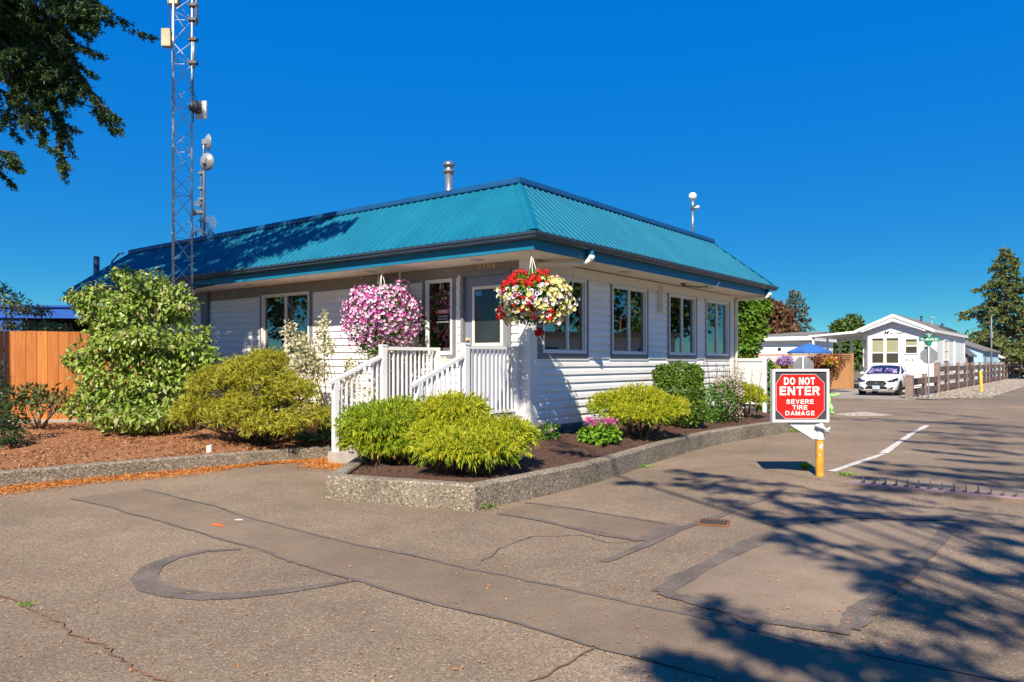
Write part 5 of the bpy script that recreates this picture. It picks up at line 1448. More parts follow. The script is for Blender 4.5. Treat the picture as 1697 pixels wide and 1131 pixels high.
sb = G(996,738,.27)
t = T('sedum', 'low bright green plant topped with deep pink flower heads', 'plant', (sb[0],sb[1],.27), 'W')
lob = [(D(993,722,sb[1]),np.array((.30,.28,.18)))]
V, F = clump_leaves(lob, 900, .10, .05, low=-.5, depth=.7, hang=.3); t.np_part('foliage', V, F, M['bright_green'])
tops = [D(u,v,sb[1]-.02+RNG.uniform(-.1,.2)) for u,v in zip(RNG.uniform(972,1020,34), RNG.uniform(694,708,34))]
pp = np.repeat(np.array(tops), 22, 0)+RNG.normal(size=(34*22,3))*np.array((.03,.03,.012)); V, F = leaves(pp, rand_dir(len(pp))+np.array((0,0,.5)), rand_dir(len(pp)), .03, .02); t.np_part('flower_heads', V, F, M['sedum_pink'], stuff=True)
pb_ = G(905,734,.27)
t = T('pink_flower_clump', 'small clump of pale pink blossom at the foot of the corner boards', 'plant', (pb_[0],pb_[1],.27), 'W')
V, F = clump_leaves([(D(908,722,pb_[1]),np.array((.20,.2,.22)))], 500, .07, .03, depth=.9); t.np_part('foliage', V, F, M['green'])
tops = [D(u,v,pb_[1]-.1+RNG.uniform(-.1,.2)) for u,v in zip(RNG.uniform(886,924,26), RNG.uniform(698,738,26))]
pp = np.repeat(np.array(tops), 12, 0)+RNG.normal(size=(26*12,3))*.025; V, F = leaves(pp, rand_dir(len(pp)), rand_dir(len(pp)), .035, .026); t.np_part('blossom', V, F, M['pale_pink'], stuff=True)

# pale variegated climber by the left window
cb = np.array(to_w(-.9, 4.1, .3)); Yc = cb[1]
leafshrub('variegated_shrub', 'tall cream coloured variegated shrub in front of the left window', cb, [pxlobe(*q) for q in ((512,590,Yc,30,30),(490,570,Yc,20,24),(482,545,Yc,10,14),(535,550,Yc,13,26),(537,528,Yc,6,12),(525,615,Yc,22,26),(500,610,Yc,28,18),(545,575,Yc,12,16),(468,550,Yc,6,5))], 2500, .075, .035, 'cream_leaf', 9, depth=.9, noise=.2, r=.012)
cb = np.array(to_w(-.75, 3.35, .3)); Yc = cb[1]
leafshrub('variegated_climber', 'smaller cream variegated climber behind the left porch railing', cb, [pxlobe(*q) for q in ((583,640,Yc,14,22),(590,612,Yc,12,14),(577,605,Yc,7,14),(612,650,Yc,12,12))], 620, .07, .03, 'cream_leaf', 4, depth=.9, r=.008)
cb = np.array(to_w(-.16, 2.62, 1.0)); Yc = cb[1]
leafshrub('wall_vine', 'thin dark vine with white blooms climbing beside the narrow window', (cb[0],cb[1],.4), [pxlobe(*q) for q in ((697,555,Yc,6,20),(694,590,Yc,5,18),(700,530,Yc,5,10))], 260, .07, .03, 'rhodo', 3, depth=.9, cat_='vine', r=.008)
# iris fans, hosta
ib = to_w(-1.5, 2.75, .28)
t = T('iris_clump', 'tall green sword leaved iris clump behind the left porch railing', 'plant', ib, 'W')
n_ = 110; P = np.column_stack([ib[0]+RNG.uniform(-.75,.55,n_), ib[1]+RNG.uniform(-.25,.25,n_), np.full(n_,.28)])
dr = np.column_stack([RNG.normal(size=n_)*.22, RNG.normal(size=n_)*.2, np.ones(n_)])
V, F = ribbons(P, dr, dr+np.column_stack([RNG.normal(size=n_)*.35, RNG.normal(size=n_)*.3, -.1*np.ones(n_)]), RNG.uniform(.55,.95,n_), .045); t.np_part('leaves', V, F, M['iris'])
hb = G(515,737,.25)
t = T('hosta', 'low blue green hosta at the end of the bed kerb', 'plant', (hb[0],hb[1]+.2,.24), 'W')
n_ = 46; a = RNG.uniform(0,6.28,n_); P = np.column_stack([hb[0]+.12*np.cos(a)+RNG.uniform(-.25,.25,n_), hb[1]+.25+.1*np.sin(a), np.full(n_,.30)])
V, F = leaves(P, np.column_stack([np.cos(a),np.sin(a),RNG.uniform(.0,.7,n_)]), np.tile((0,0,1.),(n_,1))+RNG.normal(size=(n_,3))*.3, RNG.uniform(.2,.34,n_), .11, .2); t.np_part('leaves', V, F, M['blue_green'])
# rhododendron with bare legs, clipped conifer at the frame edge
rb = np.array((-9.25,14.75,.3))
t = T('rhododendron', 'leggy rhododendron with dark leaves in front of the cedar fence', 'shrub', rb, 'W')
rl = [pxlobe(*q) for q in ((40,660,14.7,40,18),(85,668,14.6,34,18),(20,690,14.6,24,24),(105,655,14.6,16,10),(60,648,14.8,30,10))]
stems(t, rb, [l[0] for l in rl]+[np.asarray(l[0])+RNG.normal(size=3)*.15 for l in rl], .022, 'bark_pale')
V, F = clump_leaves(rl, 620, .13, .045, low=-.9, depth=.9, hang=.2); t.np_part('foliage', V, F, M['rhodo'])
kb = np.array((-9.05,12.3,.28))
t = T('dwarf_conifer', 'dense dark green dwarf conifer at the left edge of the mulch bed', 'shrub', kb, 'W')
stems(t, kb, [kb+(0,0,.8)], .03)
V, F = thread_lobes([(D(-22,660,12.3),np.array((.35,.35,.85))),(D(2,720,12.1),np.array((.30,.3,.28)))], 4200, .12, .012, -.9, .2); t.np_part('foliage', V, F, M['conifer_dark'])
# shrub branches leaning over the fence
ob = np.array((-11.4,17.4,0))
leafshrub('overhanging_cherry', 'thin leaved cherry branches showing above the cedar fence', ob, [pxlobe(*q) for q in ((18,500,17.6,30,16),(45,515,17.6,34,8),(20,540,17.6,24,14),(70,520,17.6,16,4),(5,480,17.6,14,10),(75,543,17.4,40,6))], 1500, .09, .04, 'cherry', 6, cat_='tree', depth=.95, r=.03)
# weeds
def weed(u, v, label, r=.10, n=60, h=.12):
    p = G(u, v); t = T('weed', label, 'weed', (p[0],p[1],0), 'W')
    P = np.column_stack([p[0]+RNG.normal(size=n)*r*.5, p[1]+RNG.normal(size=n)*r*.3, np.zeros(n)])
    dr = rand_dir(n)*.8+np.array((0,0,.9)); V, F = leaves(P, dr, rand_dir(n), h*RNG.uniform(.5,1.2,n), h*.3); t.np_part('leaves', V, F, M['bright_green'])
weed(800,842,'small green weed at the front corner of the planter kerb', .13, 70, .07)
weed(863,823,'tuft of weed grass against the planter kerb, between kerb corner and drain', .14, 90, .10)
weed(1335,778,'small weed just left of the yellow sign post', .05, 40, .13)
weed(1402,788,'low weed at the left end of the spike strip', .12, 60, .06)
weed(1068,774,'pale weed where the planter kerb starts to curve', .12, 40, .06)
weed(1318,716,'dry weed at the far end of the planter kerb', .15, 50, .10)
weed(43,1003,'flat weed growing in the asphalt crack', .05, 34, .03)

# ================================================================== ALONG THE ROAD
# white privacy panel off the end of the office
WP = T('privacy_panel', 'white framed privacy panel at the far corner of the office', 'panel', (9.30,-.80,.1), 'B')
mb = MB(); mb.box(9.29,9.38,-.86,-.77,.0,1.76); WP.part('post', mb, M['white_paint'])
mb = MB(); mb.box(9.29,9.38,.02,.10,.0,1.74); WP.part('post', mb, M['white_paint'])
mb = MB(); mb.box(9.30,9.37,-.77,.02,1.66,1.73); mb.box(9.30,9.37,-.77,.02,.52,.60); WP.part('rail', mb, M['white_paint'])
mb = MB(); mb.box(9.325,9.345,-.77,.02,.60,1.66); WP.part('panel', mb, M['light_grey'])

def octagon(c, r, axis_u, axis_v, t=.004):
    c = np.asarray(c, float)
    return [c + (np.array(axis_u)*math.cos(a)+np.array(axis_v)*math.sin(a))*r for a in np.arange(8)*math.pi/4+math.pi/8]
def stop_sign(label, base, zc, r, ztop, facing, blades=None):
    t = T('stop_sign', label, 'road sign', base, 'W', 'stop signs seen from behind')
    f = unit(np.append(np.array(facing, float), 0)); s = np.array((-f[1],f[0],0)); b = np.asarray(base, float)
    mb = MB(); mb.tube([b-(0,0,.1), b+(0,0,ztop)], .032, 8); t.part('pole', mb, M['galv'], smooth=True)
    mb = MB(); mb.extrude(octagon(b+f*.05+(0,0,zc), r, s, (0,0,1.)), f*.004); pl = t.part('plate', mb, M['galv_dull'])
    mb = MB(); mb.extrude(octagon(b+f*.056+(0,0,zc), r*.97, s, (0,0,1.)), f*.002); t.part('red_face', mb, M['red_sign'], pl)
    return t, b, f, s
sb1 = D(1330.5,640,26.4)
stop_sign('back of a low grey stop sign rising behind the red do not enter sign', (sb1[0],sb1[1],0), 1.45, .385, 1.82, D2)
sb2 = G(1539,662)
t, b, f, s = stop_sign('back of a stop sign carrying green street name blades beside the rail fence', (sb2[0],sb2[1],0), 1.90, .37, 2.86, D2)
cd = np.array((1.0,.06,0)); nn_ = np.array((.06,-1.0,0))
mb = MB(); c = b+(0,0,2.62)+nn_*.04; mb.obox(c, cd*.47, nn_*.004, (0,0,.095)); bl1 = t.part('street_blade', mb, M['street_green'])
mb = MB(); put_text(mb, 'TIMBERLINE RD', c-cd*.40+nn_*.0055-np.array((0,0,.045)), cd, (0,0,1), .80, .09, .01, nrm=nn_); t.part('lettering', mb, M['sign_white'], bl1)
c2d = unit(np.array((.80,.60,0))); n2d = unit(np.array((.6,-.8,0)))
mb = MB(); c = b+(0,0,2.81)+n2d*.01; mb.obox(c, c2d*.36, n2d*.004, (0,0,.08)); bl2 = t.part('street_blade', mb, M['street_green'])
mb = MB(); put_text(mb, 'THUNDERBIRD', c-c2d*.31+n2d*.0055+np.array((0,0,.005)), c2d, (0,0,1), .62, .055, .008, nrm=n2d); put_text(mb, 'CIRCLE', c-c2d*.18+n2d*.0055-np.array((0,0,.06)), c2d, (0,0,1), .36, .045, .008, nrm=n2d); t.part('lettering', mb, M['sign_white'], bl2)
mb = MB(); c = b+(0,0,2.42)+nn_*.04; mb.obox(c, cd*.10, nn_*.004, (0,0,.085)); t.part('small_plate', mb, M['street_green'])

# little green figure
gp = G(1378,685.5); gx = gp[0]-.18; gy = gp[1]
GF = T('green_figure', 'light green toy frog figure standing behind the do not enter sign', 'figure', (gx,gy,0), 'W')
mb = MB(); mb.ball((gx,gy,.80),(.13,.12,.11),14,10); mb.ball((gx-.06,gy-.03,.92),.045,10,8); mb.ball((gx+.08,gy-.03,.92),.045,10,8); GF.part('head', mb, M['lime'], smooth=True)
mb = MB(); mb.lathe([(0,.22),(.12,.24),(.16,.36),(.14,.52),(.09,.66),(.06,.72),(0,.74)], (gx,gy,0), 14); GF.part('body', mb, M['lime'], smooth=True)
for s in (-1,1):
    mb = MB(); mb.tube([(gx+s*.08,gy,.60),(gx+s*.2,gy-.05,.57),(gx+s*.31,gy-.1,.60)], [.045,.038,.035], 8); mb.ball((gx+s*.34,gy-.11,.61),(.055,.03,.045),10,6); GF.part('arm', mb, M['lime'], smooth=True)
    mb = MB(); mb.tube([(gx+s*.09,gy,.30),(gx+s*.17,gy-.04,.18),(gx+s*.15,gy-.02,.05)], [.075,.06,.045], 8); mb.ball((gx+s*.17,gy-.08,.03),(.075,.10,.03),10,6); GF.part('leg', mb, M['lime'], smooth=True)
    mb = MB(); mb.ball((gx+.01+s*.07,gy-.07,.925),.018,8,6); GF.part('eye', mb, M['black'], smooth=True)

# brown post and rail fence
pu = [1507.5,1532,1553,1569,1587,1600.5,1612.7,1623.3,1632.5,1638.5,1648.7,1656.7,1662.8,1668.3,1672.5,1679.9,1684,1688.3,1693]
px = [uyb(u,-1.1) for u in pu]
RF = T('rail_fence', 'weathered brown post and rail fence along the gravel shoulder', 'fence', (px[0],-1.1,0), 'B')
gz = .02
for i,x in enumerate(px):
    big = i in (0,2); hgt = 1.0 if i == 0 else (1.02 if i == 1 else 1.57)
    wv = .15 if i == 0 else (.13 if big else .095)
    mb = MB(); mb.box(x-wv,x+wv,-1.1-wv,-1.1+wv,-.1,hgt); mb.box(x-wv-.012,x+wv+.012,-1.1-wv-.012,-1.1+wv+.012,hgt,hgt+.03)
    RF.part('post', mb, M['brown_post'])
for i in range(len(px)-1):
    a, b_2 = px[i]+.02, px[i+1]-.02
    zs = [(.12,.42),(.56,.88)] if i < 2 else [(.12,.42),(.60,.90),(1.10,1.40)]
    for (z0,z1) in zs:
        mb = MB(); dz = RNG.uniform(-.015,.015,2)
        V = [(a,-1.16,z0+dz[0]),(b_2,-1.16,z0+dz[1]),(b_2,-1.16,z1+dz[1]),(a,-1.16,z1+dz[0])]
        mb.extrude(V, (0,.045,0)); RF.part('rail', mb, M['brown_rail'])
yb_ = G(1626.5,650)
t = T('bollard', 'leaning yellow marker post standing in the gravel shoulder', 'bollard', (yb_[0],yb_[1],0), 'W')
mb = MB(); mb.tube([(yb_[0],yb_[1],-.1),(yb_[0]-.05,yb_[1],1.14)], .085, 10); t.part('post', mb, M['post_yellow'])
mb = MB(); mb.tube([(yb_[0]-.05,yb_[1],1.14),(yb_[0]-.052,yb_[1],1.17)], .075, 10); t.part('cap', mb, M['post_yellow'])

# ---------------------------------------------------------------- parked car, local x forward = towards the camera road
def car():
    cx_, cy_ = 31.55, .72
    t = T('parked_car', 'white crossover car parked on the driveway with patterned sunshade behind the windscreen', 'car', (cx_,cy_,0), 'B')
    # local l: + is the nose (towards -x B); w: across (+ is +y B)
    def Q(l, w, z): return (cx_-l, cy_+w, z)
    def loft(secs, name, mat, parent=None, close=True, smooth=True):
        n = len(secs[0]); mb = MB(); V = [Q(*p) for s in secs for p in s]
        F = [(i*n+j, i*n+(j+1)%n, (i+1)*n+(j+1)%n, (i+1)*n+j) for i in range(len(secs)-1) for j in range(n)]
        if close: F += [tuple(range(n-1,-1,-1)), tuple((len(secs)-1)*n+j for j in range(n))]
        mb.add(V, F); return t.part(name, mb, mat, parent, smooth=smooth)
    def sec(l, hw, zb, zm, zt, tw, crown=.03):
        pts = []
        half = [(0,zb),(hw*.80,zb),(hw*.96,zb+.08),(hw,zm),(hw*.985,zm+.10),(tw+ (hw-tw)*.35,zt-.035),(tw,zt)]
        right = [(l,w,z) for w,z in half]; top = [(l,tw*.5,zt+crown),(l,0,zt+crown*1.25),(l,-tw*.5,zt+crown)]
        left = [(l,-w,z) for w,z in half[::-1]]
        return right+top+left[:-1]
    S = [sec(2.22,.60,.28,.50,.66,.52),sec(2.17,.74,.22,.52,.76,.62),sec(2.05,.85,.20,.58,.84,.70),sec(1.75,.90,.20,.64,.91,.74),sec(1.2,.905,.20,.70,.98,.76),sec(.75,.90,.20,.74,1.03,.78),
         sec(.2,.90,.20,.78,1.02,.84),sec(-.8,.90,.20,.80,1.04,.84),sec(-1.5,.91,.21,.82,1.06,.82),sec(-1.95,.87,.26,.82,1.06,.76),sec(-2.18,.76,.34,.80,1.02,.66)]
    body = loft(S, 'body', M['car_white'])
    def gsec(l, bw, zb, tw, zt):
        return [(l,bw,zb),(l,(bw+tw)/2+.015,(zb+zt)/2),(l,tw+.02,zt-.04),(l,tw-.06,zt),(l,tw*.4,zt+.025),(l,-tw*.4,zt+.025),(l,-tw+.06,zt),(l,-tw-.02,zt-.04),(l,-(bw+tw)/2-.015,(zb+zt)/2),(l,-bw,zb)]
    gl = [gsec(.88,.76,1.00,.74,1.03),gsec(.55,.80,1.0,.68,1.22),gsec(.15,.82,1.0,.62,1.44),gsec(-.3,.83,1.0,.61,1.495),gsec(-1.0,.83,1.0,.60,1.48),gsec(-1.6,.80,1.02,.57,1.36),gsec(-2.05,.72,1.02,.60,1.09)]
    loft(gl, 'window_band', M['car_glass'])
    rf = [[(l,tw+.03,zt-.055),(l,tw-.04,zt+.012),(l,tw*.4,zt+.04),(l,-tw*.4,zt+.04),(l,-tw+.04,zt+.012),(l,-tw-.03,zt-.055),(l,0,zt-.06)] for l,tw,zt in ((.12,.625,1.44),(-.3,.615,1.495),(-1.0,.605,1.48),(-1.62,.575,1.36))]
    loft(rf, 'roof', M['car_white'])
    for s in (-1,1):
        mb = MB(); mb.tube([Q(.95,s*.80,1.00),Q(.55,s*.76,1.21),Q(.12,s*.665,1.43)],.03,6); mb.tube([Q(-.42,s*.845,1.02),Q(-.42,s*.645,1.46)],.022,6); mb.tube([Q(-1.25,s*.84,1.03),Q(-1.5,s*.62,1.40)],.05,6); t.part('pillar', mb, M['car_white'], smooth=True)
        mb = MB(); mb.tube([Q(.1,s*.58,1.50),Q(-.5,s*.57,1.545),Q(-1.3,s*.55,1.49)],.016,6); t.part('roof_rail', mb, M['chrome'], smooth=True)
        mb = MB(); mb.ball(Q(.62,s*1.0,1.06),(.075,.12,.075),12,8); mb.tube([Q(.62,s*.86,1.02),Q(.62,s*.95,1.04)],.025,6); t.part('wing_mirror', mb, M['car_white'], smooth=True)
        # headlight
        mb = MB(); V = [Q(2.20,s*.46,.71),Q(2.10,s*.76,.82),Q(1.84,s*.905,.88),Q(1.92,s*.915,.77),Q(2.16,s*.74,.67),Q(2.215,s*.56,.665)]
        mb.extrude([np.array(v)+np.array((-.035,0,.0)) for v in V],(.10,-s*.02,0)); hl = t.part('headlight', mb, M['car_glass'])
        mb = MB(); mb.ball(Q(2.215,s*.66,.725),(.02,.055,.022),10,6); t.part('lamp_lens', mb, M['chrome'], hl, smooth=True)
        mb = MB(); V = [Q(2.24,s*.54,.36),Q(2.20,s*.76,.44),Q(2.21,s*.72,.33),Q(2.24,s*.56,.31)]; mb.extrude([np.array(v)+np.array((-.03,0,0)) for v in V],(.05,0,0)); t.part('fog_light_recess', mb, M['black'])
        mb = MB(); mb.box(*sorted((Q(.55,0,0)[0],Q(.32,0,0)[0])), *sorted((cy_+s*.905,cy_+s*.925)), .84,.865); t.part('door_handle', mb, M['chrome'])
        for l in (1.36,-1.36):
            c = Q(l, s*.80, .345); ax = (0,s,0)
            mb = MB(); mb.lathe([(.22,-.11),(.31,-.11),(.345,-.08),(.345,.08),(.325,.11),(.235,.115)], c, 24, ax); w_ = t.part('wheel', mb, M['tyre'], smooth=True)
            mb = MB(); mb.lathe([(.235,.095),(.225,.11),(.215,.09),(.06,.07),(.05,.10),(0,.105)], c, 24, ax)
            t.part('rim', mb, M['rim'], w_, smooth=True)
            mb = MB()
            for k in range(10):
                a = k*.628; p = np.array(c)+np.array((math.cos(a)*.05,s*.10,math.sin(a)*.05)); q = np.array(c)+np.array((math.cos(a)*.22,s*.10,math.sin(a)*.22)); mb.bar(p,q,.026,.016,up=(0,1,0))
            t.part('spokes', mb, M['rim'], w_)
            mb = MB(); mb.lathe([(.355,.0),(.395,.0),(.395,.118),(.355,.118)], c, 24, ax); t.part('wheel_arch', mb, M['black'], smooth=False)
        mb = MB(); mb.box(*sorted((Q(.9,0,0)[0],Q(-.9,0,0)[0])), *sorted((cy_+s*.89,cy_+s*.918)), .24,.34); t.part('side_sill', mb, M['black'])
    # nose
    V = [Q(2.2,-.46,.62),Q(2.2,-.34,.72),Q(2.2,.34,.72),Q(2.2,.46,.62),Q(2.2,.36,.50),Q(2.2,-.36,.50)]
    mb = MB(); mb.extrude([np.array(v)+np.array((-.055,0,0)) for v in V],(.10,0,0)); gr = t.part('grille', mb, M['black'])
    mb = MB(); pv = [np.array(v)+np.array((-.058,0,0)) for v in V]
    for i in range(6): mb.bar(pv[i], pv[(i+1)%6], .03, .025)
    t.part('grille_surround', mb, M['chrome'], gr)
    mb = MB()
    for k in range(-4,5): mb.bar(np.array(Q(2.262,k*.085,.52)), np.array(Q(2.262,k*.085,.70)), .012,.01)
    t.part('grille_bars', mb, M['rim'], gr)
    mb = MB(); e = np.array(Q(2.275,0,.62))
    for s in (-1,1): mb.tube([e+np.array((0,s*.05+.045*math.cos(a),.04*math.sin(a))) for a in np.linspace(0,6.283,13)], .011, 6, False)
    t.part('badge', mb, M['chrome'], gr, smooth=True)
    mb = MB(); mb.extrude([np.array(v)+np.array((-.03,0,0)) for v in (Q(2.2,-.52,.31),Q(2.22,-.44,.44),Q(2.22,.44,.44),Q(2.2,.52,.31))],(.06,0,0)); t.part('lower_intake', mb, M['black'])
    mb = MB(); mb.bar(Q(2.19,-.70,.25),Q(2.19,.70,.25),.07,.03); t.part('lip', mb, M['rim'])
    mb = MB(); c = np.array(Q(2.275,0,.40)); mb.obox(c,(.006,0,0),(0,.155,0),(0,0,.078)); pl = t.part('number_plate', mb, M['plate'])
    mb = MB(); put_text(mb, 'BPM2101', c+np.array((-.0075,.125,-.035)), (0,-1,0), (0,0,1), .25, .06, .012, nrm=(-1,0,0)); t.part('lettering', mb, M['plate_text'], pl)
    # sunshade just under the windscreen slope
    for s in (-1,1):
        mb = MB(); a = np.array(Q(.80,s*.06,1.065)); b = np.array(Q(.80,s*.66,1.065)); c = np.array(Q(.46,s*.58,1.27)); d = np.array(Q(.46,s*.10,1.30))
        n_ = unit(np.cross(b-a, d-a)); n_ = n_ if n_[2] > 0 else -n_
        mb.extrude([a+n_*.022,b+n_*.012,c+n_*.012,d+n_*.022], n_*.006); t.part('sunshade', mb, M['sunshade'])
    return t
car()

# ---------------------------------------------------------------- mobile home
def park_home():
    X = 37.0
    t = T('park_model_home', 'white park model home with bay front and gabled grey roof behind the parked car', 'mobile home', (X,1.4,0), 'B')
    bay = [(X,.068),(X,2.744),(X+.8,3.233),(X+.8,-.50)]
    mb = MB(); mb.extrude([(bay[0][0],bay[0][1],.75),(bay[1][0],bay[1][1],.75),(bay[2][0],bay[2][1],.75),(bay[3][0],bay[3][1],.75)],(0,0,2.75)); t.part('bay_front', mb, M['mh_white'])
    mb = MB(); mb.box(X+.8,50.2,-.50,3.233,.75,3.46); t.part('wall', mb, M['mh_white'])
    mb = MB(); mb.extrude([(x,y,0) for x,y in ((X+.04,.10),(X+.04,2.71),(X+.82,3.19),(50.15,3.19),(50.15,-.46),(X+.82,-.46))],(0,0,.76)); t.part('skirting', mb, M['mh_skirt'])
    for i in range(8):
        z = 1.48-i*.17
        mb = MB(); mb.extrude([(X-.02,.068,z),(X-.02,2.744,z),(X-.005,2.744,z+.165),(X-.005,.068,z+.165)],(.03,0,0)); t.part('siding_board', mb, M['mh_skirt'])
        mb = MB(); mb.extrude([(X-.02,.068,z),(X+.78,-.52,z),(X+.79,-.50,z+.165),(X-.005,.07,z+.165)],(.03,.02,0)); t.part('siding_board', mb, M['mh_skirt'])
        mb = MB(); mb.extrude([(X+.8,-.52,z),(50.2,-.52,z),(50.2,-.503,z+.165),(X+.8,-.503,z+.165)],(0,.03,0)); t.part('siding_board', mb, M['mh_skirt'])
    zr, ze, yc = 4.36, 3.47, 1.42
    ya, yb2 = -.62, 3.45
    mb = MB()
    mb.extrude([(X-.35,ya,ze),(X-.35,yc,zr),(X-.35,yc,zr-.10),(X-.35,ya,ze-.10)],(13.6,0,0)); mb.extrude([(X-.35,yb2,ze),(X-.35,yb2,ze-.10),(X-.35,yc,zr-.10),(X-.35,yc,zr)],(13.6,0,0)); rf = t.part('roof', mb, M['shingle'])
    mb = MB(); mb.extrude([(X-.33,ya+.1,ze-.10),(X-.33,yc,zr-.12),(X-.33,yb2-.1,ze-.10),(X-.33,yb2-.5,ze-.12),(X-.33,yc,3.90),(X-.33,ya+.5,ze-.12)],(.05,0,0)); t.part('gable_panel', mb, M['mh_white'])
    mb = MB(); mb.extrude([(X,.068,3.49),(X,2.744,3.49),(X,2.744,3.62),(X,yc,4.05),(X,.068,3.62)],(.1,0,0)); t.part('gable_wall', mb, M['mh_white'])
    mb = MB()
    for (y0,y1) in ((ya,yc),(yb2,yc)): mb.extrude([(X-.38,y0,ze-.19),(X-.38,y0,ze-.01),(X-.38,y1,zr-.01),(X-.38,y1,zr-.19)],(.035,0,0))
    t.part('barge_board', mb, M['white_paint'])
    mb = MB(); mb.extrude([(X-.345,yc,3.945),(X-.345,yc,3.90),(X-.345,ya+.5,ze-.12),(X-.345,ya+.5,ze-.075)],(.014,0,0)); mb.extrude([(X-.345,yc,3.945),(X-.345,yb2-.5,ze-.075),(X-.345,yb2-.5,ze-.12),(X-.345,yc,3.90)],(.014,0,0)); t.part('arch_shadow_strip', mb, M['grey_trim'])  # thin grey strip painted in for the shadow line under the gable arch
    mb = MB(); mb.box(X-.3,50.6,ya-.06,ya+.04,ze-.20,ze-.04); t.part('eave_gutter', mb, M['white_paint'])
    # vertical grooves of the panel siding
    mb = MB()
    for y in np.arange(.25,2.7,.20): mb.box(X-.004,X-.001,y,y+.012,1.66,3.5)
    for x in np.arange(X+1,50,.3): mb.box(x,x+.012,-.504,-.501,1.66,3.3)
    t.part('groove', mb, M['light_grey'], stuff=True)
    for (x,y) in ((X-.012,.03),(X-.012,2.70)):
        mb = MB(); mb.box(x-.01,x+.03,y,y+.09,.3,3.5); t.part('corner_board', mb, M['white_paint'])
    mb = MB(); mb.box(50.05,50.24,-.53,-.45,.3,3.3); t.part('corner_board', mb, M['white_paint'])
    mb = MB(); mb.box(X+.76,X+.86,-.54,-.50,.3,3.3); t.part('corner_board', mb, M['white_paint'])
    def win(P, u, n, w, z0, z1, zm, shade=True, v=False):
        P = np.array((*P,0.)); u = unit(np.array((*u,0.))); n = unit(np.array((*n,0.)))
        def bx(mb, a0,a1,z0,z1,d0,d1): return mb.obox(P+u*(a0+a1)/2+n*(d0+d1)/2+np.array((0,0,(z0+z1)/2)), u*(a1-a0)/2, n*(d1-d0)/2, (0,0,(z1-z0)/2))
        mb = MB(); f = .07
        bx(mb,-f,w+f,z0-f,z0,0,.05); bx(mb,-f,w+f,z1,z1+f,0,.05); bx(mb,-f,0,z0,z1,0,.05); bx(mb,w,w+f,z0,z1,0,.05)
        if zm: bx(mb,0,w,zm-.03,zm+.03,.012,.045)
        if v: bx(mb,w/2-.03,w/2+.03,z0,z1,.012,.044)
        o = t.part('window', mb, M['white_paint'])
        mb = MB(); bx(mb,0,w,z0,zm or z1,.004,.012); t.part('pane', mb, M['mh_glass'], o)
        if zm:
            mb = MB(); bx(mb,0,w,zm,z1-.12,.004,.0125); t.part('pane', mb, M['shade_olive'] if shade else M['mh_glass'], o)
            mb = MB(); bx(mb,0,w,z1-.12,z1,.004,.0115); t.part('pane', mb, M['mh_glass'], o)
    fy = (0,-1); fnm = (-1,0)
    win((X,2.555),fy,fnm,.60,1.45,2.98,2.15); win((X,1.80),fy,fnm,.62,1.45,2.98,2.15); win((X,.80),fy,fnm,.56,2.12,2.90,2.52)
    a = np.array((X,.068)); b = np.array((X+.8,-.50)); u = (b-a)/np.linalg.norm(b-a); win(a+u*.2,u,(-u[1]*-1,-u[0]) if False else (-.58,-.81),.5,2.12,2.90,2.52)
    a = np.array((X+.8,3.233)); b = np.array((X,2.744)); u = (b-a)/np.linalg.norm(b-a); win(a+u*.15,u,(-.52,.85),.62,1.35,2.95,2.15)
    win((X+1.1,-.5),(1,0),(0,-1),.30,1.9,2.95,2.4,False); win((X+4.1,-.5),(1,0),(0,-1),1.5,1.75,2.9,2.3,False,True); win((X+8.2,-.5),(1,0),(0,-1),.45,1.0,2.9,1.9,False)
    mb = MB(); put_text(mb, 'M', (X-.006,1.93,3.20), (0,-1,0), (0,0,1), .27, .20, .008, .25, nrm=(-1,0,0)); put_text(mb, 'ALLARD', (X-.006,1.64,3.20), (0,-1,0), (0,0,1), .74, .115, .010, .3, nrm=(-1,0,0)); t.part('lettering', mb, M['black'])
    mb = MB(); put_text(mb, '1-1', (X-.012,.78,1.66), (0,-1,0), (0,0,1),   .34, .16, .0, nrm=(-1,0,0)); t.part('lettering', mb, M['black'])
    for (x,y,h) in ((43,1.0,.28),(45.5,.2,.22)):
        z = zr-(yc-y)*(zr-ze)/(yc-ya); mb = MB(); mb.lathe([(.06,-.1),(.06,h),(.10,h+.01),(.10,h+.06),(0,h+.07)], (x,y,z), 10); t.part('roof_vent', mb, M['steel_dark'], rf)
    mb = MB(); mb.obox((46.5,.0,3.80),(1.9,0,0),(0,.28,.12),(0,0,.05)); t.part('solar_panel', mb, M['steel_dark'], rf)
    mb = MB(); mb.tube([(44.2,.6,4.0),(44.2,.6,4.5)],.02,6); mb.lathe([(.0,0),(.16,.02),(.16,.05),(0,.06)],(44.2,.6,4.42),10); mb.bar((43.9,.6,4.48),(44.9,.5,4.48),.05,.03); t.part('roof_antenna', mb, M['light_grey'], rf)
    # carport lean-to on the left side
    mb = MB(); mb.extrude([(X-.2,3.25,3.46),(X-.2,6.1,3.22),(X-.2,6.1,3.12),(X-.2,3.25,3.32)],(9.5,0,0)); t.part('carport_roof', mb, M['mh_white'])
    for x in (X-.05,X+3,X+6,X+9):
        mb = MB(); mb.box(x,x+.12,5.8,5.92,0,3.15); t.part('carport_post', mb, M['mh_white'])
    mb = MB(); mb.box(X+2,X+6,3.3,3.36,.4,1.9); t.part('porch_screen', mb, M['grey_trim'])
park_home()

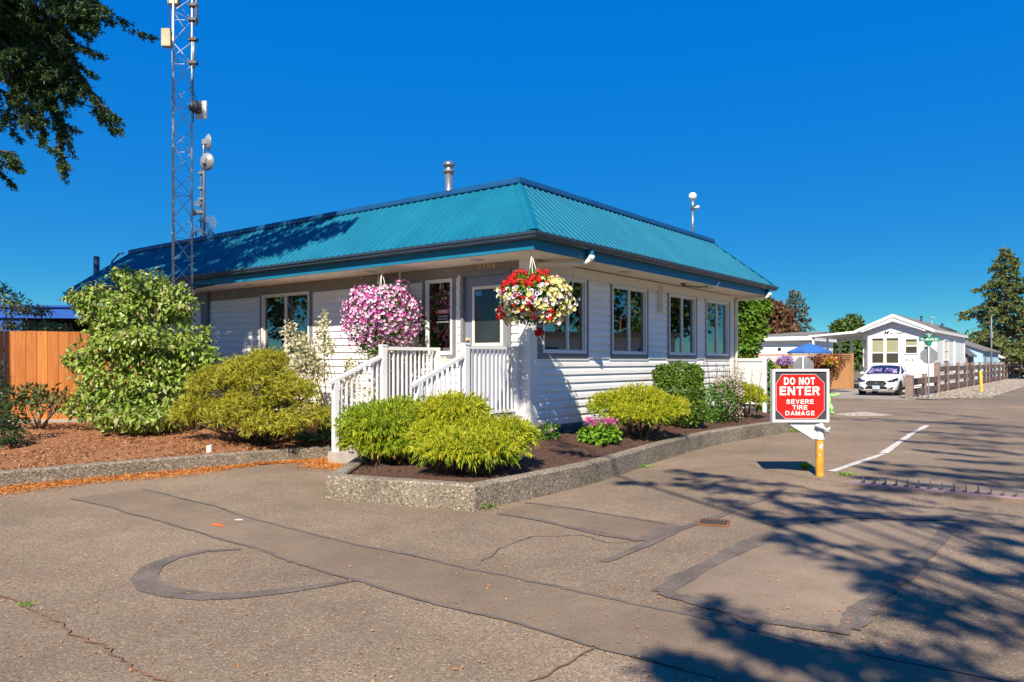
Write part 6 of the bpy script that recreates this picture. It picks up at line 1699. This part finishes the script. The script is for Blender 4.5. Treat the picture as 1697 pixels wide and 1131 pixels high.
# second white home further left
def far_home():
    X = 43.0; y0, y1 = 7.6, 20.0
    t = T('mobile_home', 'long white mobile home with flat grey shingled roof behind the tan lattice fence', 'mobile home', (X,11,0), 'B')
    mb = MB(); mb.box(X,X+5,y0,y1,0,3.05); t.part('wall', mb, M['mh_white'])
    for i in range(11):
        z = .5+i*.22
        mb = MB(); mb.extrude([(X-.02,y0,z),(X-.02,y1,z),(X-.005,y1,z+.215),(X-.005,y0,z+.215)],(.03,0,0)); t.part('siding_board', mb, M['mh_white'])
    mb = MB(); mb.box(X-.32,X+5.3,y0-.2,y1+.2,3.05,3.42); t.part('roof_band', mb, M['mh_white'])
    mb = MB(); mb.tube([(X-.36,y0-.2,3.16),(X-.36,y1+.2,3.16)],.09,8); t.part('eave_gutter', mb, M['mh_skirt'], smooth=True)
    mb = MB(); mb.extrude([(X-.36,y0-.2,3.42),(X+2.5,y0-.2,3.78),(X+5.3,y0-.2,3.42)],(0,y1-y0+.4,0)); t.part('roof', mb, M['shingle'])
    mb = MB(); mb.extrude([(X-.7,11.4,2.62),(X,11.4,2.95),(X,11.4,2.88),(X-.7,11.4,2.55)],(0,4.6,0)); t.part('awning', mb, M['mh_skirt'])
    for k in range(7):
        mb = MB(); mb.box(X-.045,X-.02,11.5+k*.62,12.06+k*.62,1.55,2.5); w_ = t.part('window', mb, M['mh_glass'] if k%3 else M['blind'])
        mb = MB(); mb.box(X-.055,X-.02,12.06+k*.62,12.12+k*.62,1.5,2.55); t.part('mullion', mb, M['white_paint'], w_)
    mb = MB(); mb.tube([(X-.1,13.9,2),(X-.1,13.9,4.2)],.03,6); t.part('vent_pipe', mb, M['galv'])
    mb = MB(); mb.box(X-.10,X-.02,9.75,9.95,2.45,2.62); t.part('wall_lamp', mb, M['black'])
far_home()
# umbrella
uc = D(1341,569,41.0); UM = T('patio_umbrella', 'open blue patio umbrella behind the tan lattice fence', 'umbrella', (uc[0],uc[1],0), 'W')
mb = MB(); mb.tube([(uc[0],uc[1],0),(uc[0],uc[1],uc[2])], .025, 8); UM.part('pole', mb, M['white_paint'], smooth=True)
r_ = 1.16; n_ = 8; V = [(uc[0],uc[1],uc[2])]; F = []
for i in range(n_):
    a = 2*math.pi*i/n_+.2; V.append((uc[0]+r_*math.cos(a), uc[1]+r_*math.sin(a), uc[2]-.47))
    V.append((uc[0]+r_*.5*math.cos(a), uc[1]+r_*.5*math.sin(a), uc[2]-.20))
for i in range(n_):
    j = (i+1)%n_; F += [(0,2+2*i,2+2*j),(2+2*i,1+2*i,1+2*j,2+2*j)]
mb = MB(); mb.add(V, F); mb.add([(x,y,z-.015) for x,y,z in V], [f[::-1] for f in F]); cn = UM.part('canopy', mb, M['umbrella_blue'])
mb = MB()
for i in range(n_):
    j = (i+1)%n_; a, b = np.array(V[1+2*i]), np.array(V[1+2*j]); mb.extrude([a,b,b-(0,0,.09),a-(0,0,.09)], (0,0.002,0))
UM.part('valance', mb, M['umbrella_blue'], cn)
# tan fence with lattice top
TFX = 33.2
TF = T('lattice_fence', 'tan board fence with lattice top beside the parked car', 'fence', (TFX,2.9,0), 'B')
ya, ybn = uxb(1413, TFX), uxb(1232, TFX)
n_ = int((ybn-ya)/.16); zb_, zt_ = .18, 1.58
for i in range(n_):
    mb = MB(); mb.box(TFX-.012,TFX+.012,ya+i*.16+.003,ya+(i+1)*.16-.003,zb_,zt_); TF.part('plank', mb, M['tan_fence'])
for z in (zt_,2.0):
    mb = MB(); mb.box(TFX-.035,TFX+.035,ya,ybn,z,z+.07); TF.part('rail', mb, M['tan_fence'])
mb = MB(); y = ya+1.15; 
while y < ybn:
    for s in (-1,1): mb.bar((TFX+.006*s, y, zt_+.07), (TFX+.006*s, y+s*.35, 2.0), .008, .035, up=(1,0,0))
    y += .10
TF.part('lattice', mb, M['tan_fence'], stuff=True)
for z in (1.70,1.80,1.90,1.98):
    mb = MB(); mb.box(TFX-.02,TFX+.015,ya+.02,ya+1.1,z,z+.045); TF.part('slat', mb, M['tan_fence'])
for y in (ya, ya+1.12, ya+1.12+2.2, ya+5.6, ya+7.8):
    mb = MB(); mb.box(TFX-.05,TFX+.05,y-.05,y+.05,.1,2.07 if y < ya+1 else 2.14); mb.box(TFX-.07,TFX+.07,y-.07,y+.07,2.08,2.12); TF.part('post', mb, M['tan_fence'])
# bushes and pots in front of it
def at_px(u, v, Y): return D(u, v, Y)
rb_ = D(1372,650,36.0)
leafshrub('red_leaf_bush', 'rounded russet leaved bush in front of the tan lattice fence', (rb_[0],rb_[1],0), [pxlobe(1372,612,36,20,22),pxlobe(1360,602,36,18,14),pxlobe(1385,600,36,14,14),pxlobe(1345,600,36.2,14,8)], 3200, .11, .045, 'red_bush', 4, depth=.6)
leafshrub('hedge', 'low clipped green hedge behind the low stop sign', (D(1320,640,36.5)[0],36.5,0), [pxlobe(u,615,36.5,16,13) for u in (1290,1306,1322,1340,1355)]+[pxlobe(u,640,36.5,18,22) for u in (1290,1315,1340)], 4200, .10, .05, 'gold_left', 3, depth=.5, cat_='hedge')
def flower_pot(label, u, v, Y, mat, ru, rv):
    c = D(u,v,Y); t = T('flower_basket', label, 'flower basket', (c[0],c[1],c[2]-.3), 'W', 'flower baskets on the tan fence')
    mb = MB(); mb.lathe([(0,-.35),(.14,-.33),(.2,-.1),(.17,-.12),(0,-.14)], c, 12); mb.tube([(c[0],c[1],0),(c[0],c[1],c[2]-.33)],.03,6); t.part('pot', mb, M['soil'], smooth=True)
    k = Y/FPX; V, F = clump_leaves([(c,np.array((ru*k,ru*k,rv*k)))], 420, .09, .07, depth=.6); t.np_part('flowers', V, F, mat, stuff=True)
    V, F = clump_leaves([(c-(0,0,.03),np.array((ru*k,ru*k,rv*k))*.9)], 260, .08, .05, depth=.6); t.np_part('foliage', V, F, M['green'])
flower_pot('purple and white flower basket at the lattice fence, left of the low stop sign', 1300,600,35.0, M['purple_fl'], 13, 9)
flower_pot('yellow and dark red flower basket above the russet bush', 1376,600,35.2, M['yellow_red_fl'], 13, 9)
flower_pot('red flowers just above the white privacy panel', 1238,589,34.0, M['petal_red'], 16, 5)
hb_ = D(1272,660,24.0)
leafshrub('hydrangea', 'tall green shrub with a few white blooms between privacy panel and do not enter sign', (hb_[0],hb_[1],0), [pxlobe(1272,615,24,13,16),pxlobe(1276,645,24,14,26),pxlobe(1266,670,24,12,22)], 2200, .11, .07, 'green', 3, depth=.7)

# sheds, houses and pole beyond the home
def hut(name, label, cat_, x0, x1, y0, y1, ze, zr, wall, roof, extra=True):
    t = T(name, label, cat_, (x0,y0,0), 'B'); yc = (y0+y1)/2
    mb = MB(); mb.box(x0,x1,y0,y1,0,ze); w_ = t.part('wall', mb, wall)
    for x in (x0,):
        mb = MB(); mb.extrude([(x,y0,ze),(x,y1,ze),(x,yc,zr-.05)],(x1-x,0,0)); t.part('gable', mb, wall)
    mb = MB(); o = .2
    mb.extrude([(x0-o,y0-o,ze-.06),(x0-o,yc,zr+.02),(x0-o,yc,zr+.12),(x0-o,y0-o,ze+.04)],(x1-x0+2*o,0,0)); mb.extrude([(x0-o,y1+o,ze-.06),(x0-o,y1+o,ze+.04),(x0-o,yc,zr+.12),(x0-o,yc,zr+.02)],(x1-x0+2*o,0,0)); t.part('roof', mb, roof)
    if extra:
        mb = MB()
        for x in np.arange(x0+.3,x1,.4): mb.box(x,x+.03,y0-.012,y0,0,ze)
        t.part('batten', mb, wall, stuff=True)
        mb = MB(); mb.box(x0+1,x0+1.9,y0-.03,y0,0,2.0); t.part('door', mb, roof)
    return t
hut('garden_shed', 'small grey shed with dark grey roof past the end of the white home', 'shed', 51.5,55.0,-.5,2.2,2.05,3.35, M['grey_shed'], M['grey_roof'])
hut('blue_house', 'pale blue house with white trim and brown roof beyond the grey shed', 'house', 60.0,72.0,-.6,5.0,2.5,3.6, M['blue_wall'], M['shingle'])
hut('white_carport', 'white roofed carport behind the grey shed', 'carport', 56.0,64.0,2.0,7.0,3.7,4.4, M['mh_white'], M['mh_white'], False)
hut('pale_shed', 'pale green grey shed near the far end of the rail fence', 'shed', 76.0,84.0,-.4,3,2.0,2.7, M['light_grey'], M['mh_skirt'])
lp = to_w(uyb(1512,-.6), -.6); t = T('street_pole', 'slim grey utility pole standing behind the rail fence', 'pole', (lp[0],lp[1],0), 'W')
# placed by its own foot: the pole stands past the home's rear corner
lpY = 62.0; lp = D(1643,600,lpY); t.o.location = (lp[0],lp[1],0); t.base = np.array((lp[0],lp[1],0))
zt_ = D(1643,525,lpY)[2]
mb = MB(); mb.tube([(lp[0],lp[1],0),(lp[0],lp[1],zt_-1.6),(lp[0],lp[1],zt_)], [.07,.06,.05], 8); t.part('pole', mb, M['galv_dull'], smooth=True)
mb = MB(); mb.box(lp[0]-.1,lp[0]+.1,lp[1]-.1,lp[1]+.1,zt_-1.75,zt_-1.25); t.part('fixture', mb, M['galv_dull'])

# ================================================================== TREES
def px_tree(u, v, Y): return D(u, v, Y)
c = D(1243,520,27.0)
broadleaf('maple_tree', 'bright green leafy maple right behind the end of the office', (c[0]-.6,c[1],0), 5, [pxlobe(*q) for q in ((1240,525,27,22,26),(1225,500,27,22,20),(1252,545,27,18,26),(1235,575,26.8,22,22),(1218,540,27,20,30),(1262,510,27.2,14,14),(1215,600,26.6,18,20))], 7000, .16, .08, M['maple_green'], .14)
broadleaf('copper_maple', 'copper brown leaved maple behind the long white mobile home', (D(1290,600,56)[0],56,0), 6, [pxlobe(*q) for q in ((1272,518,56,24,20),(1296,527,56,18,15),(1258,530,56,20,22),(1305,542,56,16,12),(1284,547,56,32,13),(1264,500,56,12,8),(1285,510,56,12,9))], 8000, .30, .17, M['maple_red'], .22)
p = D(1318,600,66); conifer('blue_spruce', 'blue green spruce standing behind the copper maple', (p[0],p[1],0), D(1316,478,66)[2], 2.5, 1.2, 70, M['spruce_blue'], per_m=9, tw=.6, cards=8, cw=.12, cl=.3, droop=.3)
broadleaf('bushy_tree', 'round mid green tree between the two white homes', (D(1404,600,62)[0],62,0), 6, [pxlobe(*q) for q in ((1400,545,62,20,14),(1412,538,62,16,14),(1395,560,62,18,16),(1418,555,62,14,14),(1406,580,61,26,22),(1440,590,60,14,16))], 5200, .34, .18, M['tree_green'], .2)
p = D(1667,600,78); hr = D(1660,409,78)[2]
conifer('fir_tree', 'tall pointed green fir with layered branches at the right edge beyond the rail fence', (p[0],p[1],0), hr, 6.4, .8, 120, M['fir_olive'], per_m=9, tw=.75, cards=9, cw=.14, cl=.36, droop=.22, trunk_r=.30, limb_mat=M['bark_pale'], prof=lambda f: (1-f)**.95*(.80+.30*math.sin(f*31)) + .03, down=.55, top_w=0)
p = D(1745,600,70)
broadleaf('dark_hedge_tree', 'dark bushy tree below the tall fir at the right edge', (p[0],p[1],0), 5, [pxlobe(1740,572,70,44,28),pxlobe(1692,590,70,20,10),pxlobe(1770,545,70,40,36)], 6000, .35, .16, M['fir_olive'], .25)
tr = []
for i,(x,y) in enumerate(((118,14),(122,7),(126,0),(130,-7),(134,-15),(120,24),(118,34),(122,45),(112,56),(104,68))):
    w_ = to_w(x,y)
    broadleaf('roadside_tree', ['far dark green tree in the far row, %s' % s for s in ('behind the long white home','behind the park model home','at the end of the rail fence','at the end of the road','right of the road end','behind the blue spruce','left of the blue spruce','well behind the office','far behind the office roof','far left behind the office')][i], (w_[0],w_[1],0), 7, lobes_in((w_[0],w_[1],2.6),(3.5,3.5,2.4),6,2.2,seed=i), 1500, .6, .35, M['tree_green'], .2, group='trees closing the far view')

# big fir at the left whose branches hang into the picture
FT = np.array((-11.6,12.6,.2))
ex = []
def pxcurve(*q): return np.array([D(*a) for a in q])
ex += [np.vstack([[FT[0],FT[1],9.2], D(-120,-60,12.9), D(60,40,13.0), D(130,120,13.0), D(165,172,13.0), D(204,200,13.0)])]
ex += [np.vstack([[FT[0],FT[1],9.0], D(-140,-20,13.1), D(30,60,13.2), D(85,150,13.2), D(100,220,13.2), D(106,286,13.2)])]
ex += [np.vstack([[FT[0],FT[1],9.8], D(-100,-90,12.7), D(40,-10,12.7), D(120,5,12.7), D(150,8,12.7), D(174,12,12.7)])]
ex += [np.vstack([[FT[0],FT[1],8.0], D(-160,80,13.4), D(-40,130,13.4), D(20,160,13.4), D(44,178,13.4), D(38,195,13.4)])]
ex += [np.vstack([[FT[0],FT[1],6.9], D(-190,190,13.5), D(-80,225,13.5), D(-20,245,13.5), D(10,252,13.5), D(26,256,13.5)])]
ex += [np.vstack([[FT[0],FT[1],9.5], D(-120,-60,13.3), D(30,10,13.4), D(70,60,13.4), D(100,90,13.4), D(125,130,13.4)])]
ex += [np.vstack([[FT[0],FT[1],8.8], D(-130,10,13.0), D(10,70,13.1), D(50,130,13.1), D(66,180,13.1), D(72,228,13.1)])]
ex += [np.vstack([[FT[0],FT[1],9.4], D(-110,-80,13.1), D(50,20,13.1), D(90,60,13.1), D(110,100,13.1), D(135,148,13.1)])]
def in_view(q):
    u = CX+FPX*q[0]/max(q[1],.5); v = VH-FPX*(q[2]-CAM_H)/max(q[1],.5)
    gx, gy = q[0]+.2*q[2], q[1]+1.03*q[2]
    return (q[1] > .5 and v > -40 and u > -60) or (gy < 19.0 and gx > -12.5) or (23.0 < gy < 27.5 and gx < -11.5) or (gy > 25.2 and gx > -9.5)
for q in (((-60,-60),(10,-20),(60,10),(95,40),(112,75)),((-90,-30),(-10,20),(40,70),(60,110),(58,150)),((-80,-80),(20,-40),(90,-10),(140,20),(160,45)),((-120,40),(-40,70),(0,95),(25,115),(30,140)),((-60,-90),(60,-50),(110,-20),(150,-4),(168,8)),((-110,10),(-20,50),(30,95),(75,140),(95,180)),((-60,0),(10,30),(60,60),(100,110),(120,165)),((-100,-50),(0,-10),(40,30),(80,80),(88,120))):
    ex += [np.vstack([[FT[0],FT[1],9.6]] + [D(u, v, 13.0+.25*math.sin(u)) for u, v in q])]
FIR = conifer('fir_tree', 'tall dark fir at the left whose hanging branches fill the upper left corner', FT, 22, 7.6, 7.6, 120, M['conifer_dark'], per_m=17, tw=.75, cards=9, cw=.06, cl=.15, droop=.22, trunk_r=.38, extra=None, prof=lambda f: (1-f)**.6+.05, down=.75, skip=in_view)

lb = MB()
for pl in ex: lb.tube(pl, np.linspace(.06,.008,len(pl)), 5)
FIR.part('hanging_boughs', lb, M['bark'], smooth=True)
lb = MB(); up = []; sdv = np.array((.20,1.03,0))
for gy in np.arange(19.9, 28.5, .62):
    for k in range(3):
        g0 = (-11.6 if gy < 23 else -12.5)+k*2.9+RNG.uniform(-.6,.6); g1 = g0+RNG.uniform(2.4,3.6)
        if (g0 > -6 and RNG.random() < .30) or gy > 25.0+(-6.5-(g0+1.2))*.74: continue
        g1 = min(g1, -2.4-.42*(gy-20)*.2); z = 9.2+(gy-19.9)*.55+RNG.uniform(-.4,.8)
        P = np.array([np.array((g0+(g1-g0)*f, gy+.35*math.sin(3*f+gy), 0)) - sdv*(z-.4*f) + np.array((0,0,z-.4*f)) for f in np.linspace(0,1,6)]); up.append(P)
        lb.tube(P, np.linspace(.035,.008,6), 5)
        r0 = np.array((FT[0],FT[1],z+.8)); lb.tube([r0,(r0+P[0])/2+(0,0,.2),P[0]], [.06,.045,.035], 5)
FIR.part('upper_limbs', lb, M['bark'], smooth=True)
V, F = sprays(up, 34, .66, 9, .07, .18, .3, start=0); FIR.np_part('upper_crown', V, F, M['conifer_dark'])
ex2 = []
for pl in ex:                       # side shoots that hang from each bough
    for f in np.linspace(.35,.93,9):
        k = f*(len(pl)-1); i = int(k); p = pl[i]+(pl[min(i+1,len(pl)-1)]-pl[i])*(k-i)
        L_ = RNG.uniform(.35,1.0)*(1.25-f); q = p+np.array((RNG.normal()*.35, RNG.normal()*.35, -L_)); ex2.append(curve(p, q, .05, 5, .03))
V, F = cat(sprays(ex, 46, .40, 12, .026, .075, .9, .25), sprays(ex2, 48, .20, 12, .024, .07, .6, .0))
FIR.np_part('hanging_foliage', V, F, M['conifer_dark'])
# trees behind and beside the camera: they shade the road and show in the windows
def shade_tree(label, foot, z0, streaks, top):
    """a broad old fir; each limb is given by where its shade lies on the road (pixel ends, spray width, limb height)"""
    t = T('fir_tree', label, 'tree', foot, 'W', 'firs behind the camera'); foot = np.asarray(foot, float)
    mb = MB(); mb.tube([foot-(0,0,.1), foot+(0,0,z0*.6), foot+(0,0,top*.8), foot+(0,0,top)], [.42,.36,.2,.03], 9); t.part('trunk', mb, M['bark'], smooth=True)
    lb = MB(); parts = []
    sd = np.array((.20,1.03,0))
    for (u0,v0,u1,v1,wd,z,dens) in streaks:
        a = G(u0,v0); b = G(u1,v1); P = []
        for f in np.linspace(0,1,6):
            g_ = a+(b-a)*f; zz = z*(1.03-.08*f); P.append(g_ - sd*zz + np.array((0,0,zz)) + RNG.normal(size=3)*.05)
        P = np.array(P)[::-1]            # from the trunk side outwards
        root = foot+np.array((0,0,max(z0*.7, z*1.02)))
        lb.tube([root, (root+P[0])/2+(0,0,.2), P[0]], [.028,.02,.018], 5); lb.tube(P, np.linspace(.03,.008,6), 5)
        parts.append(sprays([P], dens*.85, wd*1.3, 8, .06, .16, .25, start=.0))
    t.part('limbs', lb, M['bark'], smooth=True)
    V, F = cat(*parts); t.np_part('crown', V, F, M['conifer_dark'])
    # the part of the crown behind, whose shade falls outside the picture
    pl = []
    for i in range(26):
        a = math.pi*(1.05+.9*RNG.random()); z = RNG.uniform(z0, top); r = 5*(1-(z-z0)/(top-z0)*.7)
        p = foot+(0,0,z); pl.append(curve(p, p+np.array((math.cos(a)*r, math.sin(a)*r, -.6)), .3, 6, .1))
    V, F = sprays(pl, 8, 1.0, 8, .14, .34, .4); t.np_part('rear_crown', V, F, M['conifer_dark'])
    return t
shade_tree('broad old fir behind the camera, shading the asphalt nearest the picture', (2.4,-8.5,0), 6, [
 (1032,799,1330,816,.34,9.6,26),(1117,781,1330,806,.30,9.8,26),(1130,790,1300,830,.25,9.4,20),(1191,828,1290,850,.28,9.2,22),(1265,857,1390,858,.34,9.0,26),(1275,884,1400,926,.30,8.6,26),(1290,870,1380,900,.26,8.8,22),
 (1408,931,1480,964,.26,8.2,26),(1300,838,1480,850,.42,9.0,28),(1380,822,1697,856,.55,9.6,30),(1540,862,1760,880,.40,9.2,26),(1582,879,1760,915,.40,9.0,28),(1400,850,1560,868,.30,9.4,24),
 (1440,940,1540,985,.22,8.0,20),(1540,946,1760,955,.34,8.4,28),(1461,985,1760,1030,.42,7.8,30),(1480,1010,1760,1060,.40,7.6,30),(1170,1005,1330,1075,.34,7.2,34),(1200,1050,1500,1100,.42,7.0,36),(1080,1105,1300,1135,.34,6.8,34),
 (1120,1120,1420,1160,.40,6.6,36),(1300,1080,1697,1130,.42,7.2,34),(1500,1090,1780,1140,.45,7.0,34),(1620,910,1760,935,.30,8.6,24),(880,745,960,768,.30,9.8,18),(935,775,1010,784,.32,9.8,22),(1060,1150,1500,1190,.45,6.4,36),
 (1450,905,1520,930,.16,8.4,12),(1350,822,1440,834,.3,9.4,24)], 13.5)
shade_tree('second broad fir further right behind the camera', (9.5,-9.0,0), 9, [
 (1516,682,1645,695,.55,17.5,16),(1330,690,1556,703,.70,17.5,20),(1450,694,1697,708,.75,17.2,22),(1535,698,1760,712,1.0,17,28),(1594,708,1760,726,1.0,16.5,30),(1516,716,1740,726,.75,16,26),(1560,724,1760,742,.80,15.6,28),
 (1497,731,1640,739,.40,15.2,24),(1532,747,1640,757,.34,14.6,24),(1600,742,1760,760,.50,14.8,26),(1580,763,1760,772,.40,14.2,24),(1434,764,1510,772,.28,13.6,20),(1434,776,1570,785,.40,13.2,28),(1480,784,1760,798,.55,13,32),
 (1560,776,1760,790,.50,13.2,28),(1420,792,1560,806,.34,12.6,26),(1430,806,1640,822,.40,12.4,26),(1600,800,1780,822,.5,12.6,28)], 20)
for i,(x,y,h,r) in enumerate(((31,18,9,3.2),(35,27,11,3.8),(41,35,10,3.5),(27,9,10,3.5))):
    broadleaf('roadside_maple', 'broad green tree across the road out to the right, ' + ('nearest the crossing','behind the beige home','farthest along','closest to the camera')[i], (x,y,0), h, lobes_in((x,y,h*.6),(r,r,h*.36),10,r*.55,seed=20+i), 3200, .42, .26, M['tree_green'], .25, group='trees across the road')
for i,(x,y,h,r) in enumerate(((-22,13,9,3.2),(-26,19,11,3.6))):
    broadleaf('garden_tree', 'green tree left of the cedar fence, ' + ('nearer one','farther one')[i], (x,y,0), h, lobes_in((x,y,h*.6),(r,r,h*.36),9,r*.55,seed=30+i), 2600, .4, .24, M['tree_green'], .25, group='trees left of the fence')
BH = T('mobile_home', 'beige mobile home across the road out to the right', 'mobile home', (26.5,21,0), 'W')
mb = MB(); mb.box(26.5,31,17,29,.4,3.0); BH.part('wall', mb, M['cream'])
mb = MB(); mb.box(26.2,31.3,16.8,29.2,3.0,3.25); BH.part('roof', mb, M['shingle'])
mb = MB(); mb.box(26.7,30.9,17.1,28.9,0,.4); BH.part('skirting', mb, M['grey_trim'])
for y in (18.2,21.0,24.0,26.8):
    mb = MB(); mb.box(26.46,26.5,y,y+1.1,1.4,2.4); BH.part('window', mb, M['mh_glass'])
